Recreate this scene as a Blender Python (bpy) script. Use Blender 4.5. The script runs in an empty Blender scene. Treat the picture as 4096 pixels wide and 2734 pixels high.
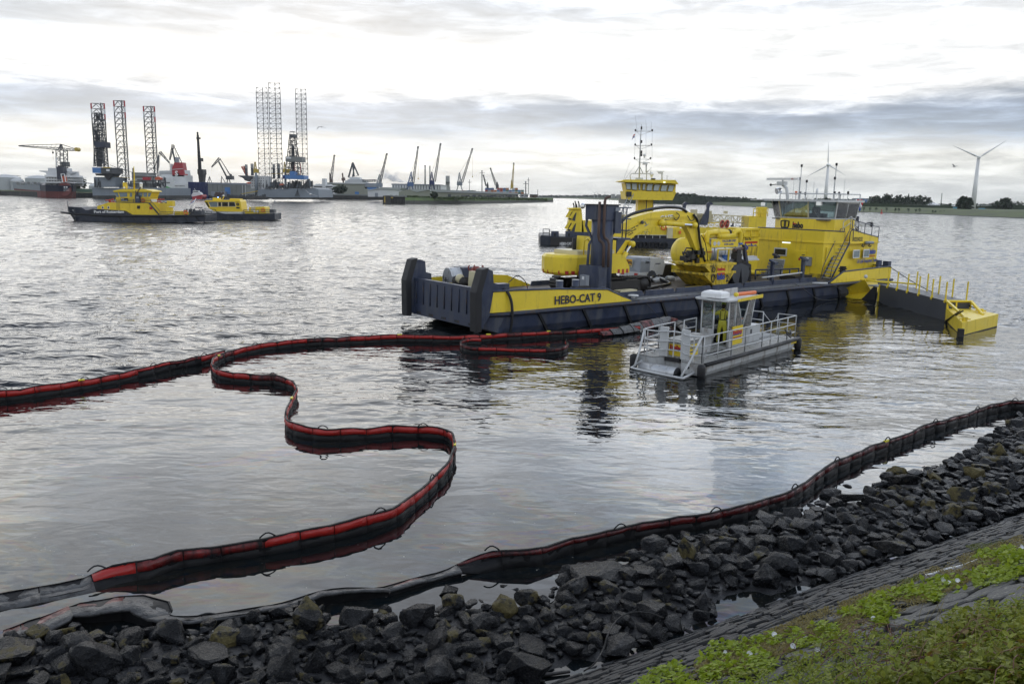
import bpy, bmesh, math, random
import numpy as np
from mathutils import Vector, Matrix, noise as mnoise
R = random.Random(7)
SC = bpy.context.scene
COL = SC.collection

# ---------------------------------------------------------------- camera, sky, sun, exposure
FOC, PCX, PCY, EYE = 3300.0, 2048.0, 1367.0, 7.0       # in pixels of the 4096 px wide photograph; eye height in metres
ROLL = math.atan(.019)
PITCH = math.atan(587.5*math.cos(ROLL)/FOC)
FWD = np.array([0, math.cos(PITCH), -math.sin(PITCH)])
_r0 = np.array([1., 0, 0]); _u0 = np.cross(_r0, FWD)
RT = _r0*math.cos(ROLL)+_u0*math.sin(ROLL); UP = _u0*math.cos(ROLL)-_r0*math.sin(ROLL)
CAM = np.array([0, 0, EYE])
def ray(px, py): return FWD*FOC+RT*(px-PCX)-UP*(py-PCY)
def onz(px, py, z=0.):
    d = ray(px, py); return CAM+d*((z-EYE)/d[2])
def ony(px, py, Y):
    d = ray(px, py); return CAM+d*(Y/d[1])
cam_d = bpy.data.cameras.new('camera'); cam = bpy.data.objects.new('camera', cam_d); COL.objects.link(cam)
cam.matrix_world = Matrix(((RT[0], UP[0], -FWD[0], 0), (RT[1], UP[1], -FWD[1], 0), (RT[2], UP[2], -FWD[2], EYE), (0, 0, 0, 1)))
cam_d.sensor_width = 36; cam_d.lens = FOC/4096*36; cam_d.clip_start = .1; cam_d.clip_end = 20000
SC.camera = cam
SUN_AZ, SUN_EL = math.radians(-16), math.radians(17)     # azimuth from +Y towards +X
sdir = Vector((math.sin(SUN_AZ)*math.cos(SUN_EL), math.cos(SUN_AZ)*math.cos(SUN_EL), math.sin(SUN_EL)))
sl = bpy.data.lights.new('sun', 'SUN'); sl.energy = .5; sl.angle = math.radians(58); sl.color = (1, .95, .87)
so = bpy.data.objects.new('sun', sl); COL.objects.link(so); so.rotation_euler = sdir.to_track_quat('Z', 'Y').to_euler()

W = bpy.data.worlds.new('World'); SC.world = W; W.use_nodes = True
nt = W.node_tree; nt.nodes.clear()
class NT:
    def __init__(s, t): s.t = t
    def n(s, typ, ins=None, **kw):
        nd = s.t.nodes.new(typ)
        for k, v in kw.items(): setattr(nd, k, v)
        for k, v in (ins or {}).items():
            sk = nd.inputs[k]
            if isinstance(v, bpy.types.NodeSocket): s.t.links.new(v, sk)
            else: sk.default_value = v
        return nd
    def m(s, op, a, b=0., c=0., clamp=False):
        return s.n('ShaderNodeMath', {0: a, 1: b, 2: c}, operation=op, use_clamp=clamp).outputs[0]
    def noise(s, vec, scale, detail=4, rough=.55, dist=0., typ=None):
        nd = s.n('ShaderNodeTexNoise', {'Vector': vec, 'Scale': scale, 'Detail': detail, 'Roughness': rough, 'Distortion': dist})
        return nd.outputs['Fac']
    def comb(s, x, y, z): return s.n('ShaderNodeCombineXYZ', {0: x, 1: y, 2: z}).outputs[0]
    def ramp(s, fac, stops, interp='LINEAR'):
        nd = s.n('ShaderNodeValToRGB', {0: fac}); cr = nd.color_ramp; cr.interpolation = interp
        while len(cr.elements) < len(stops): cr.elements.new(.5)
        for e, (p, c) in zip(cr.elements, stops):
            e.position = p; e.color = (*c, 1) if isinstance(c, tuple) else (c, c, c, 1)
        return nd.outputs[0]
    def mix(s, f, a, b, typ='MIX'):
        nd = s.n('ShaderNodeMix', data_type='RGBA', blend_type=typ)
        for k, v in ((0, f), (6, a), (7, b)):
            sk = nd.inputs[k]
            if isinstance(v, bpy.types.NodeSocket): s.t.links.new(v, sk)
            else: sk.default_value = v if not isinstance(v, tuple) or len(v) == 4 else (*v, 1)
        return nd.outputs[2]
    def maprange(s, v, a, b, c, d):
        return s.n('ShaderNodeMapRange', {0: v, 1: a, 2: b, 3: c, 4: d}).outputs[0]
N = NT(nt)
gen = N.n('ShaderNodeTexCoord').outputs['Generated']
sx = N.n('ShaderNodeSeparateXYZ', {0: gen}); X_, Y_, Z_ = sx.outputs
az = N.m('ARCTAN2', X_, Y_)                                    # azimuth from +Y
# long flat cloud streaks: stretched sideways, perturbing the height at which each cloud layer sits
v1 = N.comb(N.m('MULTIPLY', az, 2.8), N.m('MULTIPLY', Z_, 15), 3.7)
v2 = N.comb(N.m('MULTIPLY', az, 7.5), N.m('MULTIPLY', Z_, 46), 1.3)
n1 = N.noise(v1, 1.0, 5, .55, .3); n2 = N.noise(v2, 1.6, 9, .62, .35)
zz = N.m('ADD', Z_, N.m('ADD', N.m('MULTIPLY', N.m('SUBTRACT', n1, .5), .06), N.m('MULTIPLY', N.m('SUBTRACT', n2, .5), .030)))
low = [(0, (.80, .82, .79)), (.025, (.90, .91, .87)), (.045, (1.02, 1.02, .97)), (.062, (.78, .82, .86)), (.076, (.46, .53, .63)), (.100, (.41, .48, .60)), (.111, (.78, .82, .88)), (.119, (1.10, 1.11, 1.12))]
high = [(.245, (2.1, 2.13, 2.17)), (.30, (2.4, 2.45, 2.5)), (.36, (1.7, 1.78, 1.88)), (.44, (1.2, 1.27, 1.4)), (.58, (.85, .92, 1.02)), (.8, (.60, .66, .76))]
highL = [(p, tuple(c*(.72 if p < .28 else .52 if p < .42 else .8) for c in v)) for p, v in high]
layL = N.ramp(zz, low+[(.142, (1.2, 1.2, 1.18)), (.153, (.88, .90, .93)), (.165, (.60, .64, .70)), (.215, (.52, .57, .65)), (.230, (.9, .94, 1.))]+highL)
layR = N.ramp(zz, low+[(.185, (1.16, 1.17, 1.17)), (.205, (.84, .87, .92)), (.225, (1.2, 1.23, 1.26))]+high)
lay = N.mix(N.maprange(az, -.12, .20, 0., 1.), layL, layR)
zp = N.m('ADD', N.m('ABSOLUTE', Z_), .16)                      # broken cloud overhead, seen only in the water
v3 = N.comb(N.m('DIVIDE', X_, zp), N.m('DIVIDE', Y_, zp), 5.1); n3 = N.noise(v3, 1.5, 7, .6, .7)
over = N.ramp(n3, [(.34, (.45, .54, .68)), (.47, (.84, .91, 1.02)), (.58, (1.22, 1.20, 1.17)), (.68, (1.6, 1.55, 1.5))])
lay = N.mix(N.maprange(Z_, .20, .29, 0., 1.), lay, N.mix(1., lay, over, 'MULTIPLY'))
st = N.ramp(n2, [(.30, .72), (.48, .95), (.66, 1.34)])
clouds = N.mix(1., lay, st, 'MULTIPLY')
# the sun behind the cloud
dt = N.n('ShaderNodeVectorMath', {0: gen, 1: (sdir.x, sdir.y, .12)}, operation='DOT_PRODUCT').outputs['Value']
gl = N.m('POWER', N.m('MAXIMUM', dt, 0.), 9.)
glow = N.mix(gl, (0, 0, 0, 1), (.42, .41, .38, 1))
clouds = N.mix(1., clouds, glow, 'ADD')
sky = N.n('ShaderNodeTexSky', sky_type='NISHITA', sun_disc=False, sun_elevation=SUN_EL, sun_rotation=SUN_AZ, air_density=1.2, dust_density=2.).outputs[0]
bg1 = N.n('ShaderNodeBackground', {0: sky, 1: .05}).outputs[0]
bg2 = N.n('ShaderNodeBackground', {0: clouds, 1: 1.0}).outputs[0]
cov = N.ramp(n1, [(.25, .90), (.6, .96)])
mx = N.n('ShaderNodeMixShader', {0: cov, 1: bg1, 2: bg2}).outputs[0]
N.n('ShaderNodeOutputWorld', {0: mx})
W.cycles.sampling_method = 'MANUAL'; W.cycles.sample_map_resolution = 1024
SC.view_settings.view_transform = 'Standard'; SC.view_settings.look = 'None'; SC.view_settings.exposure = 0; SC.view_settings.gamma = 1
SC.view_settings.use_curve_mapping = False
HAZE = .00006
SC.render.engine = 'CYCLES'; SC.cycles.use_denoising = True; SC.cycles.max_bounces = 6; SC.cycles.transparent_max_bounces = 12
SC.cycles.glossy_bounces = 4; SC.cycles.diffuse_bounces = 2; SC.cycles.volume_bounces = 2; SC.cycles.caustics_reflective = False; SC.cycles.caustics_refractive = False

# ---------------------------------------------------------------- materials
def mat(name, rgb, rough=.5, metal=0., var=.15, scale=1.5, bump=0., bscale=20., dirt=None, dscale=(3, 3, .7), damt=.45, spec=.5):
    m = bpy.data.materials.new(name); m.use_nodes = True; t = NT(m.node_tree); m.node_tree.nodes.clear()
    co = t.n('ShaderNodeTexCoord').outputs['Object']
    n = t.noise(co, scale, 5, .6)
    lo = tuple(c*(1-var) for c in rgb); hi = tuple(min(1, c*(1+var)) for c in rgb)
    c = t.ramp(n, [(.3, lo), (.7, hi)])
    rv = t.maprange(n, .3, .7, rough*.8, min(1, rough*1.2))
    if dirt:
        mp = t.n('ShaderNodeMapping', {0: co}); mp.inputs['Scale'].default_value = dscale
        d = t.noise(mp.outputs[0], 1.6, 7, .68)
        f = t.ramp(d, [(.62-damt*.35, 0.), (.78-damt*.25, 1.)])
        c = t.mix(f, c, dirt)
        rv = t.mix(f, rv, (.8, .8, .8, 1))
    b = t.n('ShaderNodeBsdfPrincipled', {'Base Color': c, 'Roughness': rv, 'Metallic': metal, 'Specular IOR Level': spec})
    if bump:
        bn = t.n('ShaderNodeBump', {'Height': t.noise(co, bscale, 5, .6), 'Strength': bump, 'Distance': .03})
        t.t.links.new(bn.outputs[0], b.inputs['Normal'])
    t.n('ShaderNodeOutputMaterial', {0: b.outputs[0]})
    return m
def glass(name, tint=(.75, .82, .82), opac=.35):
    m = bpy.data.materials.new(name); m.use_nodes = True; t = NT(m.node_tree); m.node_tree.nodes.clear()
    g = t.n('ShaderNodeBsdfGlossy', {'Color': (1, 1, 1, 1), 'Roughness': .03}).outputs[0]
    tr = t.n('ShaderNodeBsdfTransparent', {'Color': (*tint, 1)}).outputs[0]
    f = t.n('ShaderNodeFresnel', {'IOR': 1.5}).outputs[0]
    f2 = t.m('ADD', f, opac*.3, clamp=True)
    t.n('ShaderNodeOutputMaterial', {0: t.n('ShaderNodeMixShader', {0: f2, 1: tr, 2: g}).outputs[0]})
    return m
def emis(name, rgb, s):
    m = bpy.data.materials.new(name); m.use_nodes = True; t = NT(m.node_tree); m.node_tree.nodes.clear()
    t.n('ShaderNodeOutputMaterial', {0: t.n('ShaderNodeEmission', {0: (*rgb, 1), 1: s}).outputs[0]}); return m
class MS: pass
M = MS()
M.yel = mat('yellow_paint', (.80, .60, .035), .40, var=.08, scale=.7, dirt=(.50, .36, .05), damt=.2, dscale=(1.6, 1.6, .35))
M.yeld = mat('worn_yellow_paint', (.72, .52, .035), .45, var=.12, dirt=(.05, .04, .02), damt=.50, dscale=(1.3, 1.3, .4))
M.yelf = mat('far_yellow_paint', (.76, .55, .03), .45, var=.08)
M.navy = mat('navy_hull_paint', (.030, .041, .078), .42, var=.25, dirt=(.085, .092, .11), damt=.45, dscale=(1.5, 1.5, .45), bump=.15, bscale=1.5)
M.navyf = mat('far_navy_hull', (.014, .019, .034), .45, var=.25, scale=.5, dirt=(.05, .055, .065), damt=.3, dscale=(.6, .6, .6))
M.navyd = mat('scuffed_navy_paint', (.022, .03, .055), .5, var=.3, dirt=(.09, .06, .04), damt=.4, dscale=(4, 4, 1.5))
M.blk = mat('black_rubber', (.014, .014, .016), .6, var=.3, bump=.3, bscale=8)
M.blks = mat('black_hose', (.010, .010, .012), .35, var=.2)
M.stl = mat('dark_track_steel', (.022, .020, .019), .6, var=.3, bump=.3, bscale=12)
M.gry = mat('light_grey_paint', (.55, .56, .56), .45, var=.08, dirt=(.25, .22, .18), damt=.15)
M.alu = mat('aluminium', (.50, .51, .52), .38, metal=.55, var=.12, dirt=(.2, .19, .17), damt=.25)
M.mgry = mat('mid_grey_paint', (.24, .26, .29), .45, var=.1)
M.dgry = mat('dark_grey_paint', (.06, .065, .075), .5, var=.15)
M.wht = mat('white_paint', (.78, .78, .77), .4, var=.05, dirt=(.4, .36, .3), damt=.12)
M.cream = mat('cream_paint', (.62, .56, .36), .45, var=.08)
M.red = mat('red_paint', (.42, .030, .022), .45, var=.12)
M.redr = mat('rust_red_paint', (.20, .035, .025), .6, var=.3); M.rust = mat('rusty_steel', (.095, .06, .048), .7, var=.3, bump=.3)
M.chr = mat('chrome_rod', (.75, .76, .78), .15, metal=.9, var=.03)
M.org = mat('orange_plastic', (.75, .16, .03), .45)
M.deck = mat('wooden_deck', (.085, .066, .052), .65, var=.35, scale=3, dirt=(.03, .026, .022), damt=.4, dscale=(1, 8, 1), bump=.3)
M.deckn = mat('grey_steel_deck', (.09, .10, .115), .5, var=.2, dirt=(.05, .04, .035), damt=.4)
M.tar = mat('tarpaulin_white', (.62, .64, .66), .5, bump=.6, bscale=6)
M.blue = mat('blue_paint', (.05, .14, .42), .45)
M.txtb = mat('dark_blue_lettering', (.012, .016, .05), .5)
M.txtk = mat('black_lettering', (.008, .01, .016), .5)
M.txtw = mat('white_lettering', (.75, .75, .74), .5)
M.txtr = mat('red_lettering', (.50, .03, .02), .5)
M.txtbl = mat('blue_lettering', (.04, .07, .30), .5)
M.glass = glass('window_glass'); M.glassd = mat('dark_window_glass', (.015, .02, .025), .08, var=.2)
M.glassl = mat('painted_sky_window', (.42, .48, .47), .15, var=.1); M.glassp = mat('pale_window_glass', (.16, .21, .23), .1, var=.15)  # vessel 7 panes: bright sky seen in the glass is painted as pale colour
M.lampw = emis('lamp_white', (.9, 1, .9), 1.6)
M.lampb = emis('lamp_blue', (.3, .5, 1), 6.)
M.skin = mat('skin', (.5, .28, .2), .5)
M.suit = mat('yellow_protective_suit', (.80, .72, .07), .45, var=.08, bump=.5, bscale=9)

# ---------------------------------------------------------------- mesh helpers
class MB:
    def __init__(s): s.v = []; s.f = []
    def add(s, vs, fs):
        o = len(s.v); s.v += [tuple(map(float, p)) for p in vs]; s.f += [tuple(o+i for i in f) for f in fs]; return s
    def box(s, x0, x1, y0, y1, z0, z1):
        return s.add([(x0, y0, z0), (x1, y0, z0), (x1, y1, z0), (x0, y1, z0), (x0, y0, z1), (x1, y0, z1), (x1, y1, z1), (x0, y1, z1)],
                     [(0, 3, 2, 1), (4, 5, 6, 7), (0, 1, 5, 4), (1, 2, 6, 5), (2, 3, 7, 6), (3, 0, 4, 7)])
    def ext(s, pts, vec):
        n = len(pts); a = [Vector(p) for p in pts]; vec = Vector(vec); b = [p+vec for p in a]
        return s.add(a+b, [tuple(range(n))[::-1], tuple(range(n, 2*n))]+[(i, (i+1) % n, n+(i+1) % n, n+i) for i in range(n)])
    def loft(s, rings, caps=True):
        n = len(rings[0]); vs = [p for r in rings for p in r]; fs = []
        for k in range(len(rings)-1):
            for i in range(n):
                j = (i+1) % n; fs.append((k*n+i, k*n+j, (k+1)*n+j, (k+1)*n+i))
        if caps: fs += [tuple(range(n))[::-1], tuple(range((len(rings)-1)*n, len(rings)*n))]
        return s.add(vs, fs)
    def cyl(s, p0, p1, r0, r1=None, n=8):
        p0, p1 = Vector(p0), Vector(p1); r1 = r0 if r1 is None else r1; d = (p1-p0)
        if d.length < 1e-9: return s
        d.normalize(); u = d.orthogonal().normalized(); w = d.cross(u)
        rg = lambda c, r: [c+(u*math.cos(2*math.pi*i/n)+w*math.sin(2*math.pi*i/n))*r for i in range(n)]
        return s.loft([rg(p0, r0), rg(p1, r1)])
    def tube(s, pts, r, n=6):
        pts = [Vector(p) for p in pts]; rings = []; u = None
        for i, p in enumerate(pts):
            d = (pts[min(i+1, len(pts)-1)]-pts[max(i-1, 0)])
            if d.length < 1e-9: d = Vector((0, 0, 1))
            d.normalize()
            u = d.orthogonal().normalized() if u is None else (u-d*u.dot(d)).normalized() if (u-d*u.dot(d)).length > 1e-6 else d.orthogonal().normalized()
            w = d.cross(u); rr = r[i] if isinstance(r, (list, tuple)) else r
            rings.append([p+(u*math.cos(2*math.pi*k/n)+w*math.sin(2*math.pi*k/n))*rr for k in range(n)])
        return s.loft(rings)
    def sph(s, c, r, n=8, m=6, sz=1.):
        rings = []
        for j in range(m+1):
            a = -math.pi/2+math.pi*j/m; rr = max(r*math.cos(a), r*.02)
            rings.append([(c[0]+rr*math.cos(2*math.pi*i/n), c[1]+rr*math.sin(2*math.pi*i/n), c[2]+r*math.sin(a)*sz) for i in range(n)])
        return s.loft(rings)
    def lathe(s, c, prof, n=12):
        return s.loft([[(c[0]+r*math.cos(2*math.pi*i/n), c[1]+r*math.sin(2*math.pi*i/n), c[2]+z) for i in range(n)] for r, z in prof])
    def truss(s, a, b, w, n, r, up=(0, 0, 1), w1=None):
        """square lattice boom from a to b, n bays"""
        a, b = Vector(a), Vector(b); d = (b-a).normalized(); u = Vector(up); u = (u-d*u.dot(d)); u = u.normalized() if u.length > 1e-3 else d.orthogonal().normalized(); t = d.cross(u)
        w1 = w if w1 is None else w1
        def P(k, i, j):
            f = k/n; ww = (w*(1-f)+w1*f)/2; return a+(b-a)*f+u*(ww*i)+t*(ww*j)
        cs = [(-1, -1), (1, -1), (1, 1), (-1, 1)]
        for i, j in cs: s.cyl(P(0, i, j), P(n, i, j), r, n=4)
        for k in range(n):
            for q in range(4):
                c0, c1 = cs[q], cs[(q+1) % 4]
                s.cyl(P(k, *(c0 if k % 2 else c1)), P(k+1, *(c1 if k % 2 else c0)), r*.6, n=3)
                s.cyl(P(k+1, *c0), P(k+1, *c1), r*.6, n=3)
        return s
    def build(s, name, m, parent=None, smooth=False, label=None, kind=None, bevel=0.):
        me = bpy.data.meshes.new(name); me.from_pydata(s.v, [], s.f); me.validate()
        bm = bmesh.new(); bm.from_mesh(me); bmesh.ops.recalc_face_normals(bm, faces=bm.faces)
        if bevel: bmesh.ops.bevel(bm, geom=[e for e in bm.edges if len(e.link_faces) == 2 and e.calc_face_angle(0) > .5], offset=bevel, segments=2, affect='EDGES', profile=.7)
        bm.to_mesh(me); bm.free()
        o = bpy.data.objects.new(name, me); COL.objects.link(o); me.materials.append(m)
        if smooth:
            for p in me.polygons: p.use_smooth = True
        if parent is not None: o.parent = parent
        if label: o['label'] = label
        if kind: o['kind'] = kind
        return o
def tag(o, label, cat, group=None, kind=None):
    if label: o['label'] = label
    if cat: o['category'] = cat
    if group: o['group'] = group
    if kind: o['kind'] = kind
    return o
class T:
    """a thing: an Empty at its base with its parts as children (parts may be parented to a part)"""
    def __init__(s, name, label, cat, loc, rz=0., group=None, parent=None, scale=1.):
        s.r = bpy.data.objects.new(name, None); COL.objects.link(s.r); s.r.location = loc; s.r.rotation_euler = (0, 0, rz); s.r.scale = (scale,)*3
        s.r.empty_display_size = .2; s.loc = Vector(loc); s.rz = rz
        tag(s.r, label, cat, group)
        s.u = np.array([math.cos(rz), math.sin(rz), 0]); s.w = np.array([-math.sin(rz), math.cos(rz), 0]); s.O = np.array(loc, float)
    def hit(s, px, py, **k):
        d = ray(px, py); (ax, val), = k.items(); n = {'x': s.u, 'y': s.w, 'z': np.array([0, 0, 1.])}[ax]
        p = CAM+d*((val-(CAM-s.O)@n)/(d@n))-s.O
        return Vector((p@s.u, p@s.w, p[2]))
    def p(s, mb, name, m, parent=None, **k): return mb.build(name, m, parent or s.r, **k)
    def bx(s, name, m, x0, x1, y0, y1, z0, z1, parent=None, **k): return MB().box(x0, x1, y0, y1, z0, z1).build(name, m, parent or s.r, **k)
    def cy(s, name, m, a, b, r, r1=None, n=10, parent=None, **k): return MB().cyl(a, b, r, r1, n).build(name, m, parent or s.r, smooth=n > 8, **k)
    def tb(s, name, m, pts, r, n=6, parent=None, **k): return MB().tube(pts, r, n).build(name, m, parent or s.r, smooth=True, **k)
    def ex(s, name, m, pts, vec, parent=None, **k): return MB().ext(pts, vec).build(name, m, parent or s.r, **k)
    def rail(s, name, m, pts, h, r=.025, rails=(1., .5), step=1.5, parent=None, vr=None):
        mb = MB(); pts = [Vector(q) for q in pts]
        for f in rails: mb.tube([q+Vector((0, 0, h*f)) for q in pts], r, 5)
        for a, b in zip(pts, pts[1:]):
            n = max(1, round((b-a).length/step))
            for k in range(n+1): q = a+(b-a)*k/n; mb.cyl(q, q+Vector((0, 0, h)), r, n=5)
        return mb.build(name, m, parent or s.r, smooth=True)
def text(body, m, parent, origin, xd, up, size, name='lettering', width=None, bold=.0, align='LEFT'):
    c = bpy.data.curves.new(name, 'FONT'); c.body = body; c.size = size; c.extrude = .004; c.offset = bold*size; c.align_x = align; c.resolution_u = 2
    tmp = bpy.data.objects.new('tmp', c); me = bpy.data.meshes.new_from_object(tmp); bpy.data.objects.remove(tmp); bpy.data.curves.remove(c); me.materials.clear(); me.materials.append(m)
    o = bpy.data.objects.new(name, me); COL.objects.link(o)
    xd = Vector(xd).normalized(); up = Vector(up); up = (up-xd*up.dot(xd)).normalized(); nz = xd.cross(up)
    o.parent = parent; sx_ = 1.
    if width:
        xs_ = [v.co.x for v in me.vertices] or [0, 1]; sx_ = width/max(xs_)
    mt = Matrix(((xd.x*sx_, up.x, nz.x, origin[0]), (xd.y*sx_, up.y, nz.y, origin[1]), (xd.z*sx_, up.z, nz.z, origin[2]), (0, 0, 0, 1)))
    o.matrix_basis = mt
    return o
class Far(T):
    """a distant thing authored on the plane Y = its own distance; coordinates read off the photograph, depth given in metres"""
    def __init__(s, name, label, cat, bx, by, z=0., Y=None, group=None):
        p = onz(bx, by, z) if Y is None else ony(bx, by, Y)
        if Y is not None: p[2] = z
        super().__init__(name, label, cat, tuple(p), 0., group); s.Y = p[1]; s.s = s.Y/math.cos(PITCH)/FOC*1.0
    def q(s, px, py, d=0.):
        w = ony(px, py, s.Y+d)-s.O; return Vector(w)
    def b(s, name, m, px0, px1, pyt, pyb, d0=0., d1=None, parent=None, **k):
        d1 = d0+(px1-px0)*s.s*.6 if d1 is None else d1
        a = s.q(px0, pyb, d0); c = s.q(px1, pyb, d0); t = s.q((px0+px1)/2, pyt, d0)
        return s.bx(name, m, a.x, c.x, d0, d1, (a.z+c.z)/2, t.z, parent, **k)
    def t(s, name, m, pts, rpx, n=5, parent=None, **k):
        return s.tb(name, m, [s.q(*q) for q in pts], rpx*s.s if not isinstance(rpx, list) else [r*s.s for r in rpx], n, parent, **k)
    def e(s, name, m, pts, d0, d1, parent=None, **k):
        return s.ex(name, m, [s.q(x, y, d0) for x, y in pts], (0, d1-d0, 0), parent, **k)
def greeble(th, name, m, px0, px1, pyt, pyb, d0, d1, n, seed=1, parent=None, pipes=.4):
    r = random.Random(seed); mb = MB(); S = th.s
    for _ in range(n):
        x = r.uniform(px0, px1); d = r.uniform(d0, d1); w = r.uniform(1.5, 7); h = r.uniform(.15, 1)*(pyb-pyt)
        a = th.q(x, pyb, d); t_ = th.q(x, pyb-h, d)
        if r.random() < pipes: mb.cyl((a.x, d, a.z), (a.x+r.uniform(-6, 6)*S*(r.random() < .5), d, t_.z), S*r.uniform(.5, 1.2), n=4)
        else: mb.box(a.x, a.x+w*S, d, d+w*S, a.z+(t_.z-a.z)*r.uniform(0, .6), t_.z)
    return th.p(mb, name, m, parent, kind='stuff')
# ---------------------------------------------------------------- water
def inpoly(x, y, poly):
    c = np.zeros(np.shape(x), bool); n = len(poly)
    for i in range(n):
        x0, y0 = poly[i]; x1, y1 = poly[(i+1) % n]
        k = ((y0 > y) != (y1 > y)) & (x < (x1-x0)*(y-y0)/((y1-y0) if y1 != y0 else 1e-9)+x0); c ^= k
    return c
def smooth(path, n=6):
    """Catmull-Rom through pixel points"""
    P = [np.array(p, float) for p in path]; P = [2*P[0]-P[1]]+P+[2*P[-1]-P[-2]]; out = []
    for i in range(1, len(P)-2):
        for k in range(n):
            t = k/n; a, b, c, d = P[i-1:i+3]
            out.append(.5*((2*b)+(-a+c)*t+(2*a-5*b+4*c-d)*t*t+(-a+3*b-3*c+d)*t**3))
    out.append(P[-2]); return out
BOOM_A = [(-60, 1618), (0, 1606), (138, 1590), (276, 1568), (470, 1530), (674, 1485), (800, 1460), (870, 1440), (900, 1432)]
BOOM_B = [(2560, 1328), (2409, 1338), (2239, 1348), (2068, 1358), (1898, 1366), (1755, 1369), (1556, 1368), (1311, 1378), (1173, 1390), (1035, 1408), (925, 1432), (868, 1456),
          (848, 1480), (855, 1502), (885, 1518), (986, 1529), (1088, 1534), (1150, 1550), (1183, 1574), (1180, 1610), (1158, 1650), (1143, 1694), (1155, 1728), (1205, 1750), (1280, 1763), (1362, 1763), (1505, 1752), (1617, 1745), (1720, 1748), (1785, 1760),
          (1812, 1790), (1817, 1837), (1790, 1894), (1745, 1950), (1680, 2012), (1585, 2083), (1470, 2125), (1328, 2164), (1140, 2203), (1000, 2228), (890, 2242), (773, 2260), (674, 2282), (600, 2308), (464, 2334), (337, 2364), (234, 2384), (100, 2412), (-60, 2440)]
BOOM_C = [(4170, 1597), (4096, 1605), (4052, 1606), (3957, 1624), (3861, 1655), (3718, 1700), (3598, 1746), (3478, 1789), (3383, 1832), (3297, 1876), (3215, 1936), (3158, 1965), (3072, 1992), (3000, 2018), (2970, 2027), (2829, 2060), (2682, 2077), (2564, 2094), (2395, 2131), (2242, 2168), (2135, 2216),
          (2073, 2242), (1990, 2256), (1913, 2268), (1800, 2290), (1702, 2314), (1538, 2364), (1421, 2373), (1328, 2390), (1281, 2399), (1112, 2436), (1000, 2448), (890, 2462), (760, 2480), (637, 2490), (599, 2473), (543, 2448), (421, 2463), (290, 2468), (234, 2496), (117, 2532), (0, 2556)]
pxA, pxB, pxC = smooth(BOOM_A), smooth(BOOM_B), smooth(BOOM_C)
wA = [onz(x, y, 0.)[:2] for x, y in pxA]; wB = [onz(x, y, 0.)[:2] for x, y in pxB]; wC = [onz(x, y, 0.)[:2] for x, y in pxC]
nD = np.array([-math.sin(math.radians(32.5)), math.cos(math.radians(32.5))]); tD = np.array([nD[1], -nD[0]])   # normal (towards the water) and direction of the dike toe
D0 = 8.84
ang = np.radians(np.linspace(-46, 46, 620)); 
rr = [6.]; 
while rr[-1] < 9000:
    r_ = rr[-1]; rr.append(r_*(1.0045 if r_ < 75 else 1.008 if r_ < 260 else 1.012 if r_ < 1500 else 1.08))
rr = np.array(rr); A, Rr = np.meshgrid(ang, rr); Xg = Rr*np.sin(A); Yg = Rr*np.cos(A)
# how ruffled each patch of the river is: calm inside the boom and under the oil, rippled where the workboat turns
calm_poly = [tuple(p) for p in wA[::-1]]+[(-40, 10)]
b2 = [tuple(p) for p in wB]
inside1 = inpoly(Xg, Yg, [(-40, 22)]+[tuple(p) for p in wA]+[tuple(p) for p in wB[66:]]+[(-40, 8)])          # pool enclosed on the left
pool2 = [tuple(p) for p in wB]+[(-30, 0), (60, 0), (60, 60)]+[(tuple(onz(4200, 1330)[:2]))]+[tuple(onz(3600, 1240)[:2]), tuple(onz(3300, 1195)[:2])]
inside2 = inpoly(Xg, Yg, pool2)
def blob(px, py, rx, ry, amp):
    c = onz(px, py); return amp*np.exp(-((Xg-c[0])/rx)**2-((Yg-c[1])/ry)**2)
ruf = np.where(inside1, .06, np.where(inside2, .07, 1.0))
ruf = np.where(inside1, ruf+blob(200, 1700, 3, 4, .25)+blob(900, 1640, 3, 3.5, .12), ruf)
far_r = np.clip((Rr-30)/30, 0, 1)
ruf2 = .034+blob(1450, 1480, 6, 6, .40)+blob(1700, 1600, 4, 4, .25)+blob(2480, 1440, 1.8, 2, .15)+blob(3100, 1600, 9, 6, .10)+blob(3800, 1450, 14, 10, .28)
ruf = np.where(inside2 & ~inside1, np.clip(ruf2, 0, .6), ruf)
# soften the limits
for _ in range(3):
    ruf[1:-1, 1:-1] = (ruf[1:-1, 1:-1]*2+ruf[:-2, 1:-1]+ruf[2:, 1:-1]+ruf[1:-1, :-2]+ruf[1:-1, 2:])/6
rng = np.random.default_rng(5); Zg = np.zeros_like(Xg)
for k in range(46):
    lam = float(np.exp(rng.uniform(math.log(.55), math.log(7)))); th = rng.normal(math.radians(100), .55)
    kx, ky = 2*math.pi/lam*math.cos(th), 2*math.pi/lam*math.sin(th)
    a_ = .0046*lam**.85; grid = Rr*.0045*2.5
    Zg += np.where(lam > grid, a_, 0)*np.sin(kx*Xg+ky*Yg+rng.uniform(0, 6.28)+.6*np.sin(.23*Xg+.31*Yg+k))
Zg *= ruf*np.clip(1.6-Rr/160, 0, 1)
wn = rng.normal(0, 1, Xg.shape); wn = (wn[:, :-2]*.5+wn[:, 1:-1]+wn[:, 2:]*.5); wn = np.pad(wn, ((0, 0), (1, 1)))
Zg += wn*Rr*.0026*.040*np.clip((Rr-90)/120, 0, 1)*np.clip((2500-Rr)/1500, 0, 1)*ruf      # wind chop on the open river
pc = onz(1390, 1645); rg = np.hypot(Xg-pc[0], (Yg-pc[1])); Zg += .006*np.sin(rg*9)*np.exp(-(rg/2.6)**2)      # eddy by the boom
nr, nc = Xg.shape; idx = np.arange(nr*nc).reshape(nr, nc)
fc = np.stack([idx[:-1, :-1], idx[:-1, 1:], idx[1:, 1:], idx[1:, :-1]], -1).reshape(-1, 4)
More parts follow.
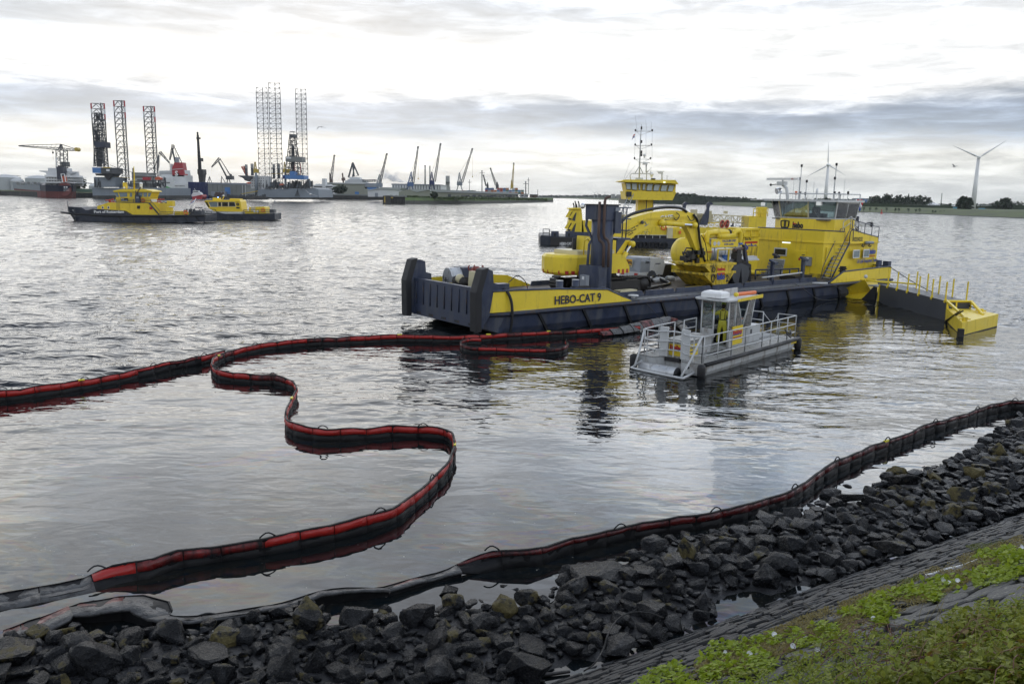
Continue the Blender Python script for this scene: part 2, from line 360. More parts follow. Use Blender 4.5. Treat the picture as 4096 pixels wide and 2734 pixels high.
me = bpy.data.meshes.new('water'); me.vertices.add(nr*nc); me.vertices.foreach_set('co', np.stack([Xg, Yg, Zg], -1).ravel().astype(np.float32))
me.loops.add(len(fc)*4); me.loops.foreach_set('vertex_index', fc.ravel().astype(np.int32)); me.polygons.add(len(fc)); me.polygons.foreach_set('loop_start', (np.arange(len(fc))*4).astype(np.int32))
me.polygons.foreach_set('use_smooth', np.ones(len(fc), bool)); me.update(calc_edges=True)
at = me.attributes.new('ruffle', 'FLOAT', 'POINT'); at.data.foreach_set('value', ruf.ravel().astype(np.float32))
oil = np.clip(np.where(inside1 | inside2, 1.2-(Rr-12)/45, 0), 0, 1)
at = me.attributes.new('oil', 'FLOAT', 'POINT'); at.data.foreach_set('value', oil.ravel().astype(np.float32))
water = bpy.data.objects.new('water', me); COL.objects.link(water); water['kind'] = 'structure'; water['label'] = 'grey river water, ruffled outside the red boom and smooth with oil inside it'
m = bpy.data.materials.new('river_water'); m.use_nodes = True; t = NT(m.node_tree); m.node_tree.nodes.clear()
geo = t.n('ShaderNodeNewGeometry').outputs['Position']
rf = t.n('ShaderNodeAttribute', attribute_name='ruffle').outputs['Fac']; ol = t.n('ShaderNodeAttribute', attribute_name='oil').outputs['Fac']
mp = t.n('ShaderNodeMapping', {0: geo}); mp.inputs['Scale'].default_value = (.75, 1.5, 1); mp.inputs['Rotation'].default_value = (0, 0, .25)
h1 = t.noise(mp.outputs[0], 1.9, 1.6, .45, .5); h2 = t.noise(mp.outputs[0], .6, 2, .5, .8); mp3 = t.n('ShaderNodeMapping', {0: geo}); mp3.inputs['Scale'].default_value = (.42, .085, 1); h3 = t.noise(mp3.outputs[0], 1.5, 5, .65, .3)
sw = t.n('ShaderNodeMapping', {0: geo}); sw.inputs['Scale'].default_value = (.35, .8, 1)
swirl = t.noise(sw.outputs[0], .55, 6, .6, 1.8); sw2 = t.noise(sw.outputs[0], 2.3, 7, .65, 2.6)
b1 = t.n('ShaderNodeBump', {'Height': h1, 'Strength': t.m('ADD', t.m('MULTIPLY', rf, 1.0), .002), 'Distance': .11})
b2_ = t.n('ShaderNodeBump', {'Height': h2, 'Strength': t.m('ADD', t.m('MULTIPLY', rf, .6), .012), 'Distance': .22, 'Normal': b1.outputs[0]})
film = t.m('MULTIPLY', ol, t.ramp(swirl, [(.38, 0.), (.62, 1.)]))
base = t.mix(film, (.005, .007, .008, 1), t.ramp(sw2, [(.3, (.004, .006, .009)), (.47, (.016, .015, .012)), (.60, (.004, .009, .014)), (.75, (.020, .019, .018))]))
# thin foam specks and strings drifting on the film
vo = t.n('ShaderNodeTexVoronoi', {'Vector': geo, 'Scale': 9.}, feature='F1').outputs['Distance']
strings = t.ramp(t.m('ABSOLUTE', t.m('SUBTRACT', swirl, .52)), [(0, 1.), (.012, .8), (.03, 0.)])
speck = t.m('MULTIPLY', t.m('MULTIPLY', t.ramp(vo, [(0, 1.), (.10, 1.), (.16, 0.)]), strings), t.m('MULTIPLY', ol, t.ramp(sw2, [(.5, 0.), (.6, 1.)])))
base = t.mix(t.m('MULTIPLY', speck, .8), base, (.34, .33, .28, 1))
dist_ = t.n('ShaderNodeVectorMath', {0: geo}, operation='LENGTH').outputs['Value']
far_r_ = t.m('MULTIPLY', t.maprange(dist_, 60., 420., 0., 1.), .09)
rgh = t.m('ADD', far_r_, t.m('ADD', t.m('ADD', .008, t.m('MULTIPLY', film, .012)), t.m('MULTIPLY', rf, .005)))
b3_ = t.n('ShaderNodeBump', {'Height': h3, 'Strength': t.maprange(dist_, 55., 200., 0., .75), 'Distance': .8, 'Normal': b2_.outputs[0]})
pb = t.n('ShaderNodeBsdfPrincipled', {'Base Color': base, 'Roughness': rgh, 'IOR': t.m('ADD', 1.38, t.m('MULTIPLY', ol, t.m('ADD', .06, t.m('MULTIPLY', film, .08)))), 'Normal': b3_.outputs[0], 'Thin Film Thickness': t.m('MULTIPLY', ol, t.m('MULTIPLY', t.ramp(swirl, [(.36, .0), (.5, .45), (.66, 1.)]), t.m('ADD', 120., t.m('MULTIPLY', sw2, 520.)))), 'Thin Film IOR': 1.46})
t.n('ShaderNodeOutputMaterial', {0: pb.outputs[0]}); me.materials.append(m)

# ---------------------------------------------------------------- near shore: bank of rock and the stone-pitched dike
def sdist(x, y): return nD[0]*x+nD[1]*y-D0          # metres out from the toe of the dike
SL = .56
POOLS = [[(2850, 2420), (2900, 2385), (3000, 2365), (3060, 2380), (3160, 2385), (3180, 2350), (3230, 2335), (3260, 2360), (3350, 2360), (3163, 2435), (3000, 2495), (2940, 2525), (2890, 2460)],
         [(2770, 2515), (2820, 2490), (2850, 2505), (2845, 2560), (2790, 2560)],
         [(2150, 2740), (2180, 2690), (2300, 2650), (2430, 2655), (2520, 2680), (2242, 2780)], [(690, 2500), (760, 2480), (770, 2520), (740, 2560), (700, 2545)],
         [(1300, 2540), (1420, 2440), (1560, 2420), (1590, 2400), (1440, 2410), (1350, 2490)]]
poolw = [[tuple(onz(x, y, .0)[:2]) for x, y in p] for p in POOLS]
UP_PX = [(-200, 2560), (0, 2535), (300, 2515), (600, 2515), (870, 2500), (1150, 2440), (1230, 2400), (1300, 2470), (1400, 2470), (1600, 2450), (1800, 2420), (2000, 2400), (2180, 2410), (2260, 2280), (2450, 2250), (2660, 2160), (2900, 2120), (3060, 2090),
         (3200, 2040), (3300, 2010), (3450, 1985), (3560, 1900), (3700, 1885), (3800, 1845), (3900, 1795), (4000, 1715), (4096, 1690), (4300, 1600)]
upw = [onz(x, y, .1)[:2] for x, y in UP_PX]
band = [tuple(p) for p in upw]+[tuple(np.array(upw[-1])*0+tD*40+nD*D0)]+[tuple(tD*-14+nD*D0)]
def ground_z(X, Y):
    s = sdist(X, Y); inb = inpoly(X, Y, band)
    mound = .09*np.sin(np.clip(s/2.6, 0, 1)*math.pi/1.6)+.03
    z = np.where(inb, mound, -.22-.1*np.clip(s-3, 0, 5))
    for p in poolw: z = np.where(inpoly(X, Y, p), -.12, z)
    return z
g1 = np.arange(-16, 42, .14); g2 = np.arange(-.3, 9, .14); T_, S_ = np.meshgrid(g1, g2)
Xs = tD[0]*T_+nD[0]*(S_+D0); Ys = tD[1]*T_+nD[1]*(S_+D0); Zs = ground_z(Xs, Ys)
for _ in range(3): Zs[1:-1, 1:-1] = (Zs[1:-1, 1:-1]*2+Zs[:-2, 1:-1]+Zs[2:, 1:-1]+Zs[1:-1, :-2]+Zs[1:-1, 2:])/6
Zs += rng.normal(0, .016, Zs.shape)
def gridmesh(name, X, Y, Z, m, smooth=True):
    nr, nc = X.shape; idx = np.arange(nr*nc).reshape(nr, nc)
    fc = np.stack([idx[:-1, :-1], idx[:-1, 1:], idx[1:, 1:], idx[1:, :-1]], -1).reshape(-1, 4)
    me = bpy.data.meshes.new(name); me.from_pydata(np.stack([X, Y, Z], -1).reshape(-1, 3).tolist(), [], fc.tolist())
    for p in me.polygons: p.use_smooth = smooth
    o = bpy.data.objects.new(name, me); COL.objects.link(o); me.materials.append(m); o['kind'] = 'structure'; return o
M.mudst = mat('oily_gravel', (.016, .016, .018), .30, var=.6, scale=9, bump=1., bscale=30)
gridmesh('shore_bed', Xs, Ys, Zs, M.mudst)['label'] = 'black oily gravel and mud between the rocks'
def rock_mat():
    m = bpy.data.materials.new('wet_rock'); m.use_nodes = True; t = NT(m.node_tree); m.node_tree.nodes.clear()
    tc = t.n('ShaderNodeTexCoord').outputs['Object']; oi = t.n('ShaderNodeObjectInfo')
    off = t.n('ShaderNodeVectorMath', {0: tc, 1: t.comb(t.m('MULTIPLY', oi.outputs['Random'], 40.), 2., 3.)}, operation='ADD').outputs[0]
    n = t.noise(off, 2.2, 6, .65); n2 = t.noise(off, 7, 6, .7); n3 = t.noise(off, 1.1, 5, .6)
    dark = t.ramp(n, [(.3, (.002, .0022, .003)), (.55, (.005, .0056, .0075)), (.68, (.017, .0185, .022)), (.82, (.05, .051, .054))])
    lich = t.ramp(n2, [(.3, (.05, .038, .014)), (.55, (.13, .105, .035)), (.8, (.24, .21, .11))])
    a = t.n('ShaderNodeAttribute', attribute_name='lichen', attribute_type='OBJECT').outputs['Fac']
    f = t.ramp(t.m('ADD', n3, t.m('MULTIPLY', t.m('SUBTRACT', a, .5), .42)), [(.53, 0.), (.63, .85)])
    c = t.mix(f, dark, lich)
    wet = t.ramp(n2, [(.35, .13), (.65, .36)])
    b = t.n('ShaderNodeBsdfPrincipled', {'Base Color': c, 'Roughness': t.mix(f, wet, (.7, .7, .7, 1)), 'Specular IOR Level': .27})
    bn = t.n('ShaderNodeBump', {'Height': t.noise(off, 7, 9, .72), 'Strength': .8, 'Distance': .06}); t.t.links.new(bn.outputs[0], b.inputs['Normal'])
    t.n('ShaderNodeOutputMaterial', {0: b.outputs[0]}); return m
M.rock = rock_mat()
SHAPES = ['angular', 'blocky', 'rounded', 'wedge-shaped', 'slabby', 'pointed', 'blunt', 'long']
def rock_mesh(seed, shape):
    r = random.Random(seed); bm = bmesh.new()
    sc = {'angular': (1, .85, .75), 'blocky': (1, .9, .8), 'rounded': (1, .9, .8), 'wedge-shaped': (1, .8, .7), 'slabby': (1.15, .9, .42), 'pointed': (.85, .85, 1.05), 'blunt': (1, .8, .62), 'long': (1.5, .55, .5)}[shape]
    n = {'rounded': 46, 'angular': 17, 'wedge-shaped': 15, 'pointed': 20}.get(shape, 21)
    for _ in range(n):
        v = Vector((r.gauss(0, 1), r.gauss(0, 1), r.gauss(0, 1))).normalized()
        if shape in ('blocky', 'slabby', 'long'): v = Vector([math.copysign(abs(c)**.5, c) for c in v])*.8
        if shape == 'pointed' and v.z > .45: v = Vector((v.x*.45, v.y*.45, v.z*1.1))
        k = r.uniform(.85, 1.08); bm.verts.new((v.x*sc[0]*k, v.y*sc[1]*k, v.z*sc[2]*k))
    res = bmesh.ops.convex_hull(bm, input=bm.verts)
    bmesh.ops.delete(bm, geom=[g for g in res['geom_interior'] if isinstance(g, bmesh.types.BMVert)], context='VERTS')
    bmesh.ops.bevel(bm, geom=bm.edges[:], offset=.06 if shape != 'rounded' else .10, segments=1, affect='EDGES', profile=.6, clamp_overlap=True)
    bmesh.ops.triangulate(bm, faces=bm.faces); bmesh.ops.subdivide_edges(bm, edges=[e for e in bm.edges if e.calc_length() > .35], cuts=2, use_grid_fill=True)
    off = Vector((seed*3.1, 1.7, 0))
    for v in bm.verts:
        n_ = mnoise.noise(v.co*1.7+off)*.13+mnoise.noise(v.co*4.5+off)*.06; v.co += v.co.normalized()*n_
    bmesh.ops.recalc_face_normals(bm, faces=bm.faces)
    me = bpy.data.meshes.new('rock'); bm.to_mesh(me); bm.free(); me.materials.append(M.rock)
    for p in me.polygons: p.use_smooth = False
    return me
PROTO = [(s, rock_mesh(i*11+j, s)) for i, s in enumerate(SHAPES) for j in range(3)]
def projpx(p):
    v = np.array(p, float)-CAM; w = v@FWD; return PCX+FOC*(v@RT)/w, PCY-FOC*(v@UP)/w, w
rocks = []; cellz = {}
def try_place(x, y, r, f=.86):
    cx, cy = int(x//.9), int(y//.9)
    for i in (-1, 0, 1):
        for j in (-1, 0, 1):
            for (qx, qy, qr) in cellz.get((cx+i, cy+j), ()):
                if (qx-x)**2+(qy-y)**2 < (f*(qr+r)*.70)**2: return False
    cellz.setdefault((cx, cy), []).append((x, y, r)); return True
special = [(1232, 2490, .36, 'pointed', .62), (690, 2545, .30, 'angular', .3), (900, 2560, .27, 'blunt', .75), (380, 2660, .36, 'rounded', .1), (2395, 2300, .58, 'slabby', .2), (2745, 2215, .30, 'pointed', .8),
           (3600, 1935, .42, 'long', .1), (3555, 2195, .42, 'long', .35), (3120, 2265, .34, 'rounded', .1), (2885, 2560, .24, 'blocky', .1), (1530, 2420, .16, 'blunt', .9), (2020, 2440, .24, 'rounded', .95), (2860, 2150, .2, 'long', .2),
           (3400, 2000, .3, 'long', .1), (3330, 1580+380, .28, 'blunt', .1), (1760, 2690, .33, 'blunt', .1), (2110, 2680, .36, 'blocky', .1), (2480, 2570, .3, 'blunt', .05), (60, 2630, .36, 'angular', .45), (520, 2560, .3, 'wedge-shaped', .4)]
for px, py, r, sh, li in special:
    q = onz(px, py, .15); try_place(q[0], q[1], r, .5); rocks.append((q[0], q[1], r, sh, li, True))
for r0, r1, tries in ((.23, .32, 800), (.155, .23, 3800), (.10, .155, 10000), (.05, .10, 18000)):
    for _ in range(tries):
        tt = R.uniform(-14, 36); s_ = R.uniform(.05, 7.5); x, y = tD[0]*tt+nD[0]*(s_+D0), tD[1]*tt+nD[1]*(s_+D0)
        if not inpoly(np.array(x), np.array(y), band): continue
        px, py, w_ = projpx((x, y, .1))
        if not (-150 < px < 4300 and py < 2860): continue
        r = R.uniform(r0, r1)
        if any(inpoly(np.array([x, x+r, x-r, x, x]), np.array([y, y, y, y+r, y-r]), p).any() for p in poolw): continue
        # fewer large stones on the gravelly stretch behind the mound
        if r > .2 and 2500 < px < 3300 and s_ < 1.0 and R.random() < .6: continue
        if try_place(x, y, r): rocks.append((x, y, r, None, None, False))
# a few stones standing in the water off the bank
for px, py, r in ((2020, 2330, .12), (2060, 2345, .10), (3390, 1937, .13), (3560, 1945, .11), (3700, 1860, .1), (3720, 1873, .1), (4075, 1655, .2), (3935, 1715, .09), (1540, 2425, .14), (1800, 2352, .2), (3095, 2060, .16), (3210, 2010, .09), (3060, 2075, .2)):
    q = onz(px, py, .05); rocks.append((q[0], q[1], r, None, .1, False))
def rdist(k): q = rocks[k]; return q[2]/math.hypot(q[0], q[1])
px_of = [projpx((q[0], q[1], .15)) for q in rocks]
inview = [k for k in range(len(rocks)) if -60 < px_of[k][0] < 4150 and px_of[k][1] < 2790]
big = set(sorted(inview, key=lambda k: -rdist(k))[:296])
MARKS = [((1232, 2450), 'tall boulder splitting the shore boom'), ((380, 2660), 'big smooth round boulder'), ((2395, 2290), 'broad flat slab'), ((3040, 2430), 'pool at the stone slope foot'), ((2300, 2700), 'puddle with driftwood'),
         ((520, 2480), 'silvery flattened boom'), ((60, 2640), 'beached boom end'), ((2745, 2200), 'pale peaked rock'), ((3600, 1935), 'leaning long stone'), ((3900, 1850), 'far yellowish rocks'), ((3700, 2120), 'far part of the slope'),
         ((2020, 2430), 'round yellow-topped rock'), ((1500, 2640), 'middle of the rock bank'), ((2600, 2480), 'oily gravel behind the bank'), ((3300, 2200), 'long stone by the slope'), ((1650, 2450), 'narrow water gap'), ((700, 2700), 'lower edge of the bank')]
rm = random.Random(3); rest = MB(); ridx = 0
for k, (x, y, r, sh, li, sp) in enumerate(rocks):
    cand = [p for p in PROTO if p[0] == sh] if sh else [p for p in PROTO if p[0] not in ('pointed', 'long') or rm.random() < .3]
    shp, me = rm.choice(cand)
    gz = float(ground_z(np.array(x), np.array(y))); px, py, _ = px_of[k]
    if li is None: li = max(0, min(1, rm.gauss(.17, .2)+(.35 if px > 3500 and py < 2050 else 0)+(.12 if sdist(x, y) > 2 else 0)))
    mat_ = (Matrix.Translation((x, y, max(gz, -.05)+r*(.22 if not sp else .3))) @ Matrix.Rotation(rm.uniform(0, 6.28), 4, 'Z') @ Matrix.Rotation(rm.gauss(0, .35), 4, 'X') @ Matrix.Diagonal((r*rm.uniform(.95, 1.2), r*rm.uniform(.85, 1.1), r*rm.uniform(.8, 1.05), 1)))
    if sp and shp == 'long': mat_ = Matrix.Translation((x, y, gz+r*.35)) @ Matrix.Rotation(rm.uniform(1.5, 2.2), 4, 'Z') @ Matrix.Rotation(.35, 4, 'Y') @ Matrix.Diagonal((r*1.15, r*.85, r*.8, 1))
    if sp and shp == 'slabby': mat_ = Matrix.Translation((x, y, gz+r*.18)) @ Matrix.Rotation(.2, 4, 'Z') @ Matrix.Diagonal((r*1.1, r*.85, r*.55, 1))
    if k in big:
        o = bpy.data.objects.new('rock', me); COL.objects.link(o); o.matrix_world = mat_; o['lichen'] = float(li)
        mk = min(MARKS, key=lambda a: (a[0][0]-px)**2+(1.7*(a[0][1]-py))**2); dx_, dy_ = px-mk[0][0], py-mk[0][1]; dd = math.hypot(dx_, dy_)
        col = 'yellow-crusted' if li > .6 else 'yellow-flecked' if li > .36 else 'oily black' if li < .12 else 'dark grey'
        siz = 'big' if r > .27 else 'mid-sized' if r > .18 else 'small'
        hx = '' if dd < 110 else 'close ' if dd < 190 else 'further '
        side = 'touching' if dd < 45 else hx+('inland of' if dy_ > abs(dx_)*.5 else 'riverward of' if -dy_ > abs(dx_)*.5 else 'before' if dx_ < 0 else 'past')
        tag(o, f"{siz} {col} {shp} rock {side} the {mk[1]}", 'rock', 'rocks of the shore bank')
    else:
        o_ = len(rest.v); mv = [mat_ @ v.co for v in me.vertices]
        rest.add(mv, [tuple(p.vertices) for p in me.polygons])
o = rest.build('rocks', M.rock, smooth=False, kind='stuff'); o['label'] = 'smaller dark rocks filling the gaps of the shore bank'; o['lichen'] = .25
tag(o, None, 'rocks')
# large label pass: number of identical labels is reduced by naming the shape of the neighbour
labs = {}
for o in COL.objects:
    if o.get('category') == 'rock': labs.setdefault(o['label'], []).append(o)

for v_ in labs.values():
    if len(v_) > 1:
        v_.sort(key=lambda o_: -o_.scale[0])
        for o_, w_ in zip(v_, ('largest', 'smaller', 'smallest') if len(v_) > 2 else ('larger', 'smaller')): o_['label'] = o_['label'].replace(' rock ', ' rock, ' + w_ + ', ')
# stone-pitched dike
M.stone = mat('dike_stone', (.036, .036, .036), .55, var=.45, scale=4, bump=.8, bscale=14, dirt=(.16, .15, .12), dscale=(6, 6, 6), damt=.25)
M.stonew = mat('oil_wetted_dike_stone', (.012, .0125, .014), .38, var=.45, scale=5, bump=.8, bscale=14, dirt=(.10, .10, .10), dscale=(7, 7, 7), damt=.2)
M.stonel = mat('pale_dike_stone', (.085, .083, .080), .7, var=.3, scale=4, bump=.8, bscale=14, dirt=(.26, .25, .20), dscale=(6, 6, 6), damt=.3)
M.moss = mat('moss_and_dry_grass', (.13, .115, .035), .95, var=.5, scale=6, bump=1., bscale=25)
M.joint = mat('soil_in_the_joints', (.03, .027, .02), .95, var=.5, scale=8, bump=1., bscale=25)
def dike_pt(tt, up, h=0.):      # tt along the toe, up = metres up the slope
    c, s_ = 1/math.hypot(1, SL), SL/math.hypot(1, SL)
    d = D0-up*c; n3 = Vector((nD[0]*s_, nD[1]*s_, c))
    return Vector((tD[0]*tt+nD[0]*d, tD[1]*tt+nD[1]*d, .02+up*s_))+n3*h
tt = np.arange(-16, 44, .5); uu = np.arange(-.6, 9.4, .25); TT, UU = np.meshgrid(tt, uu)
P = np.array([[dike_pt(a, b, -.03) for a in tt] for b in uu])
dike = gridmesh('dike_slope', P[..., 0], P[..., 1], P[..., 2], M.joint); dike['label'] = 'sloping dike paved with dark flat stones'
dike_stones = []; rs = random.Random(12); u0 = -.15; row = 0
DPROTO = {}
def stone_mesh(seed, m):
    r = random.Random(seed); n = r.choice([5, 6, 7]); bm = bmesh.new(); pts = []
    for i in range(n):
        a = 2*math.pi*i/n+r.uniform(-.2, .2); c, s_ = math.cos(a), math.sin(a)
        pts.append((math.copysign(abs(c)**.75, c)*.5*r.uniform(.88, 1.02), math.copysign(abs(s_)**.75, s_)*.5*r.uniform(.85, 1.02)))
    lo = [bm.verts.new((x, y, -1)) for x, y in pts]; mid = [bm.verts.new((x, y, .55+r.uniform(-.15, .1))) for x, y in pts]; tz = (r.uniform(-.3, .3), r.uniform(-.3, .3))
    hi = [bm.verts.new((x*.93, y*.90, 1+x*tz[0]+y*tz[1])) for x, y in pts]
    for i in range(n):
        j = (i+1) % n; bm.faces.new((lo[i], lo[j], mid[j], mid[i])); bm.faces.new((mid[i], mid[j], hi[j], hi[i]))
    c = bm.verts.new((r.uniform(-.1, .1), r.uniform(-.1, .1), 1.04)); [bm.faces.new((hi[i], hi[(i+1) % n], c)) for i in range(n)]
    me = bpy.data.meshes.new('stone'); bm.to_mesh(me); bm.free(); me.materials.append(m); return me
for key, m_ in (('w', M.stonew), ('m', M.stone), ('l', M.stonel)): DPROTO[key] = [stone_mesh(i*7+len(key), m_) for i in range(8)]
while u0 < 7.5:
    hrow = rs.uniform(.12, .22) if u0 < 2.6 else rs.uniform(.26, .42); t0 = -12+rs.random()
    while t0 < 34:
        w_ = rs.choice((.18, .26, .38, .6))*rs.uniform(.8, 1.2) if u0 < 2.6 else rs.uniform(.5, 1.1)
        dike_stones.append((t0+w_/2, u0+hrow/2+rs.uniform(-.05, .05)+.16*mnoise.noise(Vector((t0*.55, u0*.5, 4.))), w_*rs.uniform(.96, 1.12), hrow*rs.uniform(.85, 1.25), rs.uniform(.010, .036))); t0 += w_
    u0 += hrow
dike_stones = [q for q in dike_stones if (lambda v: -80 < v[0] < 4200 and v[1] < 2830 and v[2] > 1.5)(projpx(dike_pt(q[0], q[1])))]
def sh_(q): p_ = dike_pt(q[0], q[1]); return -q[2]*q[3]/((p_-Vector(CAM)).length**2)
dike_stones.sort(key=sh_); left = {'w': MB(), 'm': MB(), 'l': MB()}
nrm = Vector((nD[0]*SL, nD[1]*SL, 1)).normalized(); tx = Vector((tD[0], tD[1], 0)); ty = nrm.cross(tx)
for i, (a, b, w_, h_, th_) in enumerate(dike_stones):
    key = 'w' if b < 1.5+rs.gauss(0, .12) else 'm' if b < 2.9+rs.gauss(0, .25) else 'l'
    me = rs.choice(DPROTO[key]); p = dike_pt(a, b, rs.uniform(-.012, .006)); yaw = rs.gauss(0, .11); til = rs.gauss(0, .03)
    x_ = (tx*math.cos(yaw)+ty*math.sin(yaw)+nrm*til).normalized(); y_ = nrm.cross(x_).normalized(); z_ = x_.cross(y_)
    mt = Matrix(((x_.x*w_, y_.x*h_, z_.x*th_, p.x), (x_.y*w_, y_.y*h_, z_.y*th_, p.y), (x_.z*w_, y_.z*h_, z_.z*th_, p.z), (0, 0, 0, 1)))
    if i < 290:
        o = bpy.data.objects.new('stone', me); COL.objects.link(o); o.parent = dike; o.matrix_basis = mt
    else: left[key].add([mt @ v.co for v in me.vertices], [tuple(q.vertices) for q in me.polygons])
for key, m_ in (('w', M.stonew), ('m', M.stone), ('l', M.stonel)):
    if left[key].v: left[key].build('stones', m_, dike, kind='stuff')
# moss and dry grass strips between the stones, then the green growth
def leafmat(name, c0, c1, tr=.35):
    m = bpy.data.materials.new(name); m.use_nodes = True; t = NT(m.node_tree); m.node_tree.nodes.clear()
    geo = t.n('ShaderNodeNewGeometry'); rnd = geo.outputs['Random Per Island']
    n = t.noise(t.n('ShaderNodeTexCoord').outputs['Object'], 2.5, 3)
    c = t.mix(t.m('ADD', t.m('MULTIPLY', rnd, .6), t.m('MULTIPLY', n, .4)), (*c0, 1), (*c1, 1))
    d = t.n('ShaderNodeBsdfPrincipled', {'Base Color': c, 'Roughness': .5, 'Specular IOR Level': .3}).outputs[0]
    tl = t.n('ShaderNodeBsdfTranslucent', {'Color': c}).outputs[0]
    t.n('ShaderNodeOutputMaterial', {0: t.n('ShaderNodeMixShader', {0: tr, 1: d, 2: tl}).outputs[0]}); return m
M.leafy = leafmat('bindweed_leaf', (.17, .25, .015), (.36, .43, .04)); M.leafd = leafmat('bramble_leaf', (.12, .15, .02), (.32, .34, .05)); M.leafr = leafmat('reddish_leaf', (.16, .08, .02), (.20, .20, .03))
M.dry = leafmat('dry_grass', (.20, .16, .05), (.34, .29, .12)); M.stemr = mat('bramble_stem', (.14, .05, .04), .6); M.mossg = leafmat('moss', (.09, .12, .015), (.19, .20, .03), .1)
def dikehit(px, py):
    d = ray(px, py); c, s_ = 1/math.hypot(1, SL), SL/math.hypot(1, SL); n3 = np.array([nD[0]*s_, nD[1]*s_, c]); p0 = np.array(dike_pt(0, 0))
    t_ = ((p0-CAM)@n3)/(d@n3); return Vector(CAM+d*t_)
DN = nrm
def leaf(mb, p, size, yaw, tilt, shape='heart', rnd=random):
    """a folded leaf lifted off the slope"""
    f = (tx*math.cos(yaw)+ty*math.sin(yaw)); s_ = DN.cross(f); up_ = DN*math.cos(tilt)+f*math.sin(tilt)*-1; f2 = (f*math.cos(tilt)+DN*math.sin(tilt)).normalized()
    nn = s_.cross(f2)*-1
    prof = [(0, 0), (.15, .42), (.5, .38), (.8, .16), (1, 0)] if shape == 'heart' else [(0, 0), (.3, .30), (.6, .32), (.85, .17), (1, 0)]
    vs = []; fs = []
    for x, w_ in prof: vs += [p+f2*x*size, p+f2*x*size+s_*w_*size-nn*(-.12*size*(w_ > 0)), p+f2*x*size-s_*w_*size-nn*(-.12*size*(w_ > 0))]
    for k in range(4):
        a = k*3; b = a+3; fs += [(a, b, b+1, a+1) if prof[k][1] or prof[k+1][1] else (a, b, b+1), (a, a+2, b+2, b)]
    mb.add(vs, [tuple(dict.fromkeys(q)) for q in fs])
def cover(name, m, label, cat, polys, n, smin, smax, hmax, seed, shape='heart', parent=None, base=.02):
    r = random.Random(seed); mb = MB(); arr = []
    for poly, dens in polys:
        xs = [q[0] for q in poly]; ys = [q[1] for q in poly]; c = 0; tries = 0
        while c < n*dens and tries < n*dens*30:
            tries += 1; x, y = r.uniform(min(xs), max(xs)), r.uniform(min(ys), max(ys))
            if not inpoly(np.array(x), np.array(y), poly): continue
            nn = mnoise.noise(Vector((x*.011, y*.017, seed)))
            if nn < -.12 and r.random() < .85: continue
            p = dikehit(x, y); h = r.random()**1.6*hmax*(.6+nn)
            leaf(mb, p+DN*(max(h, 0)+base), r.uniform(smin, smax), r.uniform(0, 6.28), r.gauss(.15, .45), shape); c += 1
    o = mb.build(name, m, parent, kind='stuff'); tag(o, label, cat); return o
P1_ = [(1500+0, 2734), (2560, 2700), (2650, 2640), (2800, 2560), (2990, 2560), (3180, 2530), (3340, 2510), (3380, 2560), (3300, 2610), (3120, 2620), (3100, 2680), (2900, 2760), (2400, 2800)]
P1_ = [(2560, 2740), (2640, 2680), (2800, 2640), (2900, 2570), (3050, 2560), (3200, 2520), (3350, 2500), (3400, 2560), (3280, 2600), (3150, 2620), (3100, 2690), (2900, 2780), (2500, 2800)]
P2_ = [(3340, 2470), (3450, 2420), (3560, 2380), (3700, 2330), (3850, 2310), (4000, 2260), (4130, 2200), (4130, 2300), (4000, 2350), (3850, 2370), (3750, 2420), (3600, 2400), (3500, 2470), (3400, 2480)]
P3_ = [(3880, 2240), (4000, 2200), (4120, 2190), (4120, 2300), (3960, 2290)]
P4_ = [(3480, 2470), (3560, 2440), (3600, 2480), (3520, 2520)]
cover('bindweed', M.leafy, 'bright green bindweed creeping over the dike stones', 'bindweed', [(P1_, 1.), (P2_, .75), (P3_, .35), (P4_, .12)], 1900, .045, .10, .10, 4)
P5_ = [(2800, 2800), (2950, 2740), (3200, 2660), (3350, 2560), (3500, 2540), (3700, 2560), (3800, 2480), (3950, 2440), (4130, 2400), (4200, 2800)]
P6_ = [(3650, 2640), (3800, 2500), (4130, 2440), (4200, 2800), (3500, 2800)]
cover('bramble', M.leafd, 'dark green brambles and goosegrass over the top of the dike', 'bramble', [(P5_, .8), (P6_, 1.3)], 2600, .035, .085, .22, 9, 'oval')
cover('low_weeds', M.leafy, 'fine pale green goosegrass mat between bindweed and brambles', 'weeds', [(P5_, 1.)], 12000, .012, .034, .15, 10, 'oval')
cover('bramble_shoots', M.leafr, 'reddish brown young bramble leaves at the frame edge', 'bramble', [(P6_, 1.)], 330, .04, .09, .3, 17, 'oval')
PM = [(2700, 2720), (3000, 2560), (3300, 2440), (3600, 2330), (3850, 2230), (4130, 2130), (4130, 2190), (3900, 2330), (3650, 2440), (3400, 2540), (3100, 2640), (2800, 2760)]
cover('dry_grass', M.dry, 'low straw-coloured grass and moss strip along the middle of the slope', 'grass', [(PM, 1.)], 20000, .014, .042, .012, 21, 'oval', base=.035)
cover('moss', M.mossg, 'yellow-green moss patches on the dark dike stones', 'moss', [([(3860, 2190), (4000, 2160), (4040, 2175), (3920, 2225)], .3), ([(3600, 2330), (3680, 2310), (3700, 2325), (3620, 2345)], .15), ([(3340, 2445), (3460, 2405), (3480, 2420), (3380, 2455)], .2), ([(2800, 2680), (3000, 2600), (3020, 2620), (2850, 2700)], .25)], 7000, .010, .022, .008, 23, 'oval', base=.035)
